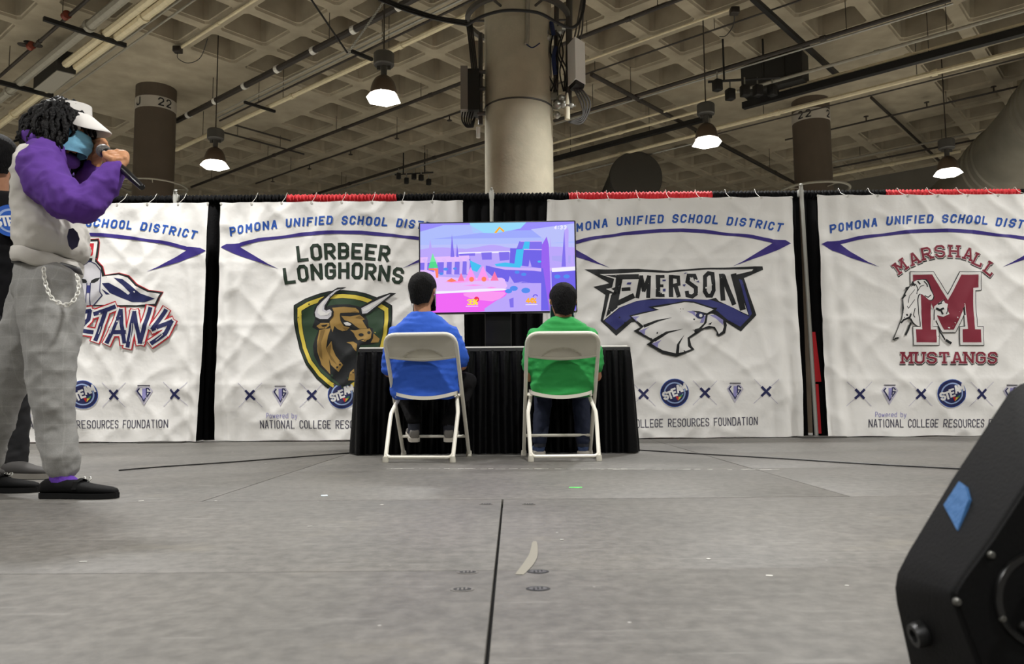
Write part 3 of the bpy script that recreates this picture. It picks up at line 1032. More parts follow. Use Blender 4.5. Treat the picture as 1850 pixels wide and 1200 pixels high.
def drape_pole(px, label, lean=0.0, top=338):
    a = P(px, top, D_BAR - .075)
    t = thing('drape_pole', label, 'pole', (a.x, a.y, 0))
    MB().tube([(a.x + lean, a.y, .012), (a.x, a.y, a.z)], .019, 12).build('upright', M_POLE, parent=t)
    MB().box((a.x + lean, a.y + .02, .007), (.42, .42, .012), bevel=.003).build('base_plate', M_DARKGREY, parent=t)
    mb = MB().box((a.x, a.y + .02, Z_BAR), (.05, .05, .07), bevel=.008)
    mb.tube([(a.x, a.y, a.z - .02), (a.x, a.y - .03, a.z + .005), (a.x, a.y + .02, a.z + .02)], .010, 8)
    mb.build('hook', M_POLE, parent=t)
drape_pole(317, 'drape pole with white top hook beside the brown number-banded column', top=347)
drape_pole(888, 'white drape pole directly behind the television', top=343)
drape_pole(1447, 'white leaning drape pole in the gap between eagle and mustang banners', lean=.05, top=336)
for a, b, s in ((-250, 318, 'left section of the long black crossbar holding the drapes'), (318, 888, 'crossbar section between the left hook and the television pole, above the bull banner'), (888, 1447, 'crossbar section above the eagle banner'), (1447, 2100, 'crossbar section above the mustang banner')):
    pa, pb = P(a, 356, D_BAR), P(b, 356, D_BAR)
    MB().tube([(pa.x + .01, D_BAR, Z_BAR), (pb.x - .01, D_BAR, Z_BAR)], .0185, 12).build('drape_crossbar', M_BLACK, label=s, cat='crossbar')
# second row of cloth glimpsed in the gap: narrow red sash
x0, x1 = P(1462, 640, 7.40).x, P(1480, 640, 7.40).x
mb = MB()
za, zb_, zc = P(1470, 600, 7.4).z, P(1470, 690, 7.4).z, .03
mb.loftpoly([Vector((x0, 7.395, za)), Vector((x1 - .03, 7.395, za)), Vector((x1 + .01, 7.40, zb_)), Vector((x0 + .03, 7.40, zb_))], [Vector((x0, 7.402, za)), Vector((x1 - .03, 7.402, za)), Vector((x1 + .01, 7.407, zb_)), Vector((x0 + .03, 7.407, zb_))])
mb.loftpoly([Vector((x0 + .035, 7.398, zb_ - .02)), Vector((x1 - .02, 7.398, zb_ - .02)), Vector((x1 - .01, 7.40, zc)), Vector((x0 + .045, 7.40, zc))], [Vector((x0 + .035, 7.404, zb_ - .02)), Vector((x1 - .02, 7.404, zb_ - .02)), Vector((x1 - .01, 7.406, zc)), Vector((x0 + .045, 7.406, zc))])
mb.build('red_strap', M_REDDRAPE, label='narrow red cloth strip hanging low in the gap beside the leaning pole', cat='cloth')
# ------------------------------------------------------------------ banners
M_BCLOTH = mat('white_banner_cloth', (242, 240, 235), 0.55, bump=0.35, bscale=7, bdetail=3, spec=0.4)
I_BLUE = mat('ink_royal_blue', (24, 84, 178), 0.6)
I_PURP = mat('ink_violet', (52, 36, 128), 0.6)
I_NAVY = mat('ink_navy', (26, 32, 84), 0.6)
I_LILAC = mat('ink_lilac', (150, 146, 200), 0.6)
I_PALE = mat('ink_pale_lilac', (196, 192, 208), 0.6)
I_BLACK = mat('ink_black', (17, 20, 22), 0.6)
I_GREY = mat('ink_grey', (72, 70, 86), 0.6)
I_WHITE = mat('ink_white', (232, 230, 226), 0.6)
I_DGREEN = mat('ink_dark_green', (18, 44, 24), 0.6)
I_GREEN = mat('ink_green', (42, 68, 44), 0.6)
I_YELL = mat('ink_yellow', (222, 200, 74), 0.6)
I_TAN = mat('ink_tan', (166, 132, 68), 0.6)
I_TAN2 = mat('ink_dark_tan', (128, 100, 48), 0.6)
I_EBLUE = mat('ink_indigo', (52, 56, 124), 0.6)
I_MAROON = mat('ink_maroon', (134, 34, 54), 0.6)
I_RED = mat('ink_red', (190, 26, 40), 0.6)
I_STEEL = mat('ink_light_grey', (206, 204, 208), 0.6)
I_GRN2 = mat('ink_leaf_green', (60, 140, 90), 0.6)
I_SKY = mat('ink_pale_blue', (150, 172, 214), 0.6)
INKS = [I_BLUE, I_PURP, I_NAVY, I_LILAC, I_PALE, I_BLACK, I_GREY, I_WHITE, I_DGREEN, I_GREEN, I_YELL, I_TAN, I_TAN2, I_EBLUE, I_MAROON, I_RED, I_STEEL, I_GRN2, I_SKY]
def plane_xy(p):
    w = P(p[0], p[1], D_BAN)
    return (w.x, w.z)
def make_banner(label, tl, tr, br, bl, seed, heading, emblem, sponsor):
    A, B, C_, D_ = [Vector(plane_xy(q)) for q in (tl, tr, br, bl)]
    mid = (A + B + C_ + D_) / 4
    t = thing('school_banner', label, 'banner', (mid.x, D_BAN, max(0.0, min(C_.y, D_.y))))
    def inv(x, z):
        """approximate s,t of a point on the cloth"""
        tt = ((A.y + B.y) / 2 - z) / ((A.y + B.y) / 2 - (C_.y + D_.y) / 2)
        xl = A.x + (D_.x - A.x) * tt; xr = B.x + (C_.x - B.x) * tt
        return (x - xl) / (xr - xl), tt
    def depth0(x, z):
        s, tt = inv(x, z)
        d = 0.0
        # scallops under the tie points
        d += .016 * abs(math.sin(s * PI * 8)) * math.exp(-max(tt, 0) * 7)
        # soft vertical folds, growing towards the side edges
        edge = max(0, .16 - min(s, 1 - s)) / .16
        d += .010 * math.sin(x * 9 + seed * 1.7 + 1.6 * noise.noise(Vector((x, z, seed)))) * (0.4 + .6 * tt)
        d += .035 * edge * math.sin(x * 34 + z * 2.2 + seed) * (.25 + .75 * tt)
        # diagonal creases
        n1 = noise.noise(Vector(((x + z) * 2.6, (x - z) * 1.1, seed * 3.1)))
        d += .016 * (1 - abs(n1)) ** 4
        n2 = noise.noise(Vector(((x - .8 * z) * 3.4, (x + z) * 1.0, seed * 5.3 + 4)))
        d += .013 * (1 - abs(n2)) ** 5
        d += .005 * noise.noise(Vector((x * 7, z * 7, seed)))
        # fold lines from packing
        for fz in (.26, .52, .77):
            d += .004 * math.exp(-((tt - fz) / .012) ** 2)
        for fx in (.25, .5, .75):
            d += .003 * math.exp(-((s - fx) / .012) ** 2)
        # billow at the foot
        d -= .05 * max(0, tt - .8) / .2 * (.5 + .5 * math.sin(s * 5 + seed))
        return d
    G = .025
    cache = {}
    def node(i, j):
        if (i, j) not in cache: cache[(i, j)] = depth0(i * G, j * G)
        return cache[(i, j)]
    def depth(x, z):
        i = math.floor(x / G + 1e-7); j = math.floor(z / G + 1e-7)
        a = x / G - i; b = z / G - j
        return (node(i, j) * (1 - a) + node(i + 1, j) * a) * (1 - b) + (node(i, j + 1) * (1 - a) + node(i + 1, j + 1) * a) * b
    def surf(x, z, off):
        return Vector((x, D_BAN - depth(x, z) - off, z))
    N = 110
    vs = []; fs = []
    for j in range(N + 1):
        tt = j / N
        for i in range(N + 1):
            s = i / N
            top = A.lerp(B, s); bot = D_.lerp(C_, s)
            q = top.lerp(bot, tt)
            z = q.y
            if j == 0: z -= .010 * abs(math.sin(s * PI * 8))
            if j == N: z += .004 * math.sin(s * 23 + seed)
            vs.append(surf(q.x, z, 0))
    for j in range(N):
        for i in range(N):
            fs.append((j * (N + 1) + i, j * (N + 1) + i + 1, (j + 1) * (N + 1) + i + 1, (j + 1) * (N + 1) + i))
    cl = MB().add(vs, fs).build('cloth', M_BCLOTH, parent=t, smooth=180)
    mb = MB()
    for k in range(9):
        s = (k + .02) / 8.04
        q = A.lerp(B, s)
        w = surf(q.x, q.y - .014, .003)
        mb.lathe(w, [(.006, 0), (.006, .003), (.011, .003), (.011, 0), (.006, 0)], 10, rot=Matrix.Rotation(PI / 2, 3, 'X'), cap=False)
        if 0 < k < 8:
            mb.tube(spline([w, Vector((q.x, D_BAR - .055, Z_BAR)), Vector((q.x, D_BAR, Z_BAR + .06)), Vector((q.x, D_BAR + .05, Z_BAR)), w + Vector((.004, .06, 0))], 4), .0022, 5)
    mb.build('grommet_tie', M_WHITEMET, parent=t)
    grid = (A.x - .3, B.x + .3, -.1, 2.6, G)
    for nm, fn in (('district_heading', heading), ('team_emblem', emblem), ('sponsor_row', sponsor)):
        pr = Print(); fn(pr)
        me = pr.mesh(plane_xy, surf, INKS, grid)
        off = world_of(t)
        for v in me.vertices: v.co = v.co - off
        me.name = nm
        link_mesh(nm, me, INKS, t, smooth=180)
    return t

def heading(cx, y0, m=0.0, tcx=None):
    def fn(pr):
        half = [(-217, 46.6), (-206, 41.4), (-184, 40), (-146, 31), (-106, 27), (-56, 20), (0, 18)]
        low = [(-182, 46.6), (-146, 37.4), (-98, 31), (-46, 26), (0, 24)]
        def T(p, sx=1): return (cx + sx * p[0], y0 + p[1] + m * sx * p[0])
        for sx in (-1, 1):
            up = [T(p, -sx) for p in smooth2(half[1:], 4, closed=False)]
            lo = [T(p, -sx) for p in smooth2(low, 5, closed=False)]
            k = len(lo)
            # band as quads
            def at(line, f):
                f *= len(line) - 1; i = min(int(f), len(line) - 2); q = f - i
                return (line[i][0] + (line[i + 1][0] - line[i][0]) * q, line[i][1] + (line[i + 1][1] - line[i][1]) * q)
            up2 = [T(half[0], -sx)] + up
            steps = 16
            # sample both by x so that the band keeps its width
            xs = [-182 + 182 * i / steps for i in range(steps + 1)]
            hs = smooth2(half[1:], 6, closed=False); ls = smooth2(low, 6, closed=False)
            def yx(line, x):
                for a, b in zip(line, line[1:]):
                    if a[0] <= x <= b[0]:
                        return a[1] + (b[1] - a[1]) * (x - a[0]) / max(1e-6, b[0] - a[0])
                return line[0][1] if x < line[0][0] else line[-1][1]
            for i in range(steps):
                a, b = xs[i], xs[i + 1]
                pr.poly([T((a, yx(hs, a)), -sx), T((b, yx(hs, b)), -sx), T((b, yx(ls, b)), -sx), T((a, yx(ls, a)), -sx)], I_PURP, 0)
            head = [(-217, 46.6), (-206, 41.4), (-184, 40), (-182, 40), (-182, 46.6), (-130, 78), (-111, 87), (-146, 75), (-176, 65), (-194, 58)]
            pr.poly([T(p, -sx) for p in head], I_PURP, 0)
        def place(t):
            dx = -200 + 400 * t
            dy = 7.5 + 19 * (dx / 200) ** 2
            ang = math.atan(2 * 19 * dx / 40000) + m
            return cx + dx, y0 - 7.5 + dy + m * dx - 0, ang, .16
        pr.polys(text_polys('POMONA UNIFIED SCHOOL DISTRICT', place, 3.1, 7.6, 12.6, ext=.45), I_BLUE, 0)
    return fn
def sponsor_row(cx, cy, m=0.0, text_y=54):
    def fn(pr):
        def Xmark(x, y):
            for s in (-1, 1):
                pr.polys(stroke([(x - 22, y - 22 * s), (x + 22, y + 22 * s)], .9, ext=0), I_PALE, 0)
                pr.polys(stroke([(x - 8, y - 8 * s), (x + 8, y + 8 * s)], 4.4, ext=.15), I_NAVY, 1)
        def gem(x, y):
            pr.polys(stroke([(x - 10, y - 15), (x + 10, y - 15)], 1.6, ext=0), I_GREY, 0)
            pr.poly([(x - 15, y - 5), (x - 9, y - 13), (x + 9, y - 13), (x + 15, y - 5), (x, y + 21)], I_PALE, 0)
            pr.poly([(x - 12, y - 5), (x - 8, y - 11), (x + 8, y - 11), (x + 12, y - 5), (x, y + 15)], I_WHITE, 1)
            pr.polys(stroke([(x - 7, y - 10), (x - 11, y - 5), (x - 3, y + 7)], 2.2, ext=0), I_NAVY, 2)
            pr.polys(stroke([(x + 10, y - 6), (x + 7, y - 10), (x + 4, y - 10), (x + 4, y + 3)], 2.0, ext=0), I_NAVY, 2)
            pr.polys(stroke([(x + 5, y - 3), (x + 10, y - 3), (x + 4, y + 6)], 2.0, ext=0), I_NAVY, 2)
            pr.poly([(x - 3, y - 10), (x + 3, y - 10), (x + 3, y + 8), (x, y + 14), (x - 3, y + 8)], I_LILAC, 2)
            pr.polys(stroke([(x - 3, y + 7), (x, y + 13), (x + 3, y + 7)], 1.6, ext=0), I_NAVY, 3)
        def steam(x, y):
            pr.poly(circle2(x, y, 26.5), I_WHITE, 1)
            pr.poly(circle2(x, y, 25.5), I_NAVY if False else I_BLUE, 2)
            pr.poly(circle2(x, y, 24.4), I_NAVY, 3)
            pr.poly(circle2(x, y, 19.5), I_SKY, 4)
            pr.poly(circle2(x, y, 17), I_NAVY, 5)
            def pl(t):
                dx = -19 + 38 * t
                return x + dx, y + 5 - 14 * t + 3 * math.sin(t * 6), -.34, 0
            pr.polys(text_polys('STEAM', pl, 3.4, 6.6, 12, ext=.3), I_WHITE, 6)
            pr.poly([(x + 1, y + 6), (x + 7, y + 7), (x + 5, y + 14)], I_RED, 7)
            pr.poly([(x + 7, y + 7), (x + 12, y + 7), (x + 6, y + 14)], I_YELL, 7)
            pr.poly([(x + 8, y + 6), (x + 14, y + 2), (x + 13, y + 7)], I_GRN2, 7)
        yy = lambda d: cy + m * d
        for d in (-166, -55.5, 55, 165): Xmark(cx + d, yy(d) + 1)
        for d in (-112, 110): gem(cx + d, yy(d))
        steam(cx, cy)
        pr.polys(text_polys('Powered by', lambda t: (cx - 137 + 55 * t, cy + 38 + m * -110, m, 0), .95, 3.6, 8.5, ext=.3), I_LILAC, 0)
        pr.polys(text_polys('NATIONAL COLLEGE RESOURCES FOUNDATION', lambda t: (cx - 149 + 300 * t, cy + text_y + m * (-149 + 300 * t), m, 0), 1.5, 5.3, 13.5, ext=.4), I_GREY, 0)
    return fn

# ---- bull emblem
def emblem_bull(pr):
    def z1(l): return [(520 + a / 5.714, 510 + b / 5.714) for a, b in l]
    def arc(t, x0, x1, y, drop):
        x = x0 + (x1 - x0) * t; k = (x - (x0 + x1) / 2) / ((x1 - x0) / 2)
        return x, y + drop * k * k, .15 * k, 0
    for w, ink, ly in ((5.9, I_BLACK, 0), (4.4, I_DGREEN, 1)):
        pr.polys(text_polys('LORBEER', lambda t: arc(t, 538.5, 703.5, 454.3, 5.5), w, 14.5, 24, ext=.42), ink, ly)
        pr.polys(text_polys('LONGHORNS', lambda t: arc(t, 515, 728, 489.3, 11), w, 14.5, 24.5, ext=.42), ink, ly)
    half = [(572, 82), (430, 95), (330, 118), (180, 172), (66, 240), (64, 380), (80, 520), (120, 690), (190, 850), (300, 1000), (430, 1110), (572, 1200)]
    full = half + [(1144 - a, b) for a, b in half[-2:0:-1]]
    def sc(k, ky=None): return z1([(572 + (a - 572) * k, 600 + (b - 600) * (ky or k)) for a, b in full])
    pr.poly(sc(1.0), I_BLACK, 0); pr.poly(sc(.975), I_DGREEN, 1); pr.poly(sc(.94), I_BLACK, 2)
    pr.poly(sc(.92), I_YELL, 3); pr.poly(sc(.84), I_BLACK, 4); pr.poly(sc(.825), I_GREEN, 5)
    sil = [(500, 235), (430, 245), (300, 300), (280, 400), (270, 430), (255, 465), (320, 500), (285, 580), (262, 660), (275, 760), (330, 870), (440, 970), (572, 1080), (700, 1010), (720, 720), (760, 650), (850, 645), (890, 640), (960, 600), (890, 520), (880, 480), (835, 460), (830, 400), (800, 340), (770, 300), (745, 255), (640, 232)]
    pr.poly(z1(sil), I_BLACK, 6)
    T = [[(465, 268), (590, 258), (705, 268), (738, 298), (740, 316), (640, 316), (550, 322), (545, 345), (470, 352), (484, 310)],
         [(560, 352), (650, 356), (745, 338), (798, 385), (772, 395), (822, 478), (745, 482), (680, 440), (640, 415), (590, 392)],
         [(470, 350), (545, 345), (552, 400), (585, 455), (645, 470), (615, 500), (570, 507), (520, 487), (488, 455), (470, 520), (452, 470), (440, 425), (440, 380)],
         [(300, 455), (345, 425), (435, 425), (440, 450), (400, 482), (330, 482)],
         [(330, 495), (430, 482), (452, 472), (425, 560), (400, 690), (460, 610), (470, 690), (500, 760), (578, 855), (530, 928), (450, 855), (430, 790), (445, 952), (352, 855), (312, 725), (308, 600)],
         [(650, 495), (700, 500), (760, 485), (850, 480), (870, 520), (862, 580), (830, 600), (780, 588), (730, 602), (700, 560), (688, 530)],
         [(762, 607), (800, 592), (832, 590), (805, 618)],
         [(610, 622), (680, 615), (722, 640), (715, 718), (690, 692), (660, 645)],
         [(690, 895), (650, 930), (630, 1015), (700, 1015)],
         [(890, 532), (952, 587), (940, 622), (860, 627), (885, 580)]]
    for p in T: pr.poly(z1(p), I_TAN, 7)
    for p in ([(345, 500), (395, 495), (350, 620), (360, 800), (330, 760), (312, 660)], [(640, 318), (700, 300), (735, 316)], [(570, 470), (640, 472), (600, 500)], [(700, 370), (745, 345), (790, 385)], [(400, 690), (455, 640), (440, 740), (520, 860), (450, 800)]):
        pr.poly(z1(p), I_TAN2, 8)
    pr.poly(z1([(350, 450), (420, 437), (400, 458), (365, 462)]), I_BLACK, 9)
    pr.poly(z1([(555, 360), (575, 395), (620, 402), (665, 422), (720, 470), (690, 485), (640, 455), (590, 455), (560, 415)]), I_BLACK, 9)
    pr.poly(z1([(583, 422), (622, 414), (664, 436), (650, 452), (605, 450)]), I_WHITE, 10)
    pr.poly(z1(circle2(762, 545, 27, 14, ry=16)), I_BLACK, 9); pr.poly(z1(circle2(842, 522, 18, 12, ry=15)), I_BLACK, 9)
    pr.poly(z1([(300, 380), (330, 400), (440, 400), (480, 350), (480, 300), (455, 268), (400, 280), (400, 250), (450, 165), (530, 95), (612, 55), (520, 60), (430, 115), (330, 190), (280, 270), (270, 340)]), I_BLACK, 10)
    pr.poly(z1([(565, 72), (500, 85), (430, 140), (365, 195), (308, 255), (284, 315), (292, 360), (340, 384), (420, 384), (456, 352), (462, 305), (440, 284), (405, 298), (382, 285), (385, 245), (440, 160), (505, 100)]), I_STEEL, 11)
    pr.poly(z1([(430, 150), (365, 205), (320, 265), (312, 320), (345, 350), (420, 345), (445, 310), (400, 320), (362, 300), (368, 245)]), I_WHITE, 12)
    pr.poly(z1([(742, 262), (940, 150), (1060, 112), (1122, 118), (1010, 192), (850, 322), (775, 348), (745, 320)]), I_BLACK, 10)
    pr.poly(z1([(762, 270), (950, 175), (1062, 124), (1050, 142), (860, 292), (820, 322), (772, 328)]), I_STEEL, 11)
    pr.poly(z1([(768, 285), (950, 185), (1040, 138), (850, 280), (790, 305)]), I_WHITE, 12)

# ---- eagle emblem
def emblem_eagle(pr):
    def z(l): return [(1050 + a / 5.441, 470 + b / 5.441) for a, b in l]
    pr.poly(z([(30, 92), (250, 95), (560, 90), (850, 108), (1200, 80), (1775, 66), (1780, 100), (1592, 180), (1712, 545), (1570, 702), (1420, 610), (1100, 560), (800, 560), (490, 615), (340, 747), (188, 600), (235, 345), (118, 265), (272, 232), (240, 210)]), I_BLACK, 0)
    pr.poly(z([(225, 600), (340, 690), (480, 575), (700, 500), (900, 470), (1150, 470), (1330, 500), (1440, 592), (1565, 655), (1652, 560), (1450, 450), (1200, 372), (1000, 390), (800, 385), (560, 400), (380, 470)]), I_EBLUE, 1)
    pr.poly(z([(1545, 190), (1575, 200), (1670, 530), (1650, 560)]), I_EBLUE, 1)
    white = [(178, 142), (320, 140), (600, 122), (850, 128), (1230, 96), (1680, 95), (1670, 112), (1500, 150), (1640, 542), (1490, 470), (1440, 447), (1350, 405), (1320, 372), (1240, 392), (1000, 385), (700, 380), (540, 405), (370, 470), (214, 597), (278, 332), (345, 333), (240, 288), (300, 275), (320, 190)]
    pr.poly(z(white), I_WHITE, 2)
    pr.poly(z([(225, 152), (420, 148), (400, 200), (352, 470), (240, 562), (290, 350), (378, 336), (290, 285), (330, 270), (336, 180)]), I_BLACK, 3)
    for l, w in (([(372, 172), (560, 168)], 44), ([(395, 293), (478, 288)], 30), ([(350, 430), (515, 352)], 46),
                 ([(548, 375), (585, 168), (612, 300), (662, 168), (655, 372)], 34),
                 ([(752, 150), (752, 362)], 40), ([(760, 165), (815, 163)], 26), ([(760, 255), (805, 255)], 24), ([(760, 350), (815, 350)], 26),
                 ([(880, 150), (880, 365)], 38), ([(885, 165), (950, 172), (955, 240), (890, 256)], 28), ([(925, 258), (955, 365)], 36),
                 ([(1122, 200), (1108, 158), (1050, 158), (1040, 215), (1122, 275), (1122, 335), (1085, 362), (1040, 350), (1034, 308)], 34),
                 ([(1212, 165), (1245, 132), (1285, 140), (1298, 300), (1275, 352), (1235, 352), (1208, 310), (1212, 165)], 34),
                 ([(1372, 140), (1392, 398)], 42), ([(1385, 150), (1500, 440)], 40), ([(1492, 140), (1585, 490)], 52)):
        pr.polys([z(q) for q in stroke(l, w + 5, ext=.05)], I_BLACK, 3)
    for p in ([(1012, 130), (1040, 128), (1000, 145)], [(795, 195), (830, 195), (828, 208), (797, 210)], [(450, 225), (490, 225), (480, 245), (440, 245)], [(1120, 215), (1150, 205), (1152, 225)], [(990, 245), (1025, 240), (1010, 265)], [(800, 285), (828, 283), (826, 310), (800, 312)]):
        pr.poly(z(p), I_EBLUE, 5)
    pr.poly(z([(470, 548), (600, 515), (742, 492), (660, 462), (780, 440), (912, 425), (1000, 405), (1100, 410), (1200, 440), (1290, 470), (1332, 472), (1300, 520), (1400, 560), (1428, 640), (1412, 720), (1350, 752), (1326, 740), (1330, 705), (1290, 672), (1200, 682), (1062, 772), (1078, 845), (1108, 880), (1050, 905), (930, 952), (800, 922), (640, 830), (690, 797), (508, 700), (578, 662)]), I_BLACK, 6)
    pr.poly(z([(490, 556), (620, 525), (765, 490), (705, 470), (800, 458), (920, 435), (1010, 418), (1100, 424), (1200, 455), (1295, 488), (1225, 528), (1290, 532), (1385, 590), (1398, 655), (1385, 700), (1350, 728), (1335, 700), (1310, 660), (1250, 648), (1160, 680), (1040, 765), (1045, 850), (1075, 877), (1000, 905), (930, 920), (800, 888), (690, 825), (722, 795), (560, 700), (612, 655)]), I_WHITE, 7)
    for p in ([(492, 557), (570, 556), (535, 580), (545, 612)], [(565, 697), (665, 660), (625, 690), (620, 742)], [(690, 823), (785, 788), (755, 820), (748, 862)], [(1035, 508), (1110, 500), (1120, 560), (1085, 530)], [(1255, 542), (1310, 540), (1390, 592), (1390, 640), (1320, 580)], [(1180, 570), (1220, 545), (1195, 620), (1160, 620)]):
        pr.poly(z(p), I_LILAC, 8)
    for p in ([(605, 640), (740, 590), (890, 568), (750, 608), (615, 668)], [(700, 780), (830, 705), (1000, 678), (850, 722), (722, 805)], [(925, 920), (935, 830), (1010, 735), (960, 830), (955, 915)], [(1080, 500), (1150, 505), (1235, 528), (1300, 492), (1285, 525), (1230, 545), (1130, 520)], [(1220, 540), (1238, 540), (1225, 620), (1180, 672), (1130, 705), (1085, 690), (1150, 672), (1200, 625)], [(1240, 632), (1280, 612), (1265, 640)], [(1100, 690), (1150, 712), (1110, 720)]):
        pr.poly(z(p), I_BLACK, 8)
    pr.poly(z(circle2(1160, 548, 42, 18, ry=32)), I_NAVY, 9); pr.poly(z(circle2(1168, 548, 17, 12)), I_WHITE, 10)

# ---- spartan emblem
def emblem_spartan(pr):
    def z(l): return [(120 + a / 5.4545, 420 + b / 5.4545) for a, b in l]
    outer = [(170, 75), (325, 68), (335, 110), (312, 285), (365, 340), (388, 425), (520, 402), (620, 430), (700, 512), (820, 575), (958, 592), (920, 665), (885, 735), (500, 735), (270, 725), (20, 725), (-60, 600), (60, 400), (100, 310), (130, 110)]
    pr.poly(z([(x + (6 if x > 240 else -6), y - 5) for x, y in outer]), I_RED, 0)
    pr.poly(z(outer), I_BLACK, 1)
    pr.poly(z([(180, 96), (316, 92), (318, 112), (292, 290), (348, 350), (360, 440), (520, 420), (610, 448), (690, 530), (812, 592), (930, 608), (900, 665), (878, 705), (700, 720), (270, 715), (40, 712), (-40, 600), (80, 410), (120, 320), (150, 112)]), I_WHITE, 2)
    for p in ([(222, 112), (282, 110), (278, 236), (220, 236)], [(178, 190), (202, 186), (200, 272), (168, 292)], [(150, 120), (160, 120), (158, 260), (140, 280)]):
        pr.poly(z(p), I_RED, 3)
    pr.poly(z([(150, 370), (180, 335), (240, 290), (300, 322), (345, 380), (346, 450), (345, 590), (362, 620), (270, 718), (205, 722), (140, 720), (130, 480)]), I_STEEL, 3)
    pr.polys([z(q) for q in stroke([(130, 380), (180, 330), (240, 285), (300, 315), (350, 380), (348, 450), (345, 590), (364, 622), (270, 725)], 9, ext=0)], I_NAVY, 4)
    pr.poly(z([(222, 258), (270, 258), (262, 285), (240, 298), (225, 285)]), I_BLACK, 4)
    for p in ([(250, 502), (258, 478), (290, 458), (346, 448), (322, 480), (290, 500)], [(216, 490), (205, 502), (170, 500), (140, 470), (165, 458), (205, 468)]):
        pr.poly(z(p), I_BLACK, 4)
    pr.polys([z(q) for q in stroke([(214, 500), (212, 560), (205, 722)], 9, ext=0)], I_NAVY, 4)
    pr.polys([z(q) for q in stroke([(250, 500), (248, 560), (244, 722)], 9, ext=0)], I_NAVY, 4)
    pr.poly(z([(218, 525), (246, 525), (244, 600), (216, 600)]), I_EBLUE, 5)
    for p in ([(475, 450), (560, 462), (640, 522), (740, 605), (882, 655), (780, 692), (660, 690), (560, 652), (440, 600), (362, 505), (430, 500), (540, 560), (620, 618), (640, 600), (560, 520)], [(362, 560), (440, 612), (400, 615)]):
        pr.poly(z(p), I_NAVY, 3)
    S = [[(150, 790), (240, 775), (225, 860), (125, 965), (262, 985)], [(285, 805), (380, 775), (485, 735)], [(390, 790), (350, 900), (295, 1060)], [(548, 770), (500, 900), (410, 1085)], [(552, 770), (560, 900), (585, 1085)], [(450, 985), (590, 985)], [(618, 1125), (685, 790), (745, 1085), (835, 750)], [(985, 770), (865, 955), (1045, 880), (985, 1000), (850, 1092)],
         [(60, 790), (20, 1080)], [(70, 800), (85, 1080)], [(20, 985), (95, 985)], [(-120, 1090), (-80, 800), (-10, 820), (-90, 930)], [(-150, 800), (-250, 950), (-140, 930), (-230, 1090)]]
    for w, ink, ly in ((104, I_RED, 6), (80, I_WHITE, 7), (40, I_NAVY, 8)):
        for l in S: pr.polys([z(q) for q in stroke(l, w, ext=.28)], ink, ly)
    for l in ([(960, 770), (905, 850)], [(440, 1000), (500, 850)], [(640, 1080), (668, 900)], [(320, 1000), (345, 930)], [(890, 1065), (960, 1010)]):
        pr.polys([z(q) for q in stroke(l, 6, ext=0)], I_WHITE, 9)

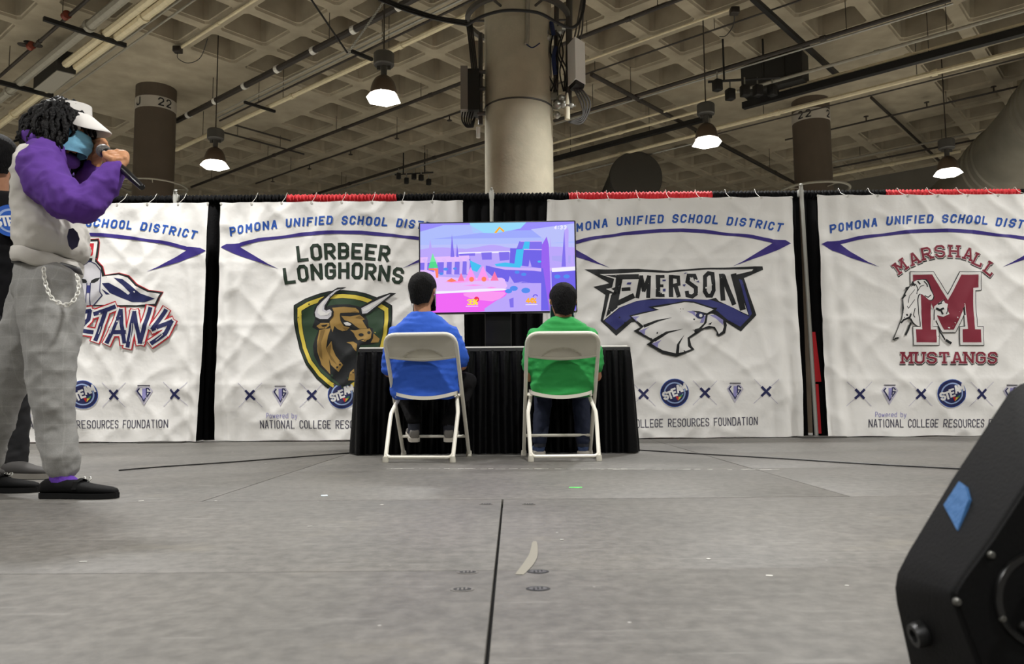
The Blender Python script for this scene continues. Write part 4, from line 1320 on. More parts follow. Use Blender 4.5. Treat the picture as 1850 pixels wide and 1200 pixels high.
# ---- mustang emblem
def emblem_mustang(pr):
    def z(l): return [(1590 + a / 5.0, 430 + b / 5.0) for a, b in l]
    def arc(t):
        pos = [(170, 262, -.62), (300, 190, -.40), (412, 143, -.22), (530, 124, -.07), (657, 124, .07), (785, 150, .24), (882, 203, .42), (985, 285, .60)]
        k = min(pos, key=lambda p: abs((p[0] - 170) / 815 - t)); i = min(range(8), key=lambda j: abs(j / 7 - t))
        k = pos[i]
        return 1590 + k[0] / 5, 430 + k[1] / 5, k[2], 0
    def line(t): return 1590 + (190 + 860 * t) / 5, 430 + 1083 / 5, 0, 0
    for dx, w, ink, ly in ((1.2, 6.2, I_BLACK, 0), (0, 5.6, I_WHITE, 1), (0, 3.9, I_MAROON, 2)):
        def a2(t): x, y, g, s = arc(t); return x + dx * .3, y + dx * 1.3, g, s
        def l2(t): x, y, g, s = line(t); return x + dx * .3, y + dx * 1.3, g, s
        pr.polys(text_polys('MARSHALL', a2, w, 14.0, 19, serif=True, ext=.35), ink, ly)
        pr.polys(text_polys('MUSTANGS', l2, w, 14.0, 17.5, serif=True, ext=.35), ink, ly)
    M = [(285, 335), (455, 335), (600, 565), (720, 335), (870, 335), (878, 450), (825, 455), (842, 828), (900, 828), (905, 945), (735, 945), (730, 828), (778, 825), (752, 600), (655, 830), (572, 830), (450, 590), (455, 828), (505, 828), (505, 945), (315, 945), (310, 828), (370, 828), (352, 468), (290, 465)]
    cl = M + [M[0]]
    pr.polys([z(q) for q in stroke(cl, 58)], I_BLACK, 3)
    pr.polys([z(q) for q in stroke(cl, 46)], I_WHITE, 4)
    pr.poly(z(M), I_MAROON, 5)
    horse = [(300, 395), (345, 385), (395, 385), (425, 430), (440, 470), (470, 525), (455, 560), (425, 562), (395, 535), (345, 505), (322, 560), (335, 700), (345, 800), (290, 770), (262, 730), (235, 740), (205, 800), (160, 905), (112, 915), (150, 820), (180, 735), (200, 640), (195, 560), (230, 480)]
    pr.poly(z(smooth2([(x + (-9 if x < 300 else 9), y + (-8 if y < 500 else 6)) for x, y in horse], 2)), I_BLACK, 6)
    pr.poly(z(smooth2(horse, 2)), I_WHITE, 7)
    for l, w in (([(385, 395), (410, 425), (415, 445)], 9), ([(330, 395), (350, 420)], 14), ([(280, 400), (300, 430), (270, 420)], 16), ([(215, 460), (245, 450)], 15), ([(185, 550), (215, 520)], 15), ([(190, 600), (190, 680)], 10), ([(265, 440), (310, 420), (330, 460), (318, 510)], 7), ([(390, 525), (420, 540), (445, 520)], 9), ([(230, 620), (240, 640), (300, 560)], 6), ([(260, 690), (250, 720), (195, 745), (175, 770)], 16), ([(300, 640), (285, 700), (300, 720)], 8), ([(262, 770), (240, 830), (215, 878)], 18), ([(120, 912), (150, 905)], 14), ([(330, 480), (355, 440), (385, 430)], 6), ([(240, 590), (250, 530), (300, 470)], 5)):
        pr.polys([z(q) for q in stroke(l, w, ext=.2)], I_BLACK, 8)
    pr.poly(z([(480, 620), (520, 590), (560, 560), (575, 590), (600, 600), (590, 650), (610, 690), (560, 715), (510, 700), (495, 760), (520, 800), (470, 800), (475, 700)]), I_WHITE, 7)
    for l, w in (([(515, 600), (545, 590)], 16), ([(500, 640), (530, 655), (560, 640)], 20), ([(540, 660), (555, 690)], 14), ([(485, 650), (480, 740)], 8), ([(570, 560), (540, 580)], 8), ([(520, 800), (540, 860), (580, 920)], 12), ([(590, 925), (632, 952)], 22), ([(600, 640), (585, 690)], 8)):
        pr.polys([z(q) for q in stroke(l, w, ext=.2)], I_BLACK, 8)
    pr.poly(z([(728, 640), (748, 620), (755, 700), (740, 700)]), I_BLACK, 6)

make_banner('white cloth banner with spartan helmet emblem behind the man with the microphone', (-62, 369), (378, 366), (357, 797), (-97, 801), 1, heading(156, 403, .018), emblem_spartan, sponsor_row(152, 713, -.01))
make_banner('white cloth banner with a brown bull on a green and yellow shield', (399, 366), (836, 362), (842, 793), (387, 797), 2, heading(616, 399, -.006), emblem_bull, sponsor_row(619, 713))
make_banner('white cloth banner with a white eagle head on black and indigo lettering', (989, 361), (1430, 355), (1453, 789), (972, 793), 3, heading(1212, 396, -.012), emblem_eagle, sponsor_row(1218, 710, -.022))
make_banner('white cloth banner with a horse leaping through a maroon letter M', (1474, 353), (1912, 350), (1938, 786), (1496, 789), 4, heading(1698, 396, .0), emblem_mustang, sponsor_row(1718, 711, .0))
# ------------------------------------------------------------------ table with black skirt
D_TAB = 5.41
tl_, tr_ = P(643, 622, D_TAB), P(1140, 621, D_TAB)
TZ = 0.745
tb_ = thing('folding_table', 'long folding table in a pleated black floor-length skirt under the television', 'table', ((tl_.x + tr_.x) / 2, D_TAB + .38, 0))
M_TTOP = mat('table_top_white', (208, 205, 196), 0.45)
M_SATIN = mat('black_satin', (3, 3, 4), 0.5, spec=0.16, bump=0.15, bscale=50)
xa, xb = tl_.x + .02, tr_.x - .02
MB().box(((xa + xb) / 2, D_TAB + .38, TZ - .012), (xb - xa, .74, .026), bevel=.008).build('tabletop', M_TTOP, parent=tb_)
for sx in (xa + .2, xb - .2):
    mb = MB()
    mb.tube([(sx, D_TAB + .12, TZ - .03), (sx, D_TAB + .12, .03), (sx, D_TAB + .64, .03), (sx, D_TAB + .64, TZ - .03)], .014, 8)
    mb.build('leg', M_DARKGREY, parent=tb_)
def skirt_path():
    pts = []
    n = 60
    y0, y1 = D_TAB - .002, D_TAB + .77
    for k in range(14): pts.append((xa - .006, y1 - (y1 - y0) * k / 14, Vector((-1, 0, 0))))
    for k in range(n): pts.append((xa - .006 + (xb - xa + .012) * k / n, y0, Vector((0, -1, 0))))
    for k in range(15): pts.append((xb + .006, y0 + (y1 - y0) * k / 14, Vector((1, 0, 0))))
    return pts
base = skirt_path()
# resample finely
fine = []
for (x0, y0, n0), (x1, y1, n1) in zip(base, base[1:]):
    for k in range(8):
        f_ = k / 8
        nn = (n0 * (1 - f_) + n1 * f_).normalized() if n0.dot(n1) > -.5 else n0
        fine.append((x0 + (x1 - x0) * f_, y0 + (y1 - y0) * f_, nn))
zs = [TZ - .013, TZ - .03, TZ - .06, TZ - .10, .52, .36, .18, .07, .006]
vs = []; fs = []
n = len(fine)
for k, z in enumerate(zs):
    s_ = 0.0
    for i, (x, y, nn) in enumerate(fine):
        if i: s_ += math.hypot(x - fine[i - 1][0], y - fine[i - 1][1])
        down = (TZ - z) / TZ
        ph = s_ * 2 * PI / .085 + .9 * math.sin(s_ * 5) + .8 * noise.noise(Vector((s_ * 4, z * 1.2, 3)))
        amp = [.001, .004, .007, .010, .013, .016, .018, .02, .02][k]
        o = amp * (1 + math.sin(ph)) + .045 * down * (.6 + .4 * noise.noise(Vector((s_ * 1.5, 8, 0))))
        # fine gathers under the clip band
        if k in (1, 2, 3): o += .003 * math.sin(s_ * 2 * PI / .028)
        vs.append((x + nn.x * o, y + nn.y * o, z))
for k in range(len(zs) - 1):
    for i in range(n - 1):
        fs.append((k * n + i, k * n + i + 1, (k + 1) * n + i + 1, (k + 1) * n + i))
MB().add(vs, fs).build('skirt', M_SATIN, parent=tb_, smooth=180)
mb = MB()
vs = []; fs = []
for z, o in ((TZ - .011, .0065), (TZ - .034, .0095)):
    for (x, y, nn) in fine: vs.append((x + nn.x * o, y + nn.y * o, z))
for i in range(n - 1): fs.append((i, i + 1, n + i + 1, n + i))
MB().add(vs, fs).build('skirt_clip_band', mat('black_band', (14, 14, 15), 0.5), parent=tb_, smooth=180)
# ------------------------------------------------------------------ television
D_TV = 5.78
c00, c10, c11, c01 = P(755.5, 401.5, D_TV), P(1041.5, 397.5, D_TV), P(1042, 564, D_TV), P(757.5, 567.5, D_TV)
ctr = (c00 + c10 + c11 + c01) / 4
tv_w = ((c10 - c00).length + (c11 - c01).length) / 2
tv_h = ((c01 - c00).length + (c11 - c10).length) / 2
TVR = Matrix.Rotation(-math.atan2((c10 - c00).z, (c10 - c00).x), 3, 'Y')
tv = thing('television', 'large flat television showing a bright violet crystal landscape game', 'television', (ctr.x, D_TV, TZ))
M_BEZ = mat('tv_bezel', (9, 9, 11), 0.4, spec=0.3)
MB().box(ctr + Vector((0, .035, 0)), (tv_w, .055, tv_h), rot=TVR, bevel=.008).build('casing', M_BEZ, parent=tv)
mb = MB()
zb_ = ctr.z - tv_h / 2
mb.box((ctr.x, D_TV + .07, (zb_ + TZ) / 2 + .08), (.20, .03, zb_ - TZ + .16), bevel=.01)
mb.build('stand_neck', M_BEZ, parent=tv)
MB().box((ctr.x, D_TV + .06, TZ + .008), (.46, .26, .014), bevel=.005).build('stand_base', M_BEZ, parent=tv)
# the picture on the screen: flat glowing shapes
SW, SH = tv_w - .022, tv_h - .022
SX = TVR @ Vector((1, 0, 0)); SZ = TVR @ Vector((0, 0, 1))
def scr(p):
    """zoom pixel (1850x1110 crop of the screen) -> screen plane metres"""
    u = (p[0] - 36) / (1795 - 36); v = (p[1] - 40) / (1035 - 40)
    u = min(max(u, 0), 1); v = min(max(v, 0), 1)
    return ((u - .5) * SW, (.5 - v) * SH)
TVS = 1.05
def E(n, rgb): return emis('screen_' + n, rgb, TVS)
E_SKY = [E('sky_a', (150, 140, 246)), E('sky_b', (156, 168, 248)), E('sky_c', (172, 186, 248)), E('sky_d', (184, 190, 246)), E('sky_e', (172, 164, 240))]
E_CY = E('aqua', (150, 214, 246)); E_VI = E('violet', (128, 112, 232)); E_DV = E('deep_violet', (112, 100, 228)); E_LV = E('light_violet', (184, 164, 246))
E_LI = E('lilac', (206, 178, 246)); E_WH = E('white', (240, 236, 255)); E_TE = E('turquoise', (72, 190, 238)); E_BL = E('blue', (84, 140, 236))
E_MG = E('magenta', (236, 104, 240)); E_PK = E('pink', (246, 150, 236)); E_RO = E('rose', (246, 120, 172)); E_PP = E('pale_pink', (226, 186, 248))
E_GR = E('green', (84, 214, 140)); E_OR = E('orange', (250, 128, 96)); E_YE = E('yellow', (250, 226, 70)); E_AM = E('amber', (250, 176, 50)); E_PU = E('purple', (150, 100, 236)); E_RD = E('red', (232, 50, 90)); E_G2 = E('bright_green', (120, 232, 160))
EM = E_SKY + [E_CY, E_VI, E_DV, E_LV, E_LI, E_WH, E_TE, E_BL, E_MG, E_PK, E_RO, E_PP, E_GR, E_OR, E_YE, E_AM, E_PU, E_RD, E_G2]
pr = Print()
def rect(x0, y0, x1, y1): return [(x0, y0), (x1, y0), (x1, y1), (x0, y1)]
for k, (y0, y1) in enumerate(((36, 130), (130, 215), (215, 280), (280, 340), (340, 1040))): pr.poly(rect(30, y0, 1800, y1), E_SKY[k], 0)
pr.poly([(600, 36), (1250, 36), (1180, 110), (900, 160), (640, 150)], E_CY, 1)
pr.poly([(36, 130), (300, 60), (600, 60), (760, 150), (400, 190), (36, 230)], E_SKY[2], 1)
pr.poly([(1300, 120), (1795, 60), (1795, 260), (1500, 280)], E_SKY[3], 1)
pr.poly(smooth2([(36, 330), (300, 310), (560, 330), (820, 290), (940, 300), (1080, 330), (1300, 320), (1795, 330), (1795, 420), (36, 420)], 2), E_LV, 2)
pr.poly([(470, 370), (1100, 360), (1100, 378), (470, 385)], E_WH, 3)
pr.poly([(36, 420), (700, 400), (1100, 395), (1795, 520), (1795, 1040), (36, 1040)], E_LV, 3)
# cliffs
pr.poly([(36, 460), (600, 420), (620, 520), (580, 620), (36, 600)], E_VI, 4)
for x in (60, 170, 280, 370, 460, 540): pr.poly([(x, 440), (x + 40, 430), (x + 60, 470), (x + 50, 620), (x + 20, 610), (x + 25, 480)], E_LI, 5)
pr.poly([(36, 420), (590, 405), (600, 440), (560, 470), (36, 480)], E_PP, 5)
pr.poly([(480, 385), (660, 380), (660, 410), (480, 410)], E_VI, 4)
pr.poly([(730, 375), (850, 372), (850, 455), (740, 455)], E_VI, 4); pr.poly([(930, 372), (1050, 370), (1050, 460), (940, 470)], E_VI, 4)
pr.poly([(600, 460), (730, 520), (680, 590), (620, 570)], E_TE, 6)
# spires
for a, b, c_, y0, y1 in ((115, 150, 195, 220, 470), (380, 398, 425, 165, 420), (445, 455, 475, 270, 420), (1505, 1520, 1540, 210, 560), (1740, 1760, 1785, 300, 520)):
    pr.poly([(a, y1), (b, y0), (c_, y1)], E_VI if a > 300 and a < 1000 else E_LV, 6)
pr.poly([(1640, 545), (1680, 140), (1712, 100), (1730, 140), (1715, 545)], E_LV, 6); pr.poly([(1640, 545), (1680, 140), (1690, 545)], E_VI, 7)
# waterfall block
pr.poly([(1165, 255), (1420, 255), (1430, 345), (1130, 345)], E_VI, 6); pr.poly([(1060, 330), (1430, 345), (1420, 560), (1050, 510)], E_DV, 7)
pr.poly([(1225, 255), (1285, 255), (1275, 345), (1200, 340)], E_TE, 8); pr.poly([(1130, 345), (1215, 340), (1190, 530), (1105, 510)], E_TE, 9)
pr.poly([(880, 505), (1000, 490), (1190, 515), (1170, 550), (900, 530)], E_TE, 9); pr.poly([(1180, 250), (1420, 252), (1420, 262), (1180, 260)], E_LI, 8); pr.poly([(1215, 340), (1425, 345), (1425, 358), (1212, 352)], E_LI, 8)
# ledges on the right
pr.poly([(780, 520), (900, 540), (1150, 560), (1420, 600), (1420, 725), (1060, 720), (850, 640), (780, 580)], E_DV, 6)
pr.poly([(820, 530), (1000, 545), (1400, 560), (1795, 545), (1795, 590), (1400, 590), (1000, 570)], E_LI, 7)
pr.poly([(1000, 730), (1200, 705), (1400, 740), (1400, 1035), (960, 1035), (960, 860)], E_LV, 6)
pr.poly([(1040, 900), (1090, 880), (1090, 990), (1050, 990)], E_VI, 7); pr.poly([(1050, 640), (1100, 720), (1030, 715)], E_LV, 8); pr.poly([(1280, 460), (1300, 540), (1265, 540)], E_LV, 9)
pr.poly([(1430, 1030), (1400, 1030), (1410, 560), (1420, 300), (1478, 205), (1500, 300), (1520, 1030)], E_PU, 8); pr.poly([(1400, 1030), (1410, 560), (1430, 560), (1490, 1030)], E_DV, 9)
pr.poly([(1525, 590), (1795, 575), (1795, 1030), (1525, 1030)], E_DV, 7); pr.poly([(1530, 560), (1795, 545), (1795, 590), (1530, 605)], E_WH, 8)
# foreground path
pr.poly(smooth2([(36, 640), (500, 655), (800, 660), (960, 660), (1000, 700), (990, 800), (600, 820), (36, 820)], 2), E_PP, 7)
pr.poly([(36, 560), (110, 560), (240, 600), (240, 660), (36, 660)], E_PP, 7)
pr.poly(smooth2([(36, 830), (300, 820), (700, 800), (1000, 790), (1000, 860), (900, 910), (760, 1000), (700, 1040), (36, 1040)], 2), E_MG, 8)
pr.poly(smooth2([(520, 830), (700, 812), (980, 815), (980, 860), (850, 920), (600, 880)], 2), E_PK, 9)
pr.poly(smooth2([(36, 800), (400, 800), (700, 780), (980, 780), (980, 800), (600, 815), (36, 830)], 2), E_WH, 9)
for y, x0, x1 in ((700, 300, 620), (740, 520, 760), (770, 780, 900)): pr.poly([(x0, y), ((x0 + x1) / 2, y - 12), (x1, y), ((x0 + x1) / 2, y + 8)], E_PK, 9)
for x, s in ((500, .7), (610, 1.2), (750, 1.3), (880, .8)):
    pr.poly([(x - 60 * s, 690), (x, 690 - 130 * s), (x + 55 * s, 690)], E_RO if s < 1 else E_PK, 9)
    if s > 1: pr.poly(circle2(x + 8, 672, 28, 12), E_OR, 10)
pr.poly([(330, 690), (390, 655), (450, 690), (390, 700)], E_OR, 10)
pr.poly([(128, 540), (178, 375), (240, 540)], E_GR, 9); pr.poly([(150, 470), (178, 375), (215, 470)], E_G2, 10); pr.poly([(130, 545), (240, 545), (240, 650), (215, 650), (205, 570), (130, 560)], E_OR, 9)
for x, y, r in ((325, 555, 28), (430, 550, 22), (275, 605, 24), (1135, 600, 28), (1210, 625, 30), (1590, 655, 36), (1695, 655, 36), (1390, 485, 20), (1035, 810, 40), (1095, 780, 46), (1230, 805, 50)):
    pr.poly(circle2(x, y, r, 12, ry=r * .62), E_BL if y > 540 else E_TE, 10)
# counters and clock
pr.polys(text_polys('35%', lambda t: (575 + 100 * t, 925, -.1, .1), 13, 34, 52, ext=.3), E_YE, 12)
pr.poly(circle2(672, 895, 30, 10), E_RD, 11)
pr.polys(text_polys('44%', lambda t: (1238 + 100 * t, 918, -.05, .1), 13, 34, 50, ext=.3), E_AM, 12)
pr.polys([[(a, b) for a, b in q] for q in stroke(circle2(1338, 880, 26, 10, a0=PI, a1=2 * PI), 12, ext=0)], E_DV, 12)
pr.polys(text_polys('4:33', lambda t: (1565 + 140 * t, 105, 0, .12), 9, 22, 36, ext=.3), E_WH, 12)
pr.poly([(880, 155), (940, 85), (1000, 135), (985, 150), (945, 110), (905, 160)], E_AM, 11)
pr.poly(rect(550, 968, 690, 974), E_WH, 11); pr.poly(rect(1225, 960, 1360, 966), E_WH, 11)
def tv_surf(x, z, off): return ctr + SX * x + SZ * z + Vector((0, .0075 - off, 0))
me = pr.mesh(scr, tv_surf, EM, None, eps0=.002, eps=.0003)
off = world_of(tv)
for v in me.vertices: v.co = v.co - off
me.name = 'screen'
link_mesh('screen', me, EM, tv, smooth=0, label='glowing violet landscape picture')

# ------------------------------------------------------------------ folding chairs
M_CHAIR = mat('beige_chair_plastic', (210, 206, 191), 0.45, bump=.05, bscale=200)
M_CHAIRF = mat('beige_chair_steel', (230, 226, 212), 0.38)
M_FOOT = mat('rubber_foot', (188, 184, 170), 0.6)
def make_chair(label):
    t = thing('folding_chair', label, 'chair')
    hx = .2225
    top = Vector((0, -.265, .775)); foot = Vector((0, .265, .012))
    def up(z): f_ = (z - foot.z) / (top.z - foot.z); return foot.lerp(top, f_)
    # back frame: one bent tube from front foot over the top to the other front foot
    r_ = .07
    pts = [Vector((-hx, foot.y, foot.z)), Vector((-hx, up(.40).y, .40)), Vector((-hx, up(.68).y, .68))]
    pts += bez((-hx, up(.70).y, .70), (-hx, up(.775).y, .775), (-hx + .075, up(.775).y, .775), 6)
    pts += [Vector((-p.x, p.y, p.z)) for p in pts[::-1]]
    mb = MB().tube(pts, .0125, 10)
    mb.tube([(-hx, up(.135).y, .135), (hx, up(.135).y, .135)], .010, 8)
    mb.build('back_frame', M_CHAIRF, parent=t)
    # rear legs
    rp = [Vector((-.190, .015, .405)), Vector((-.192, -.02, .375)), Vector((-.208, -.09, .31)), Vector((-.212, -.13, .26)), Vector((-.206, -.262, .02))]
    for s in (-1, 1):
        MB().tube(spline([Vector((p.x * s, p.y, p.z)) for p in rp], 4), .0125, 10).build('rear_leg', M_CHAIRF, parent=t)
    bar = bez((-.204, -.252, .05), (-.200, -.258, .032), (-.175, -.258, .030), 4)
    bar += [Vector((-p.x, p.y, p.z)) for p in bar[::-1]]
    MB().tube(bar, .0105, 8).build('rear_bar', M_CHAIRF, parent=t)
    for s in (-1, 1):
        MB().lathe((s * .206, -.263, 0), [(.0185, 0), (.019, .015), (.016, .035), (.012, .036)], 12).build('rubber_foot', M_FOOT, parent=t)
        MB().lathe((s * hx, .265, 0), [(.0185, 0), (.019, .015), (.016, .035), (.012, .036)], 12).build('rubber_foot', M_FOOT, parent=t)
    # backrest: moulded shell with rolled rim and an oval dish, lower edge swooping
    nx, nz = 64, 36
    outer = []; inner = []
    for j in range(nz + 1):
        for i in range(nx + 1):
            s = -1 + 2 * i / nx; w = j / nz
            zlo = .628 - .012 * (1 - s * s) + .006 * abs(s); zhi = .772 - .030 * max(0, abs(s) - .72) ** 2 / .0784
            z = zlo + (zhi - zlo) * w
            x = s * (hx - .012)
            y = up(z).y + .028 * (1 - s * s)
            e = (s / .62) ** 2 + ((z - .612) / .078) ** 2
            dish = .026 * max(0, z - .612) / .078 + .003 if e < 1 and w > .09 else 0
            rim = -.007 if (w < .07 or w > .93) else 0
            outer.append(Vector((x, y + dish + rim - .004, z))); inner.append(Vector((x, y + dish * .8 + .012, z)))
    n = (nx + 1) * (nz + 1)
    fs = []
    for j in range(nz):
        for i in range(nx):
            a = j * (nx + 1) + i
            fs.append((a, a + 1, a + nx + 2, a + nx + 1)); fs.append((n + a, n + a + nx + 1, n + a + nx + 2, n + a + 1))
    for i in range(nx):
        fs.append((i, n + i, n + i + 1, i + 1)); a = nz * (nx + 1) + i
        fs.append((a, a + 1, n + a + 1, n + a))
    for j in range(nz):
        a = j * (nx + 1); fs.append((a, a + nx + 1, n + a + nx + 1, n + a)); a += nx
        fs.append((a, n + a, n + a + nx + 1, a + nx + 1))
    MB().add(outer + inner, fs).build('backrest', M_CHAIR, parent=t, smooth=50)
    # seat: shallow pan with turned-down rim
    nx, ny = 20, 14
    up_v = []; lo_v = []
    for j in range(ny + 1):
        for i in range(nx + 1):
            s = -1 + 2 * i / nx; w = j / ny
            y = -.115 + .41 * w
            hw = .197 - .012 * w
            rc = .05
            corner = max(0, abs(s) - .78) / .22
            yy = y + (.04 * corner ** 2 if w < .5 else -.04 * corner ** 2) * (1 - abs(2 * w - 1) * 0) * (1 if (w < .12 or w > .88) else 0)
            z = .425 - (.012 + .020 * (1 - w) ** 3) * (1 - s * s) + .012 * w
            if abs(s) > .93 or j in (0, ny): z += .004
            up_v.append(Vector((s * hw, yy, z))); lo_v.append(Vector((s * hw, yy, z - .022)))
    n = (nx + 1) * (ny + 1); fs = []
    for j in range(ny):
        for i in range(nx):
            a = j * (nx + 1) + i
            fs.append((a, a + 1, a + nx + 2, a + nx + 1)); fs.append((n + a, n + a + nx + 1, n + a + nx + 2, n + a + 1))
    for i in range(nx):
        fs.append((i, n + i, n + i + 1, i + 1)); a = ny * (nx + 1) + i
        fs.append((a, a + 1, n + a + 1, n + a))
    for j in range(ny):
        a = j * (nx + 1); fs.append((a, a + nx + 1, n + a + nx + 1, n + a)); a += nx
        fs.append((a, n + a, n + a + nx + 1, a + nx + 1))
    MB().add(up_v + lo_v, fs).build('seat', M_CHAIR, parent=t, smooth=50)
    mb = MB()
    for s in (-1, 1):
        mb.tube([(s * .188, -.08, .40), (s * .188, .27, .412)], .009, 8)
        mb.tube([(s * .180, .02, .405), (s * (hx + .004), up(.40).y, .40)], .007, 8)
    mb.build('seat_bracket', M_CHAIRF, parent=t)
    return t
CH1 = Vector((P(765, 834, 4.73).x, 4.985, 0)); CH2 = Vector((P(1018, 834, 4.73).x, 4.985, 0))
chair1 = make_chair('beige folding chair under the boy in the blue T-shirt')
chair2 = dup(chair1, (CH2.x, CH2.y, 0), .035, label='beige folding chair under the boy in the green T-shirt')
chair1.location = CH1; chair1.rotation_euler = (0, 0, -.10)
# ------------------------------------------------------------------ people
def skin_mat(name, rgb): return mat(name, rgb, 0.6, spec=.3, var=.05, vscale=30, bump=.05, bscale=150)
M_HAIRBLK = mat('black_hair', (8, 7, 7), 0.75, spec=.2, bump=.6, bscale=180, stretch=(1, 1, .3))
M_EYEW = mat('eye_white', (225, 220, 212), 0.3)
M_EYED = mat('eye_dark', (30, 20, 14), 0.25)
def frame(yaw, pitch=0.0, roll=0.0):
    return Matrix.Rotation(yaw, 3, 'Z') @ Matrix.Rotation(pitch, 3, 'X') @ Matrix.Rotation(roll, 3, 'Y')
def head_shapes(mb, C, h, R):
    """face looks along R @ +Y; pitch > 0 looks up"""
    def w(x, y, z): return Vector(C) + R @ (Vector((x, y, z)) * h)
    def ball(c, r): mb.ball(w(*c), [a * h for a in r], 20, rot=R)
    ball((0, -.04, .13), (.345, .425, .365))
    ball((0, .05, -.10), (.30, .33, .36))
    ball((0, .12, -.24), (.235, .25, .22))
    ball((0, .26, -.38), (.11, .10, .09))
    for s in (-1, 1):
        ball((.155 * s, .26, -.10), (.11, .10, .11))
        ball((.17 * s, .02, -.27), (.09, .17, .13))
        mb.limb([w(.352 * s, -.02, .06), w(.375 * s, -.04, .03), w(.36 * s, -.01, -.08)], [.05 * h, .06 * h, .035 * h], 10, flat=.45, up=R @ Vector((0, 1, 0)))
        mb.limb([w(.05 * s, .365, .085), w(.14 * s, .375, .11), w(.22 * s, .325, .085)], [.03 * h] * 3, 8)
        ball((.045 * s, .44, -.145), (.04, .045, .035))
    mb.limb([w(0, .375, .05), w(0, .42, -.04), w(0, .475, -.13)], [.035 * h, .042 * h, .05 * h], 10)
    mb.limb([w(-.09, .355, -.255), w(0, .395, -.25), w(.09, .355, -.255)], [.018 * h, .028 * h, .018 * h], 8)
    mb.limb([w(-.08, .35, -.29), w(0, .385, -.295), w(.08, .35, -.29)], [.018 * h, .03 * h, .018 * h], 8)
    return w
def eyes(C, h, R, parent):
    def w(x, y, z): return Vector(C) + R @ (Vector((x, y, z)) * h)
    for s in (-1, 1):
        mb = MB().ball(w(.145 * s, .325, .03), .055 * h, 14)
        mb.ball(w(.145 * s, .36, .03), .026 * h, 10, mi=1)
        mb.build('eye', [M_EYEW, M_EYED], parent=parent, smooth=180)
def hand_shapes(mb, wrist, palm_dir, up_dir, size=.18, curl=.6, side=1):
    """relaxed hand: palm along palm_dir, back of the hand along up_dir"""
    f = palm_dir.normalized(); u = (up_dir - f * up_dir.dot(f)).normalized(); s = f.cross(u) * side
    k = size / .18
    W = Vector(wrist)
    mb.limb([W, W + f * .035 * k, W + f * .08 * k], [.024 * k, .036 * k, .038 * k], 14, flat=.42, up=s)
    for i, (o, L) in enumerate(((-.028, .066), (-.009, .076), (.010, .071), (.028, .056))):
        b = W + f * .085 * k + s * o * k
        d = f; p = [b]; c = b
        for j, fr in enumerate((.42, .32, .26)):
            a = curl * (.5 + .5 * j) + .06 * i
            d = (f * math.cos(a * (j + .6)) - u * math.sin(a * (j + .6))).normalized()
            c = c + d * L * fr * k; p.append(c)
        mb.limb(p, [.0095 * k, .009 * k, .0082 * k, .007 * k], 9)
    b = W + f * .03 * k - s * .026 * k
    mb.limb([b, b + (f * .6 - s * .7 - u * .2).normalized() * .035 * k, b + (f * .6 - s * .7 - u * .2).normalized() * .035 * k + (f * .9 - s * .1 - u * .4).normalized() * .034 * k], [.014 * k, .011 * k, .0085 * k], 9)
def fold(v, seed, amp=1.0):
    return [(.006 * amp, 9, (1, 1, 1.3)), (.004 * amp, 21, (1, 1, 1.2))]
def q3(l): return [P(a, b, d) for a, b, d in l]
def shoe(parent, name, heel, toe, m, m_sole, h=.075, w=.045, ankle=.06, sole=.022, label=None):
    heel, toe = Vector(heel), Vector(toe)
    d = toe - heel; L = d.length; d.normalize(); s = Vector((d.y, -d.x, 0)).normalized(); u = d.cross(s)
    if u.z < 0: u = -u
    prof = [(0, .55, .80), (.06, .78, 1.0), (.2, .82, 1.0), (.36, .82, .98), (.48, .88, .86), (.6, .98, .66), (.75, 1.0, .52), (.88, .86, .42), (.96, .6, .32), (1.0, .3, .18)]
    def sect(t, ww, z0, z1, n=16):
        out = []
        c = heel + d * (L * t)
        for k in range(n):
            a = 2 * PI * k / n
            cc, ss = math.cos(a), math.sin(a)
            zz = z0 + (z1 - z0) * (.5 + .5 * math.copysign(abs(ss) ** .7, ss))
            out.append(c + s * (ww * math.copysign(abs(cc) ** .75, cc)) + u * zz)
        return out
    mb = MB(); vs = []; fs = []; n = 16
    for t, ww, hh in prof: vs += sect(t, ww * w, sole * .8, sole + (h - sole) * hh)
    for i in range(len(prof) - 1):
        for k in range(n):
            fs.append((i * n + k, i * n + (k + 1) % n, (i + 1) * n + (k + 1) % n, (i + 1) * n + k))
    fs.append(tuple(range(n))); fs.append(tuple((len(prof) - 1) * n + k for k in range(n)))
    mb.add(vs, fs)
    o = mb.build(name, m, parent=parent, smooth=60, label=label)
    mb = MB(); A = []; B = []
    pr = [(-.01, .5), (.05, .85), (.3, .88), (.5, .92), (.7, 1.08), (.85, .98), (.96, .66), (1.015, .25)]
    for t, ww in pr: A.append(heel + d * L * t + s * ww * w)
    for t, ww in pr[::-1]: A.append(heel + d * L * t - s * ww * w)
    mb.loftpoly(A, [p + u * sole for p in A])
    mb.build('sole', m_sole, parent=o, smooth=40)
    return o, d, s, u

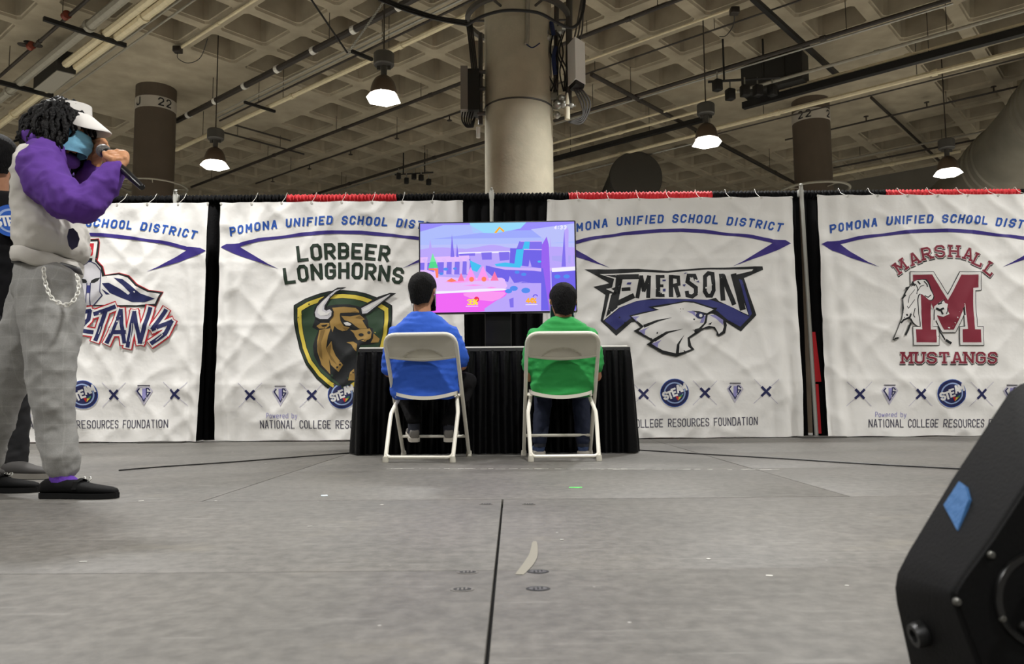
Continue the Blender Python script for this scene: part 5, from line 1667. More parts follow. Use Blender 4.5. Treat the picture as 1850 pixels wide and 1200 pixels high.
# ---------------- seated boys
def hair_cap(parent, C, h, R, m, low=-.10, thick=.045, name='hair'):
    """short cropped hair: shell over crown, back and sides of the head"""
    def w(x, y, z): return Vector(C) + R @ (Vector((x, y, z)) * h)
    vs = []; fs = []; nu, nv = 40, 22
    for j in range(nv + 1):
        for i in range(nu):
            az = 2 * PI * i / nu
            fr = math.sin(az)                     # +1 front, -1 back
            sd = abs(math.cos(az))
            if fr < -.42: zmin = -.46 + .10 * sd
            elif fr < -.12: zmin = -.38 + (fr + .42) / .30 * .46
            elif fr < .10: zmin = .08 - .04 * (fr + .12) / .22
            elif fr < .45: zmin = .04 - .16 * math.sin((fr - .10) / .35 * PI)
            else: zmin = .04 + (fr - .45) / .55 * .30
            w_ = j / nv
            n_ = noise.noise(Vector((math.cos(az) * 4, fr * 4, w_ * 6))) * .016
            t_ = thick * (1.0 - .75 * w_ ** 3) + n_
            th = w_ * 1.0
            ztop = .13 + .365 + thick * 1.2
            # run from the crown down to the hair line
            ang = w_ * (PI / 2 + .001) if zmin > .13 else None
            z = ztop - (ztop - zmin) * (1 - math.cos(w_ * PI * .5)) ** .9 if False else ztop - (ztop - zmin) * (w_ ** 1.6)
            zz = max(-1, min(1, (z - .13) / (.365 + thick * 1.2)))
            if z >= .13: rad = math.sqrt(max(0, 1 - zz * zz))
            else: rad = 1.0 - .30 * ((.13 - z) / .6) ** 1.7
            rx, ry = .350 + t_, .430 + t_
            if z < -.10 and fr > -.30: rx *= .97
            vs.append(w(rx * rad * math.cos(az), -.04 + ry * rad * math.sin(az) + (.05 * max(0, -z - .1) if fr < 0 else 0), z + n_ * .5))
    for j in range(nv):
        for i in range(nu):
            k = (i + 1) % nu
            fs.append((j * nu + i, (j + 1) * nu + i, (j + 1) * nu + k, j * nu + k))
    return MB().add(vs, fs).build(name, m, parent=parent, smooth=180)
def seated_boy(label, cx, D, head, hh, shoulders, waist, sleeve_l, sleeve_r, knees, feet, skin, shirt, trouser, shoe_m, yaw=0.0, shirt_name='t_shirt'):
    base = P(cx, 720, D)
    t = thing('person', label, 'person', (base.x, D, 0))
    R = frame(yaw, -.10)
    H = P(head[0], head[1], D - .02)
    hips = Vector((base.x, D - .02, .475))
    body = MB()
    head_shapes(body, H, hh, R)
    nb = Vector((H.x, D - .035, H.z - hh * .72))
    body.limb([nb, H + R @ Vector((0, -.03 * hh, -.2 * hh))], [.058, .052], 16)
    body.limb([hips + Vector((0, 0, .05)), Vector((base.x, D, .70)), nb + Vector((0, 0, -.05))], [.085, .085, .055], 18, flat=1.25, up=(0, 1, 0))
    sh = MB()
    # torso rows (left px, right px, py, D offset, half depth)
    secs = []
    for l, r, y, dd, ry in waist + shoulders:
        a, b = P(l, y, D + dd), P(r, y, D + dd)
        secs.append(((a.x + b.x) / 2, D + dd, a.z, (b.x - a.x) / 2, ry))
    secs.sort(key=lambda q: q[2])
    sh.rings(secs, 28, power=2.5)
    for side, sl in ((-1, sleeve_l), (1, sleeve_r)):
        sp, ep = P(*sl[0]), P(*sl[1])
        wr = P(*sl[2])
        inn = Vector((base.x + (sp.x - base.x) * .35, sp.y, sp.z + .005))
        mid = sp.lerp(ep, .62)
        sh.limb([inn, sp, sp.lerp(ep, .35), mid, sp.lerp(ep, sl[3])], [.060, .068, .064, .062, .058], 16)
        body.limb([sp, mid, ep], [.045, .042, .037], 12)
        body.limb([ep, ep.lerp(wr, .5), wr], [.037, .033, .024], 12)
        hand_shapes(body, wr, (wr - ep).normalized() + Vector((-.35 * side, .2, .1)), Vector((0, -.2, 1)), .155, .7, side=-side)
    tr = MB()
    tr.rings([(hips.x, hips.y + .03, .445, .125, .10), (hips.x, hips.y + .03, .48, .135, .105), (hips.x, hips.y + .02, .52, .12, .085)], 24, power=2.4)
    for side in (0, 1):
        s = -1 if side == 0 else 1
        k = P(*knees[side]); f = feet[side]
        an = Vector(f[0])
        hp = Vector((hips.x + .075 * s, hips.y + .02, .485))
        tr.limb([hp, hp.lerp(k, .5), k], [.082, .076, .062], 16)
        tr.limb([k, k.lerp(an, .45), an + Vector((0, 0, .02))], [.062, .056, .047], 14)
        body.limb([hp, k], [.05, .04], 10); body.limb([k, an], [.04, .03], 10)
        toe = Vector(f[1]); heel = an + (an - toe).normalized() * .035; heel.z = f[2]
        toe.z = f[3]
        sho, d, ss, u = shoe(t, 'shoe', heel, toe, shoe_m[0], shoe_m[1], h=.085, w=.042, sole=.026)
        MB().rings([(an.x, an.y, heel.z + .055, .04, .042), (an.x, an.y, heel.z + .12, .04, .042)], 14).build('sock', mat('dark_sock', (40, 42, 52), .8), parent=t)
    blob('body', body, skin, t, voxel=.0075, smooth=4)
    blob(shirt_name, sh, shirt, t, voxel=.011, smooth=8, folds=[(.006, 6, (.7, 1, 3.0)), (.0045, 13, (.6, 1, 2.6)), (.002, 30, (1, 1, 1.5))])
    blob('trousers', tr, trouser, t, voxel=.011, smooth=6, folds=fold(None, 1, .8))
    hair_cap(t, H, hh, R, M_HAIRBLK)
    eyes(H, hh, R, t)
    return t, H, R
M_BLUET = mat('blue_cotton', (42, 92, 200), 0.8, bump=.25, bscale=11, bdetail=3)
M_GREENT = mat('green_cotton', (36, 148, 68), 0.8, bump=.25, bscale=11, bdetail=3)
M_BLKPANT = mat('charcoal_trouser', (22, 21, 22), 0.9, spec=.2, bump=.2, bscale=20)
M_JEAN = mat('dark_jeans', (26, 34, 58), 0.85, bump=.2, bscale=25)
SK1 = skin_mat('skin_tan', (176, 128, 98)); SK2 = skin_mat('skin_brown', (168, 118, 90))
D1 = 4.995
f1 = [(P(748, 762, 5.15), P(743, 790, 5.33), .10, .145), (P(812, 768, 5.13), P(820, 790, 5.34), .10, .145)]
b1, H1, R1 = seated_boy('boy in blue T-shirt sitting with his back to us watching the television', 766, D1, (764, 527), .232,
    [(703, 829, 612, -.01, .10), (712, 820, 594, -.02, .095), (732, 798, 576, -.03, .075), (746, 782, 565, -.035, .055)],
    [(710, 826, 720, .005, .110), (706, 829, 702, .005, .112), (708, 826, 670, .0, .110), (704, 828, 640, -.01, .106)],
    [(716, 608, D1 - .01), (703, 672, D1 + .03), (735, 668, D1 + .26), .86], [(815, 608, D1 - .01), (834, 660, D1 + .05), (806, 668, D1 + .27), .80],
    [(728, 700, 5.30), (845, 690, 5.19)], f1, SK1, M_BLUET, M_BLKPANT, (mat('grey_sneaker', (120, 116, 110), .7), mat('sneaker_sole', (206, 200, 188), .6)), yaw=-.25)
D2 = 4.995
f2 = [(P(975, 800, 5.20), P(970, 812, 5.36), .003, .003), (P(1053, 800, 5.20), P(1060, 812, 5.36), .003, .003)]
b2, H2, R2 = seated_boy('boy in green T-shirt sitting with his back to us, face mask loops on his ears', 1016, D2, (1017, 546), .232,
    [(956, 1077, 612, -.01, .095), (966, 1068, 598, -.02, .09), (984, 1050, 583, -.03, .07), (1000, 1034, 574, -.035, .052)],
    [(964, 1068, 716, .005, .105), (960, 1073, 700, .005, .107), (961, 1071, 672, .0, .104), (958, 1075, 640, -.01, .10)],
    [(968, 610, D2 - .01), (956, 680, D2 + .02), (988, 676, D2 + .25), .72], [(1065, 610, D2 - .01), (1077, 680, D2 + .02), (1046, 676, D2 + .25), .72],
    [(983, 706, 5.32), (1050, 706, 5.32)], f2, SK2, M_GREENT, M_JEAN, (mat('navy_sneaker', (52, 70, 108), .7), mat('sneaker_sole', (206, 200, 188), .6)), yaw=.12)
M_MASK = mat('blue_mask', (122, 184, 212), .75, bump=.2, bscale=30)
def face_mask(parent, C, h, R, m, drop=0.0, flare=.02):
    def w(x, y, z): return Vector(C) + R @ (Vector((x, y, z)) * h)
    vs = []; fs = []; nu, nv = 18, 14
    for layer in (0, 1):
        for j in range(nv + 1):
            v = j / nv
            for i in range(nu + 1):
                s = -1 + 2 * i / nu
                ph = s * 1.30
                bul = math.sin(PI * min(1, v * 1.05)) ** .7
                pleat = .010 * math.sin(v * 2 * PI * 3.2) * (1 - s * s)
                rx = .335 + flare * v; ry = .40 + .11 * bul * (1 - s * s) + flare * v + pleat
                z = (-.06 - .40 * v - drop * v) + .05 * s * s * (1 - 2 * v)
                k = 1 - .03 * layer
                vs.append(w(rx * math.sin(ph) * k, (.06 + ry * math.cos(ph)) * k, z))
    n = (nu + 1) * (nv + 1)
    for j in range(nv):
        for i in range(nu):
            a = j * (nu + 1) + i
            fs.append((a, a + 1, a + nu + 2, a + nu + 1)); fs.append((n + a, n + a + nu + 1, n + a + nu + 2, n + a + 1))
    for j in range(nv):
        for i in (0, nu):
            a = j * (nu + 1) + i; fs.append((a, a + nu + 1, n + a + nu + 1, n + a))
    for i in range(nu):
        for j in (0, nv):
            a = j * (nu + 1) + i; fs.append((a, a + 1, n + a + 1, n + a))
    o = MB().add(vs, fs).build('face_mask', m, parent=parent, smooth=60)
    for s in (-1, 1):
        mb = MB()
        mb.tube(spline([w(.325 * s, .16, -.03), w(.375 * s, .02, .08), w(.40 * s, -.07, .04), w(.385 * s, -.06, -.12), w(.34 * s, .14, -.40)], 6), .0016, 6)
        mb.build('ear_loop', mat('mask_elastic', (225, 226, 224), .7), parent=o)
    return o
face_mask(b2, H2, .232, R2, M_MASK)
face_mask(b1, H1, .232, R1, mat('black_mask', (24, 24, 26), .8))

# ---------------- the man with the microphone (faces to the right, along +X)
mc = thing('person', 'man in purple and white hoodie and grey trousers speaking into a microphone', 'person', (P(95, 885, 3.2).x, 3.2, 0))
SK3 = skin_mat('skin_light_brown', (186, 134, 96))
M_HOODW = mat('white_fleece', (206, 202, 194), .85, bump=.25, bscale=12, bdetail=3)
M_PURP = mat('purple_fleece', (88, 46, 140), .85, bump=.25, bscale=12, bdetail=3)
def plaid():
    m = bpy.data.materials.new('grey_plaid')
    m.use_nodes = True
    nt = m.node_tree; N = nt.nodes; L = nt.links
    b = N['Principled BSDF']; b.inputs['Roughness'].default_value = .9
    tc = N.new('ShaderNodeTexCoord'); sp = N.new('ShaderNodeSeparateXYZ')
    L.new(tc.outputs['Object'], sp.inputs[0])
    def lines(sock, freq, width):
        a = N.new('ShaderNodeMath'); a.operation = 'MULTIPLY'; a.inputs[1].default_value = freq; L.new(sock, a.inputs[0])
        f = N.new('ShaderNodeMath'); f.operation = 'FRACT'; L.new(a.outputs[0], f.inputs[0])
        c = N.new('ShaderNodeMath'); c.operation = 'LESS_THAN'; c.inputs[1].default_value = width; L.new(f.outputs[0], c.inputs[0])
        return c.outputs[0]
    add = N.new('ShaderNodeMath'); add.operation = 'ADD'
    L.new(lines(sp.outputs['X'], 16, .07), add.inputs[0]); L.new(lines(sp.outputs['Z'], 14, .07), add.inputs[1])
    n = N.new('ShaderNodeTexNoise'); n.inputs['Scale'].default_value = 220; L.new(tc.outputs['Object'], n.inputs['Vector'])
    mx = N.new('ShaderNodeMix'); mx.data_type = 'RGBA'; mx.inputs[6].default_value = lin((132, 131, 128)); mx.inputs[7].default_value = lin((158, 157, 153))
    L.new(n.outputs['Fac'], mx.inputs[0])
    m2 = N.new('ShaderNodeMix'); m2.data_type = 'RGBA'; m2.inputs[7].default_value = lin((186, 185, 180))
    sc = N.new('ShaderNodeMath'); sc.operation = 'MULTIPLY'; sc.inputs[1].default_value = .15; L.new(add.outputs[0], sc.inputs[0])
    L.new(sc.outputs[0], m2.inputs[0]); L.new(mx.outputs[2], m2.inputs[6]); L.new(m2.outputs[2], b.inputs['Base Color'])
    return m
M_PLAID = plaid()
D3 = 3.20
HM = P(117, 231, D3); hm = .212
RM = frame(-PI / 2 + .10, -.17)
body = MB()
head_shapes(body, HM, hm, RM)
nb = P(82, 284, D3)
body.limb([nb, HM + RM @ Vector((0, -.06 * hm, -.2 * hm))], [.066, .060], 16)
body.limb([P(92, 470, D3), P(90, 380, D3), P(84, 310, D3)], [.070, .075, .07], 16, flat=1.5, up=(1, 0, 0))
S_n, E_n, W_n = P(74, 300, 3.06), P(151, 374, 2.98), P(213, 300, 3.04)
S_f, E_f, W_f = P(84, 300, 3.37), P(150, 366, 3.40), P(171, 300, 3.30)
body.limb([S_n, E_n], [.05, .045], 12); body.limb([E_n, W_n.lerp(E_n, .4), W_n], [.042, .036, .027], 12)
body.limb([S_f, E_f], [.05, .042], 12); body.limb([E_f, W_f], [.042, .027], 12)
for hp, k, an in ((P(90, 510, 3.12), P(92, 650, 3.07), P(110, 850, 3.10)), (P(85, 510, 3.30), P(14, 690, 3.30), P(-30, 846, 3.32))):
    body.limb([hp, k], [.06, .045], 12); body.limb([k, an], [.045, .034], 12)
# microphone axis
MH, MT = P(187, 273, 3.09), P(257, 339, 2.97)
ax = (MT - MH).normalized()
# near fist around the microphone
A0 = MH + ax * .058
da = Vector((1, 0, 0)) - ax * ax.x; da.normalize()          # away to the right and up
da = (da + Vector((0, 0, .25))); da = (da - ax * da.dot(ax)).normalized()
db = ax.cross(da)
if db.y > 0: db = -db                                        # towards the viewer
for i in range(4):
    c = A0 + ax * (.004 + .0205 * i)
    rr = .027 - .001 * abs(i - 1.2)
    pts = []
    for k in range(9):
        a = math.radians(-8 + 27 * k)
        pts.append(c + da * (rr + .012 * (k == 0) + .004 * (k == 1)) * math.cos(a) + db * (rr + .003 * math.sin(a * 1.5)) * math.sin(a))
    body.limb(pts, [.0098, .0096, .0091, .0090, .0088, .0086, .0084, .008, .0072], 10)
    body.ball(c + da * .036 + db * .010, .0112, 10)
pk = A0 + ax * .032 + da * .030
body.limb([W_n, W_n.lerp(pk, .5) + Vector((.004, 0, 0)), pk], [.030, .036, .036], 14, flat=.62, up=ax)
body.limb([W_n + Vector((-.012, -.012, .01)), A0 + ax * .055 - da * .006 + db * .030, A0 + ax * .018 - da * .014 + db * .028, A0 - ax * .006 - da * .008 + db * .028], [.018, .0135, .0115, .0095], 10)
# far hand, fingers stretched towards the microphone head
for i, (y0, y1, ln) in enumerate(((257, 254, 192), (265, 261, 195), (273, 269, 194), (281, 277, 189))):
    body.limb([P(170, y0 + 2, 3.26), P(179, y0 - 4, 3.22), P(188, y1, 3.18), P(ln, y1 + 5, 3.155)], [.0115, .011, .010, .0085], 10)
body.limb([W_f, P(171, 286, 3.29), P(170, 268, 3.27)], [.027, .036, .036], 14, flat=.55, up=(0, 0, 1) if False else (1, 0, 0))
body.limb([P(172, 290, 3.27), P(181, 288, 3.22), P(187, 283, 3.18)], [.015, .012, .0095], 10)
blob('body', body, SK3, mc, voxel=.0036, smooth=2)
eyes(HM, hm, RM, mc)
# hoodie
rows = [(46, 104, 274, .11), (34, 112, 290, .165), (25, 122, 312, .195), (20, 130, 345, .200), (21, 140, 385, .195), (24, 150, 420, .190), (22, 153, 444, .188), (25, 149, 458, .176), (30, 140, 466, .160)]
hd = MB(); secs = []
for l, r, y, ry in rows: secs.append(fit_sec(l, r + 9, y, D3, ry))
secs.sort(key=lambda s: s[2])
hd.rings(secs, 30, power=2.35)
hd.limb([P(70, 290, 3.09), P(88, 318, 3.06)], [.07, .06], 12); hd.limb([P(80, 290, 3.32), P(90, 318, 3.34)], [.07, .06], 12)
blob('hoodie', hd, M_HOODW, mc, voxel=.010, smooth=6, folds=[(.010, 5, (1, 1, 1.7)), (.006, 12, (1, 1, 1.6)), (.003, 26, (1, 1, 1))])
# ribbed hem
mb = MB()
vs = []; fs = []; n = 60
for k, (l, r, y, ry) in enumerate(((24, 150, 452, .186), (19, 153, 456, .199), (17, 153, 466, .203), (18, 152, 475, .201), (21, 149, 479, .192), (27, 143, 478, .17))):
    cx0, _, cz0, rx0, _ = fit_sec(l, r, y, D3, ry, 2.0)
    for i in range(n):
        w = 2 * PI * i / n
        x = cx0 + rx0 * math.cos(w)
        vs.append((x, D3 + ry * math.sin(w), cz0 - .042 * (.5 + .5 * math.cos(w)) + .003 * math.sin(w * 7)))
for k in range(5):
    for i in range(n): fs.append((k * n + i, k * n + (i + 1) % n, (k + 1) * n + (i + 1) % n, (k + 1) * n + i))
MB().add(vs, fs).build('hem_band', M_HOODW, parent=mc, smooth=180)
for nm, S, E_, W, Dn, pts, rs in (('sleeve', S_n, E_n, W_n, 3.06,
        [P(88, 270, 3.13), P(74, 298, 3.06), P(88, 332, 3.02), P(116, 362, 2.98), P(148, 373, 2.975), P(176, 345, 3.0), P(205, 312, 3.035)], [.055, .080, .080, .072, .062, .056, .043]),
        ('sleeve', S_f, E_f, W_f, 3.36, [P(90, 270, 3.27), P(86, 298, 3.36), P(100, 330, 3.38), P(128, 356, 3.40), P(150, 362, 3.40), P(161, 335, 3.36), P(169, 308, 3.315)], [.055, .085, .082, .074, .066, .056, .042])):
    sl = MB().limb(spline(pts[:4], 3)[:-1] + spline(pts[3:], 3), [0] * 0 or [rs[0] + (rs[1] - rs[0]) * k / 3 for k in range(3)] + [rs[1] + (rs[2] - rs[1]) * k / 3 for k in range(3)] + [rs[2] + (rs[3] - rs[2]) * k / 3 for k in range(3)] + [rs[3] + (rs[4] - rs[3]) * k / 3 for k in range(3)] + [rs[4] + (rs[5] - rs[4]) * k / 3 for k in range(3)] + [rs[5] + (rs[6] - rs[5]) * k / 3 for k in range(4)], 18)
    blob(nm, sl, M_PURP, mc, voxel=.009, smooth=5, folds=[(.009, 6, (1.4, 1, 1.4)), (.006, 14, (1.5, 1, 1.2)), (.003, 28, (1, 1, 1))])
cl = MB()
ctrs = []
for k in range(20):
    w = 2 * PI * k / 20
    a = P(86, 264, D3)
    ctrs.append(Vector((a.x + .076 * math.cos(w) + .01, D3 + .10 * math.sin(w), a.z - .050 * math.cos(w) - .012)))
cl.tube(ctrs, .025, 12, closed=True, flat=1.2)
blob('hood_collar', cl, M_PURP, mc, voxel=.008, smooth=4, folds=[(.006, 9, (1, 1, 1))])
# pocket opening
pk_ = MB()
c = P(134, 428, 3.03)
def torso_pt(px, py, out=.006):
    """point on the near surface of the hoodie below photo pixel"""
    y = py
    for a, b in zip(rows, rows[1:]):
        if a[2] <= y <= b[2]:
            f_ = (y - a[2]) / (b[2] - a[2]); l = a[0] + (b[0] - a[0]) * f_; r = a[1] + (b[1] - a[1]) * f_; ry = a[3] + (b[3] - a[3]) * f_
            break
    k = max(-.97, min(.97, (px - (l + r) / 2) / ((r - l) / 2)))
    return P(px, py, D3 - ry * (1 - abs(k) ** 2.35) ** (1 / 2.35) - out)
op = [(121, 428), (124, 414), (132, 412), (140, 420), (144, 432), (140, 446), (130, 452), (124, 444)]
mb = MB()
mb.loftpoly([torso_pt(a, b, .004) for a, b in op], [torso_pt(a, b, .010) for a, b in op])
mb.build('pocket_opening', mat('navy_lining', (30, 26, 58), .9), parent=mc)
# trousers
trz = MB(); secs = []
for l, r, y, ry in ((28, 142, 481, .160), (22, 146, 500, .170), (19, 146, 530, .172), (30, 144, 560, .16)): secs.append(fit_sec(l + 3, r - 2, y, D3, ry))
secs.sort(key=lambda s: s[2])
trz.rings(secs, 28, power=2.5)
trz.limb([P(90, 530, 3.12), P(93, 580, 3.09), P(92, 640, 3.07), P(95, 700, 3.07), P(98, 755, 3.08), P(106, 805, 3.09), P(111, 838, 3.10)], [.118, .110, .090, .076, .067, .060, .064], 20)
trz.limb([P(76, 530, 3.28), P(58, 590, 3.28), P(24, 660, 3.29), P(0, 720, 3.30), P(-15, 775, 3.31), P(-24, 810, 3.32), P(-30, 834, 3.32)], [.116, .110, .090, .078, .070, .062, .066], 20)
blob('trousers', trz, M_PLAID, mc, voxel=.010, smooth=6, folds=[(.008, 6, (1.3, 1.3, .7)), (.006, 11, (1.1, 1.1, 1.1)), (.003, 26, (1, 1, 1))])
mb = MB()
vs = []; fs = []; n = 48
for k, (y, g) in enumerate(((474, .0), (476, .010), (487, .012), (489, .0))):
    cx0, _, cz0, rx0, _ = fit_sec(25, 146, y, D3, .17, 2.0)
    for i in range(n):
        w = 2 * PI * i / n
        vs.append((cx0 + (rx0 - .004 + g) * math.cos(w), D3 + (.170 + g) * math.sin(w), cz0 - .010 * math.cos(w)))
for k in range(3):
    for i in range(n): fs.append((k * n + i, k * n + (i + 1) % n, (k + 1) * n + (i + 1) % n, (k + 1) * n + i))
MB().add(vs, fs).build('belt', mat('black_leather', (20, 19, 19), .45), parent=mc, smooth=180)
# wallet chain
lk = spline([P(79, 484, 2.985), P(80, 500, 2.975), P(84, 518, 2.965), P(93, 538, 2.96), P(106, 547, 2.96), P(120, 551, 2.962), P(132, 544, 2.968), P(141, 528, 2.985), P(142, 512, 3.0), P(138, 496, 3.01)], 12)
acc = [0]
for a, b in zip(lk, lk[1:]): acc.append(acc[-1] + (b - a).length)
mb = MB(); nl = int(acc[-1] / .0155)
for i in range(nl):
    s = (i + .5) * acc[-1] / nl
    j = max(k for k in range(len(acc) - 1) if acc[k] <= s)
    p = lk[j].lerp(lk[j + 1], (s - acc[j]) / (acc[j + 1] - acc[j])); d = (lk[j + 1] - lk[j]).normalized()
    sd = Vector((0, -1, 0)) if i % 2 else d.cross(Vector((0, -1, 0)))
    sd = (sd - d * sd.dot(d)).normalized()
    mb.tube([p + d * .0115 * math.cos(w) + sd * .0072 * math.sin(w) for w in [2 * PI * k / 12 for k in range(12)]], .0024, 6, closed=True)
mb.build('wallet_chain', mat('white_chain', (224, 222, 214), .35), parent=mc, label='white linked wallet chain')
# socks and loafers
M_SUEDE = mat('black_suede', (9, 9, 9), .85, spec=.2, bump=.1, bscale=120)
M_SOLEB = mat('black_sole', (12, 12, 12), .7, spec=.2)
M_SOCK = mat('purple_sock', (92, 50, 158), .85, bump=.2, bscale=90)
for an, dd in ((P(113, 852, 3.10), 3.10), (P(-32, 852, 3.33), 3.33)):
    MB().limb([Vector((an.x - .005, dd, .135)), Vector((an.x - .002, dd, .07)), Vector((an.x + .03, dd, .045))], [.046, .044, .04], 14).build('sock', M_SOCK, parent=mc, smooth=180)
for (hx_, tx_, dd) in ((76, 220, 3.10), (-66, 78, 3.33)):
    a = P(hx_, 885, dd); b = P(tx_, 885, dd)
    o, d, s_, u = shoe(mc, 'loafer', (a.x + .005, dd, 0.002), (b.x - .004, dd - .03, 0.002), M_SUEDE, M_SOLEB, h=.074, w=.046, sole=.02)
    # saddle strap with metal bit
    L = b.x - a.x
    c = Vector((a.x + .005, dd, .002)) + d * (L * .50)
    mb = MB().tube([c - s_ * .045 + u * .035, c - s_ * .035 + u * .062, c + u * .073, c + s_ * .035 + u * .062, c + s_ * .045 + u * .035], .010, 8, flat=.35, up=d)
    mb.build('saddle_strap', M_SUEDE, parent=o)
    mb = MB()
    for k in (-1, 1):
        cc = c - s_ * .030 * 1 + u * .068 + d * .012 * k
        mb.tube([cc + d * .008 * math.cos(w) + (u * .75 - s_ * .6).normalized() * .010 * math.sin(w) for w in [2 * PI * j / 12 for j in range(12)]], .0022, 6, closed=True)
    mb.build('metal_bit', M_GALV, parent=o)
# dreadlocks
rnd = random.Random(11)
mb = MB()
def wl(x, y, z): return HM + RM @ (Vector((x, y, z)) * hm)
for i in range(420):
    z = rnd.uniform(-.35, 1.0); az = rnd.uniform(0, 2 * PI)
    r = math.sqrt(max(0, 1 - z * z))
    x, y = r * math.cos(az), r * math.sin(az)
    if y > .60: continue
    if y > .42 and z > .5 and rnd.random() < .5: continue
    if z < .15 and y > .46: continue
    root = Vector((.36 * x, -.04 + (.40 if y < 0 else .44) * y, .13 + .385 * z))
    out = Vector((x, y, max(z, 0) * .6)).normalized()
    L = rnd.uniform(.42, .85) * (1.15 if z > .3 else .9)
    if y > .1 and z < .55: L = rnd.uniform(.72, .98)
    p = root.copy(); v = out * .75 + Vector((rnd.uniform(-.3, .3), rnd.uniform(-.3, .25), rnd.uniform(-.2, .15)))
    pts = [p.copy()]; seg = 8
    cu = rnd.uniform(0, 6.3); fr = rnd.uniform(1.2, 2.2)
    for k in range(seg):
        v = v * .8 + Vector((0, -.02, -.40))
        # slide off the skull
        q = p + v.normalized() * (L / seg)
        ey = .42 if q.y < -.04 else .47
        e = Vector((q.x / .40, (q.y + .04) / ey, (q.z - .13) / .42))
        if e.length < 1.0 and q.z > -.30:
            e.normalize(); q = Vector((e.x * .40, e.y * ey - .04, e.z * .42 + .13))
        p = q
        pts.append(p + Vector((math.cos(cu + fr * k), math.sin(cu + fr * k), .4 * math.sin(cu + 2 * k))) * .042)
    pts = [wl(*q) for q in pts]
    mb.tube(pts, [.0075, .0085, .009, .009, .0088, .0085, .008, .007, .0045], 6)
hair = mb.build('dreadlocks', mat('dark_brown_hair', (9, 7, 6), .5, spec=.22, bump=.5, bscale=140), parent=mc, smooth=180)
vs = MB().ball(wl(0, -.05, .15), [.37 * hm, .45 * hm, .385 * hm], 24, rot=RM)
vs.v = [v for v in vs.v]
cap = vs.build('hair_base', mat('dark_brown_hair', (24, 17, 14), .38), parent=hair, smooth=180)
# visor
M_VISOR = mat('white_visor_cloth', (222, 218, 212), .7)
mb = MB(); vv = []; fs = []; nu = 24
for layer, rr in ((0, 1.0), (1, .965)):
    for j in range(2):
        for i in range(nu + 1):
            a = math.radians(-100 + 200 * i / nu)
            hgt = (.53 if j else .33) - (0 if j == 0 else .10 * (abs(a) / 1.75) ** 2)
            k = (1.0 - .10 * j) * rr
            vv.append(wl(.365 * math.sin(a) * k, (-.02 + .465 * math.cos(a)) * k, hgt))
m_ = 2 * (nu + 1)
for i in range(nu):
    fs += [(i, i + 1, nu + 2 + i, nu + 1 + i), (m_ + i, m_ + nu + 1 + i, m_ + nu + 2 + i, m_ + i + 1), (i, m_ + i, m_ + i + 1, i + 1), (nu + 1 + i, nu + 2 + i, m_ + nu + 2 + i, m_ + nu + 1 + i)]
vis = MB().add(vv, fs).build('visor', M_VISOR, parent=mc, smooth=50)
vv = []; fs = []; nv = 10
for layer in (0, 1):
    for j in range(nv + 1):
        t = j / nv
        for i in range(nu + 1):
            a = math.radians(-82 + 164 * i / nu); sa, ca = math.sin(a), math.cos(a)
            x = .395 * sa * (1 - .10 * t); y = -.02 + .47 * ca + t * .44 * max(ca, 0) ** .6
            zz = .34 - .26 * t * max(ca, 0) ** .6 - .10 * sa * sa * t - .10 * sa * sa
            vv.append(wl(x, y, zz - .022 * layer))
n = (nu + 1) * (nv + 1)
for j in range(nv):
    for i in range(nu):
        a = j * (nu + 1) + i
        fs += [(a, a + 1, a + nu + 2, a + nu + 1), (n + a, n + a + nu + 1, n + a + nu + 2, n + a + 1)]
for i in range(nu):
    a = nv * (nu + 1) + i; fs += [(a, a + 1, n + a + 1, n + a), (i, n + i, n + i + 1, i + 1)]
MB().add(vv, fs).build('brim', M_VISOR, parent=vis, smooth=50)
face_mask(mc, HM, hm, RM, M_MASK, drop=.02, flare=.05)
# microphone
mi = thing('microphone', 'black handheld microphone with grey mesh head in the standing man\'s hands', 'microphone', MT)
Rm = ax.to_track_quat('Z', 'Y').to_matrix()
MB().ball(MH, [.028, .028, .030], 20, rot=Rm).build('mesh_head', mat('mic_mesh', (128, 126, 122), .45, metal=.5, bump=.9, bscale=420), parent=mi, smooth=180)
L = (MT - MH).length
MB().lathe(MH, [(.0005, .018), (.0215, .018), (.0225, .030), (.0185, .040), (.017, .06), (.0150, L * .7), (.0125, L - .004), (.011, L), (.0005, L)], 20, rot=Rm, cap=False).build('handle', mat('mic_black', (18, 18, 20), .3), parent=mi)
MB().lathe(MH, [(.0265, -.003), (.0275, 0), (.0265, .004)], 20, rot=Rm, cap=False).build('collar_ring', M_GALV, parent=mi)

# ---------------- person standing behind him, at the left edge
DB = 3.95
bk = thing('person', 'person in black T-shirt with round blue badge on the back, standing at the left edge', 'person', (P(-10, 860, DB).x, DB, 0))
HB = P(-4, 289, DB); hb = .23; RB = frame(.35, -.05)
body = MB(); head_shapes(body, HB, hb, RB)
nb = P(-10, 346, DB)
body.limb([nb, HB + RB @ Vector((0, -.03 * hb, -.2 * hb))], [.064, .058], 16)
body.limb([P(-10, 560, DB), P(-10, 450, DB), P(-10, 380, DB)], [.11, .12, .10], 16, flat=1.3, up=(0, 1, 0))
sh = MB(); secs = []
for l, r, y, ry in ((-52, 30, 350, .07), (-70, 50, 362, .10), (-80, 60, 385, .115), (-78, 60, 430, .125), (-74, 56, 500, .12), (-74, 56, 560, .12), (-74, 56, 590, .12)):
    secs.append(fit_sec(l, r, y, DB, ry))
secs.sort(key=lambda s: s[2]); sh.rings(secs, 28, power=2.4)
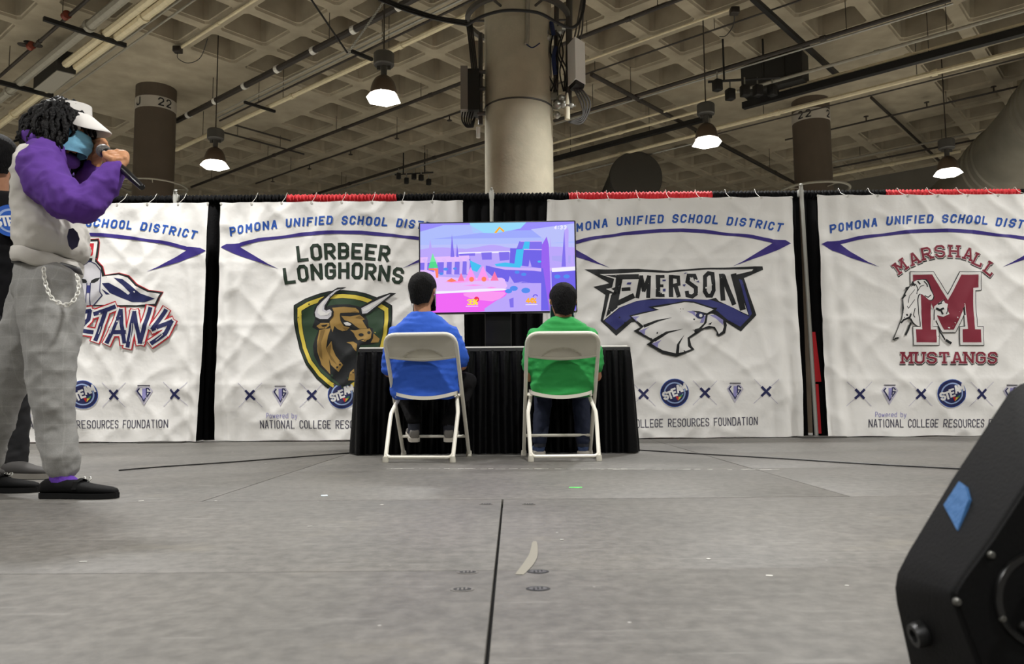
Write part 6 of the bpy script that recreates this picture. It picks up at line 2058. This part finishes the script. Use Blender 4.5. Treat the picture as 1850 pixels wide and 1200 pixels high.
for s, sx in ((-1, -78), (1, 58)):
    a, e, w_ = P(sx - 4 * s, 375, DB), P(sx + 6 * s, 480, DB + .05), P(sx - 14 * s, 470, DB + .27)
    sh.limb([P(-10 + 40 * s, 368, DB), a, a.lerp(e, .4), a.lerp(e, .75)], [.06, .075, .07, .066], 14)
    body.limb([a, e], [.048, .04], 12); body.limb([e, w_], [.04, .027], 12)
    hand_shapes(body, w_, (w_ - e).normalized(), Vector((0, 0, 1)), .18, .6, side=-s)
tr2 = MB(); secs = []
for l, r, y, ry in ((-72, 54, 570, .12), (-72, 54, 600, .125), (-70, 52, 625, .12)):
    a, b = P(l, y, DB), P(r, y, DB); secs.append(((a.x + b.x) / 2, DB, a.z, (b.x - a.x) / 2, ry))
secs.sort(key=lambda s: s[2]); tr2.rings(secs, 24, power=2.4)
fx = [(-48, DB), (24, DB - .02)]
for x, dd in fx:
    tr2.limb([P(x * .8 - 2, 610, dd), P(x, 720, dd), P(x + 1, 790, dd + .01), P(x + 2, 836, dd + .01)], [.10, .075, .066, .058], 16)
    body.limb([P(x, 610, dd), P(x, 840, dd)], [.05, .035], 10)
    a = P(x - 12, 864, dd)
    shoe(bk, 'sneaker', (a.x, dd - .02, .002), (a.x + .25, dd - .06, .002), mat('charcoal_knit', (66, 64, 62), .85), mat('grey_sole', (120, 116, 108), .7), h=.085, w=.044, sole=.026)
blob('body', body, skin_mat('skin_tan', (176, 128, 98)), bk, voxel=.0075, smooth=4)
blob('t_shirt', sh, mat('black_cotton', (13, 13, 15), .9, spec=.2, bump=.2, bscale=12), bk, voxel=.011, smooth=8, folds=[(.006, 7, (1, 1, 2)), (.004, 15, (1, 1, 1))])
blob('trousers', tr2, mat('black_denim', (14, 14, 16), .85), bk, voxel=.011, smooth=6, folds=fold(None, 2))
mb = MB().tube([Vector((nb.x + .072 * math.cos(2 * PI * k / 24), DB + .068 * math.sin(2 * PI * k / 24), nb.z - .018 + .012 * math.sin(2 * PI * k / 24))) for k in range(24)], .012, 8, closed=True)
mb.build('collar', mat('white_cotton', (206, 204, 200), .8), parent=bk, smooth=180)
hair_cap(bk, HB, hb, RB, M_HAIRBLK, thick=.07)
eyes(HB, hb, RB, bk)
pr = Print()
cx_, cy_ = 19, 398
pr.poly(circle2(cx_, cy_, 29), I_BLUE, 1); pr.poly(circle2(cx_, cy_, 22), I_SKY, 2); pr.poly(circle2(cx_, cy_, 18), I_BLUE, 3)
pr.polys(text_polys('STEAM', lambda t: (cx_ - 23 + 46 * t, cy_ + 4 - 8 * t, -.2, 0), 3.4, 8, 16, ext=.3), I_WHITE, 4)
def to_b(p): w_ = P(p[0], p[1], DB - .13); return (w_.x, w_.z)
xc = P(-8, 400, DB).x
def surf_b(x, z, o):
    k = min(.98, abs(x - xc) / .215)
    return Vector((x, DB - .135 * (1 - k ** 2.4) ** (1 / 2.4) - .012 - o, z))
me = pr.mesh(to_b, surf_b, INKS, (-5, 0, 0, 3, .03))
off = world_of(bk)
for v in me.vertices: v.co = v.co - off
me.name = 'back_print'
link_mesh('back_print', me, INKS, bk, smooth=180)
# ------------------------------------------------------------------ services under the ceiling
def run(name, label, cat, a, b, z, axis, w, m, hang=0, seg=8, ext=0.0, flat=None, group=None, clamps=0, hz=None):
    A = PZ(a[0], a[1], z); B = PZ(b[0], b[1], z)
    d = U_DIR if axis == 'U' else V_DIR
    mid = (A + B) / 2
    L = (B - A).dot(d)
    s = 1 if L > 0 else -1
    p0 = mid - d * (L / 2 + s * ext); p1 = mid + d * (L / 2 + s * ext)
    dist = (mid - C0).length
    r = w / 2 * dist / FPX
    t = thing(name, label, cat, (p0 + p1) / 2, group)
    mb = MB()
    if flat:
        mb.box((p0 + p1) / 2, (abs(L) + 2 * ext, 2 * r * flat[0], 2 * r * flat[1]), rot=math.atan2(d.y, d.x))
    else:
        n = max(1, int(abs(L) / 3.0))
        mb.tube([p0.lerp(p1, k / n) for k in range(n + 1)], r, seg)
    mb.build('pipe_run', m, parent=t)
    n = int((abs(L) + 2 * ext) / 3.0) if not clamps else clamps
    if w > 4 and not flat:
        for k in range(n):
            f_ = (k + .5) / n
            c = p0.lerp(p1, f_)
            R_ = d.to_track_quat('Z', 'Y').to_matrix()
            MB().lathe(c, [(r * 1.02, -.05), (r * 1.28, -.05), (r * 1.28, .05), (r * 1.02, .05)], 10, rot=R_, cap=False).build('coupling', M_WHITEMET if clamps else m, parent=t)
    if hang:
        n = max(2, int(abs(L) / hang))
        for k in range(n):
            c = p0.lerp(p1, (k + .4) / n)
            MB().tube([c, (c.x, c.y, (hz or CEIL) + .02)], .007, 6).build('hanger_rod', M_DARKPIPE, parent=t)
    return t, p0, p1, d, r
run('sprinkler_pipe', 'dark sprinkler pipe with rusty red valves in the top left corner', 'pipe', (0, 137), (158, 0), 7.1, 'V', 5, M_DARKPIPE, 3.2, ext=.6)
for px, py in ((55, 84), (118, 29)):
    c = PZ(px, py, 7.1)
    t = thing('sprinkler_valve', 'rusty red valve on the dark pipe, ' + ('the large one with round handwheels' if px == 55 else 'the small one near the top edge'), 'valve', c)
    MB().lathe(c, [(.03, -.10), (.075, -.09), (.05, -.02), (.07, .03), (.03, .09)], 12, rot=V_DIR.to_track_quat('Z', 'Y').to_matrix()).build('valve_body', M_REDVALVE, parent=t)
    if px == 55:
        for dx, dy, dz in ((-.1, .1, .12), (.12, .02, .02), (-.15, 0, .03)):
            MB().lathe(c + Vector((dx, dy, dz)), [(.01, 0), (.085, 0), (.09, .012), (.01, .016)], 14).build('handwheel', M_DARKPIPE, parent=t)
run('pipe', 'thick grey pipe running diagonally across the top left corner', 'pipe', (-20, 193), (222, 0), 6.95, 'V', 13, M_GREYPIPE, 0, ext=.8)
run('pipe', 'cream pipe with stencilled collar ending in the dark box, top left', 'pipe', (120, 116), (268, 0), 6.95, 'V', 12, M_CREAM, 0, ext=.5)
run('pipe', 'cream pipe right of the collared one, top left, nearest to the coffers', 'pipe', (0, 222), (306, 0), 6.95, 'V', 12, M_CREAM, 0, ext=.8)
run('conduit', 'thin pale conduit beside the cream pipes, upper of two', 'conduit', (96, 166), (324, 2), 7.2, 'V', 3, M_GREYPIPE, 0, ext=.8)
run('conduit', 'thin pale conduit beside the cream pipes, lower of two', 'conduit', (112, 168), (352, 2), 7.2, 'V', 3, M_GREYPIPE, 0, ext=.8)
run('support_strut', 'black strut carrying the cream pipes near the top left corner', 'strut', (78, 34), (228, 82), 6.86, 'U', 6, M_BLACK, 0, flat=(1, 1))
run('support_strut', 'black strut carrying the pipes above the curly-haired man', 'strut', (-45, 135), (94, 175), 6.86, 'U', 6, M_BLACK, 0, flat=(1, 1))
def corner_box(name, label, cat, quad, z, h, m, m2=None):
    q = [PZ(a, b, z) for a, b in quad]
    t = thing(name, label, cat, (sum(p.x for p in q) / 4, sum(p.y for p in q) / 4, z))
    MB().loftpoly(q, [Vector((p.x, p.y, z + h)) for p in q]).build('housing', m, parent=t)
    if m2:
        c = sum(q, Vector((0, 0, 0))) / 4
        MB().loftpoly([c + (p - c) * .96 + Vector((0, 0, -.012)) for p in q], [c + (p - c) * .96 for p in q]).build('base_panel', m2, parent=t)
    return t
M_BOXDARK = mat('dark_box', (38, 37, 34), .6)
corner_box('equipment_box', 'dark ceiling equipment box with pale underside among the pipes, top left', 'equipment box', [(60, 161), (103, 126), (137, 134), (93, 169)], 6.80, .42, M_BOXDARK, mat('pale_panel', (150, 146, 134), .6))
run('conduit', 'beige conduit along a ceiling rib ending in a junction box, upper left', 'conduit', (326, 88), (470, -8), 7.5, 'V', 5, M_CREAM, 0)
c = PZ(321, 90, 7.45)
t = thing('junction_box', 'small dark junction box with a hanging loop of cable, above the brown banded column', 'junction box', c)
MB().box(c, (.16, .16, .12), bevel=.02).build('housing', M_DARKPIPE, parent=t)
MB().tube(spline([c + Vector((0, 0, -.06)), PZ(322, 106, 7.3), PZ(340, 114, 7.3), PZ(362, 104, 7.4), PZ(375, 70, 7.6)], 6), .008, 6).build('cable', M_BLACK, parent=t)
run('pipe', 'dark thick pipe with white clamps passing above the first lamp', 'pipe', (322, 220), (762, -14), 7.0, 'V', 10, M_DARKPIPE, 3.0, clamps=7)
run('conduit', 'pale conduit left of the bare column, top one of a bundle of three', 'conduit', (390, 208), (855, -22), 6.95, 'V', 3, M_GREYPIPE, 0)
run('conduit', 'pale conduit left of the bare column, middle one of a bundle of three', 'conduit', (395, 213), (862, -16), 6.95, 'V', 3, M_GALV, 0)
run('conduit', 'pale conduit left of the bare column, bottom one of a bundle of three', 'conduit', (400, 219), (868, -10), 6.95, 'V', 3.5, M_DARKPIPE, 3.4)
run('pipe', 'long cream pipe passing behind the largest lamp', 'pipe', (322, 272), (845, 22), 6.9, 'V', 8, M_CREAM, 3.4)
run('support_strut', 'black strut under the cream pipe right of the leftmost lamp stem', 'strut', (442, 184), (496, 202), 6.82, 'U', 4, M_BLACK, 0, flat=(1, 1))
run('support_strut', 'black strut under the conduits left of the largest lamp', 'strut', (636, 92), (672, 108), 6.82, 'U', 5, M_BLACK, 0, flat=(1, 1))
run('pipe', 'dark pipe running from the leftmost lamp to the bare column', 'pipe', (345, 338), (872, 136), 7.2, 'V', 5, M_DARKPIPE, 3.0)
for k, (a, b, w, nm) in enumerate((((455, 330), (872, 193), 3, 'thin sprinkler line with small heads, behind the largest lamp'), ((565, 352), (876, 257), 5, 'dark pipe just above the drapes left of the bare column'), ((575, 356), (876, 264), 2.5, 'pale conduit just below the dark pipe above the drapes'))):
    t, p0, p1, d, r = run('sprinkler_pipe' if k == 0 else 'pipe', nm, 'pipe', a, b, 7.15, 'V', w, M_GALV if k == 2 else M_DARKPIPE, 3.2)
    if k == 0:
        for j in range(5):
            c = p0.lerp(p1, (j + .5) / 5)
            MB().lathe(c, [(.02, -.14), (.06, -.13), (.06, -.12), (.015, -.11), (.015, 0)], 10).build('sprinkler_head', M_DARKPIPE, parent=t)
run('conduit', 'short dark branch pipe right of the leftmost lamp', 'pipe', (422, 222), (520, 256), 7.25, 'U', 3, M_DARKPIPE, 0)
run('conduit', 'second dark branch pipe right of the leftmost lamp', 'pipe', (405, 233), (540, 282), 7.25, 'U', 3, M_DARKPIPE, 2.4)
# right half
run('pipe', 'dark pipe right of the white radio box at the top edge', 'pipe', (1050, 66), (1228, 0), 7.3, 'V', 7, M_DARKPIPE, 2.6, ext=.5)
run('conduit', 'beige conduit above the eagle banner ending in a junction box', 'conduit', (1050, 112), (1320, 18), 7.48, 'V', 4, M_CREAM, 0)
c = PZ(1327, 20, 7.42)
t = thing('junction_box', 'small dark junction box with a cable loop above the lamp over the eagle banner', 'junction box', c)
MB().box(c, (.16, .16, .12), bevel=.02).build('housing', M_DARKPIPE, parent=t)
MB().tube(spline([c, PZ(1325, 45, 7.3), PZ(1312, 64, 7.35), PZ(1300, 66, 7.5)], 6), .008, 6).build('cable', M_BLACK, parent=t)
run('sprinkler_pipe', 'thin dark sprinkler line crossing the coffers right of the white radio box', 'pipe', (1055, 136), (1368, 26), 7.35, 'V', 3, M_DARKPIPE, 3.0, ext=.8)
run('pipe', 'black pipe running up to the right from the bare column to the top edge', 'pipe', (1000, 218), (1718, 0), 7.0, 'V', 7, M_DARKPIPE, 2.8)
run('conduit', 'pale conduit hugging the underside of the long black pipe', 'conduit', (1004, 224), (1722, 6), 6.95, 'V', 3, M_GALV, 0)
run('pipe', 'grey pipe in the upper right corner, above the cream ones', 'pipe', (1368, 156), (1852, 18), 6.95, 'V', 6, M_GREYPIPE, 3.2, ext=.6)
run('pipe', 'cream pipe above the black cable tray, upper right', 'pipe', (1462, 152), (1852, 40), 6.85, 'V', 6, M_CREAM, 0, ext=.6)
run('cable_tray', 'black cable tray crossing the upper right corner', 'cable tray', (1340, 190), (1860, 56), 6.72, 'V', 11, M_BLACK, 2.6, flat=(1.0, 1.0))
run('conduit', 'pale strip along the lower edge of the black cable tray', 'conduit', (1342, 196), (1862, 64), 6.70, 'V', 2.5, M_GALV, 0)
run('pipe', 'cream pipe passing in front of the right brown column', 'pipe', (1290, 236), (1860, 84), 6.8, 'V', 8, M_CREAM, 3.4)
run('conduit', 'thin dark conduit just under the cream pipe before the right column', 'conduit', (1296, 244), (1862, 98), 6.78, 'V', 2.5, M_DARKPIPE, 0)
t, p0, p1, d, r = run('sprinkler_pipe', 'thin sprinkler line with small heads right of the right brown column', 'pipe', (1420, 254), (1860, 150), 7.3, 'V', 3, M_DARKPIPE, 3.2)
for j in range(4):
    c = p0.lerp(p1, (j + .5) / 4)
    MB().lathe(c, [(.02, .14), (.06, .13), (.06, .12), (.015, .11), (.015, 0)], 10).build('sprinkler_head', M_DARKPIPE, parent=t)
run('conduit', 'grey conduit far right below the sprinkler line', 'conduit', (1500, 294), (1800, 233), 7.3, 'V', 3, M_GREYPIPE, 3.0)
run('conduit', 'dark conduit far right, next below the grey one', 'conduit', (1505, 303), (1800, 246), 7.3, 'V', 3, M_DARKPIPE, 0)
run('pipe', 'cream pipe along the far wall right of the right brown column', 'pipe', (1500, 318), (1735, 272), 7.2, 'V', 6, M_CREAM, 0)
run('support_beam', 'dark steel beam crossing the pipes above the right brown column', 'beam', (1372, 8), (1514, 136), 7.2, 'U', 7, M_BLACK, 0, flat=(1, 1), ext=.3)
run('conduit', 'dark conduit across the coffers right of the right brown column', 'conduit', (1567, 178), (1712, 298), 7.4, 'U', 4, M_DARKPIPE, 0)
run('pipe', 'brown pipe slanting down right behind the lamp over the eagle banner', 'pipe', (1063, 136), (1448, 334), 6.95, 'U', 6, M_DARKPIPE, 3.4)
run('cable', 'thin black cable slanting down right of the lamp over the eagle banner', 'cable', (1280, 232), (1400, 330), 6.6, 'U', 2.5, M_BLACK, 0)
run('pipe', 'cream pipe behind the bare column, topmost of the bundle on its right', 'pipe', (990, 262), (1330, 164), 6.95, 'V', 4, M_CREAM, 0)
run('pipe', 'cream pipe behind the bare column, second of the bundle on its right', 'pipe', (990, 277), (1275, 196), 6.9, 'V', 5, M_CREAM, 0)
run('cable_tray', 'black cable tray behind the lamp over the eagle banner', 'cable tray', (985, 295), (1266, 213), 6.82, 'V', 9, M_BLACK, 2.8, flat=(1, .8))
run('pipe', 'cream pipe below the black tray right of the bare column', 'pipe', (998, 312), (1262, 240), 6.82, 'V', 6, M_CREAM, 0)
run('conduit', 'thin pale conduit lowest in the bundle right of the bare column', 'conduit', (1000, 324), (1270, 253), 6.8, 'V', 2.5, M_GALV, 0)
corner_box('equipment_box', 'dark ceiling equipment box hanging beside the black tray, upper right', 'equipment box', [(1352, 183), (1462, 153), (1450, 142), (1340, 171)], 6.85, .62, M_BOXDARK)
c0_ = PZ(1430, 168, 6.8)
MB().box(c0_, (.62, .06, .14), rot=math.atan2(V_DIR.y, V_DIR.x), bevel=.01).build('green_sign', mat('green_sign', (30, 110, 62), .5), label='small green sign box beside the dark equipment box, upper right', cat='sign')
def rig(label, px, py, D, s):
    c = P(px, py, D)
    t = thing('light_rig', label, 'light rig', c)
    rnd = random.Random(px)
    mb = MB().tube([c + Vector((-.9 * s, 0, .25 * s)), c + Vector((.9 * s, 0, .35 * s))], .035 * s, 8)
    mb.build('bar', M_BLACK, parent=t)
    for k in range(5):
        q = c + Vector(((-.7 + .35 * k) * s, rnd.uniform(-.1, .1), rnd.uniform(-.1, .1)))
        MB().box(q, (.2 * s, .2 * s, .28 * s), rot=rnd.uniform(0, 1), bevel=.02).build('lamp_head', M_BLACK, parent=t)
        MB().tube([q, q + Vector((0, 0, .35 * s))], .015, 6).build('yoke', M_GALV, parent=t)
    for k in range(2):
        q = c + Vector(((-.5 + 1.0 * k) * s, 0, .3 * s))
        MB().tube([q, Vector((q.x, q.y, CEIL - .01))], .02, 6).build('drop_rod', M_BLACK, parent=t)
rig('dark cluster of stage lights hanging above the television, left of the bare column', 748, 325, 22.0, .62)
rig('dark cluster of stage lights above the right half of the eagle banner', 1345, 165, 15.0, .8)
# big round ducts
M_DUCT = mat('duct_metal', (132, 128, 116), .5, metal=.35, var=.15, vscale=2)
dt = thing('air_duct', 'huge round grey air duct curving down at the right edge', 'duct', P(1800, 300, 18))
dp = spline([P(1990, 110, 14.0), P(1930, 175, 15.2), P(1855, 258, 17), P(1775, 335, 19), P(1700, 405, 21)], 8)
MB().tube(dp, .86, 40).build('shell', M_DUCT, parent=dt, smooth=60)
for k in (9, 10, 11, 19, 20, 21):
    tt = (dp[k + 1] - dp[k - 1]).normalized()
    MB().lathe(dp[k], [(.86, -.06), (.895, -.03), (.895, .03), (.86, .06)], 40, rot=tt.to_track_quat('Z', 'Y').to_matrix(), cap=False).build('rib_ring', M_DUCT, parent=dt)
de = P(1137, 342, 21)
dd = thing('air_duct', 'dark round duct end rising behind the red drape of the eagle banner', 'duct', de)
MB().lathe(de, [(.0005, -1.2), (.66, -1.2), (.68, -1.15), (.68, 1.2), (.6, 1.22), (.0005, 1.22)], 40, rot=Matrix.Rotation(PI / 2, 3, 'X'), cap=False).build('shell', mat('dark_duct', (62, 60, 54), .7), parent=dd)
MB().lathe(de, [(.68, 1.0), (.70, 1.0), (.70, 1.1), (.68, 1.1)], 40, rot=Matrix.Rotation(PI / 2, 3, 'X'), cap=False).build('rim', mat('dark_duct', (62, 60, 54), .7), parent=dd)
# rigging chains and cable bundle left of the bare column
mb = MB().tube([P(556, -10, 11.2), P(628, 96, 11.6)], .016, 6)
mb.build('rigging_cable', M_BLACK, label='black rigging cable slanting down left of the largest lamp', cat='cable')
a, b = P(628, 96, 11.6), P(694, 2, 11.6)
t = thing('rigging_chain', 'pale rigging chain slanting up from the black strut to the top edge', 'chain', a)
mb = MB(); n = 46
for k in range(n):
    p = a.lerp(b, (k + .5) / n); d = (b - a).normalized(); sd = Vector((0, -1, 0)) if k % 2 else d.cross(Vector((0, -1, 0))).normalized()
    ln = (b - a).length / n * .72
    mb.tube([p + d * ln * math.cos(w) + sd * .016 * math.sin(w) for w in [2 * PI * j / 8 for j in range(8)]], .006, 5, closed=True)
mb.build('links', M_GALV, parent=t)
for k in range(3):
    MB().tube(spline([P(684, -6 + 3 * k, 9.9), P(740, 14 + 4 * k, 9.8), P(790, 30 + 3 * k, 9.7), P(843, 38 + 4 * k, 9.5)], 6), .014, 6).build('cable', M_BLACK, label=('top', 'middle', 'bottom')[k] + ' black cable of the bundle strung from the bare column to the upper left', cat='cable')
# cables on the stage
for pts, lb in (([(640, 818), (560, 824), (420, 835), (300, 843), (215, 850)], 'thin black cable on the stage running left from the skirted table'), ([(1150, 813), (1260, 820), (1400, 828), (1560, 838), (1745, 848), (1860, 855)], 'thin black cable on the stage running right from the skirted table')):
    q = [PZ(a, b, .006) for a, b in pts]
    MB().tube(spline(q, 6), .0042, 6).build('floor_cable', M_BLACK, label=lb, cat='cable')

# ------------------------------------------------------------------ black stage monitor at the lower right
M_MON = mat('monitor_black', (6, 6, 6), .7, bump=.12, bscale=260, spec=.18)
M_MON2 = mat('monitor_panel_black', (4, 4, 4), .7, bump=.1, bscale=260, spec=.15)
sp_ = thing('stage_monitor', 'black wedge loudspeaker with blue tape in the lower right foreground', 'loudspeaker', P(1760, 1100, .85))
Df, Dn = .95, .80
far = [(1905, 668), (1868, 684), (1842, 692), (1822, 706), (1720, 862), (1640, 995), (1619, 1036), (1615, 1062), (1618, 1090), (1642, 1200), (1664, 1291), (2200, 1291), (2200, 668)]
near = [(1990, 735), (1930, 790), (1890, 830), (1850, 878), (1790, 970), (1735, 1045), (1722, 1066), (1719, 1075), (1722, 1085), (1768, 1205), (1850, 1420), (2260, 1420), (2260, 735)]
F = [P(a, b, Df) for a, b in far]; Nn = [P(a, b, Dn) for a, b in near]
for l in (F, Nn):
    for p in l: p.z = max(p.z, .004)
zb_ = .004
F[10].z = F[11].z = Nn[10].z = Nn[11].z = zb_
mb = MB(); mb.loftpoly(F, Nn)
cab = mb.build('cabinet', M_MON, parent=sp_, smooth=25)
bv = cab.modifiers.new('soft_edges', 'BEVEL'); bv.width = .004; bv.segments = 2; bv.limit_method = 'ANGLE'; bv.angle_limit = math.radians(30)
cN = sum(Nn, Vector((0, 0, 0))) / len(Nn)
pan = [cN + (p - cN) * .965 for p in Nn]
MB().loftpoly([p + Vector((0, -.0005, 0)) for p in pan], [p + Vector((0, -.0045, 0)) for p in pan]).build('side_panel', M_MON2, parent=sp_)
def nearpt(px, py, out=.006): return P(px, py, Dn - out)
rx_ = Matrix.Rotation(PI / 2, 3, 'X')
for px, py in ((1791, 1003), (1730, 1088), (1811, 1118), (1900, 900), (1880, 1240)):
    MB().lathe(nearpt(px, py), [(.0005, .0025), (.0024, .0025), (.0036, .001), (.0038, -.001), (.0038, -.003)], 14, rot=rx_, cap=False).build('screw', mat('dull_screw', (92, 91, 86), .45, metal=.6), parent=sp_)
cc = nearpt(1885, 1085, .005)
MB().lathe(cc, [(.0005, -.004), (.040, -.004), (.042, .002), (.048, .003), (.050, .0), (.050, -.003)], 36, rot=rx_, cap=False).build('recess_ring', mat('black_plastic', (10, 10, 10), .3), parent=sp_)
mb = MB().lathe(cc, [(.0005, .010), (.014, .010), (.017, .006), (.017, -.004)], 20, rot=rx_, cap=False)
mb.tube(spline([cc + Vector((-.03, -.008, -.02)), cc + Vector((-.012, -.016, -.03)), cc + Vector((.02, -.01, -.035))], 5), .004, 8)
mb.build('knob', mat('black_plastic', (10, 10, 10), .3), parent=sp_)
# slanted side: point between far and near outlines
def sidept(i, f_, t_, out=.0):
    a = F[i].lerp(F[i + 1], f_); b = Nn[i].lerp(Nn[i + 1], f_)
    n_ = (F[i + 1] - F[i]).cross(Nn[i] - F[i]).normalized()
    if n_.x > 0: n_ = -n_
    return a.lerp(b, t_) + n_ * out
def on_side(px, py, i):
    """where the ray through the pixel meets the slanted side i"""
    a, b, c = F[i], F[i + 1], Nn[i]
    n_ = (b - a).cross(c - a).normalized()
    d = ray(px, py)
    q = C0 + d * ((a - C0).dot(n_) / d.dot(n_))
    if n_.dot(C0 - q) < 0: n_ = -n_
    return q, n_
tp = [on_side(a, b, 4) for a, b in ((1738, 873), (1750, 882), (1756, 905), (1735, 962), (1722, 938), (1710, 916))]
MB().loftpoly([q + n_ * .0005 for q, n_ in tp], [q + n_ * .0040 for q, n_ in tp]).build('blue_tape', mat('blue_tape', (44, 92, 142), .6, bump=.2, bscale=90), parent=sp_, label='torn piece of blue tape')
q, n_ = on_side(1668, 1145, 9)
R_ = n_.to_track_quat('Z', 'Y').to_matrix()
MB().lathe(q, [(.0005, .004), (.006, .004), (.0075, .012), (.0125, .012), (.014, .006), (.014, -.002)], 20, rot=R_, cap=False).build('rubber_foot', mat('black_rubber', (18, 18, 18), .45), parent=sp_)
# ------------------------------------------------------------------ families of repeated things
GROUPS = {'high_bay_lamp': 'hanging high-bay lamps', 'folding_chair': 'beige folding chairs', 'school_banner': 'white school banners on the drape line',
          'drape_curtain': 'drape panels on the crossbars', 'drape_pole': 'drape poles', 'drape_crossbar': 'drape crossbars', 'concrete_column': 'round hall columns',
          'pipe': 'pipes under the ceiling', 'conduit': 'conduits under the ceiling', 'sprinkler_pipe': 'sprinkler lines under the ceiling', 'support_strut': 'black pipe struts',
          'cable_tray': 'black cable trays', 'sprinkler_valve': 'rusty red sprinkler valves', 'junction_box': 'ceiling junction boxes', 'radio_box': 'radio boxes on the bare column',
          'air_duct': 'round air ducts', 'light_rig': 'clusters of stage lights', 'floor_cable': 'black cables on the stage', 'equipment_box': 'dark ceiling equipment boxes'}
for o in list(COL.objects):
    if o.parent is None and 'label' in o:
        base = o.name.split('.')[0]
        if base in GROUPS and 'group' not in o:
            o['group'] = GROUPS[base]
        elif base == 'cable' and 'bundle' in o['label']:
            o['group'] = 'cables strung from the bare column'
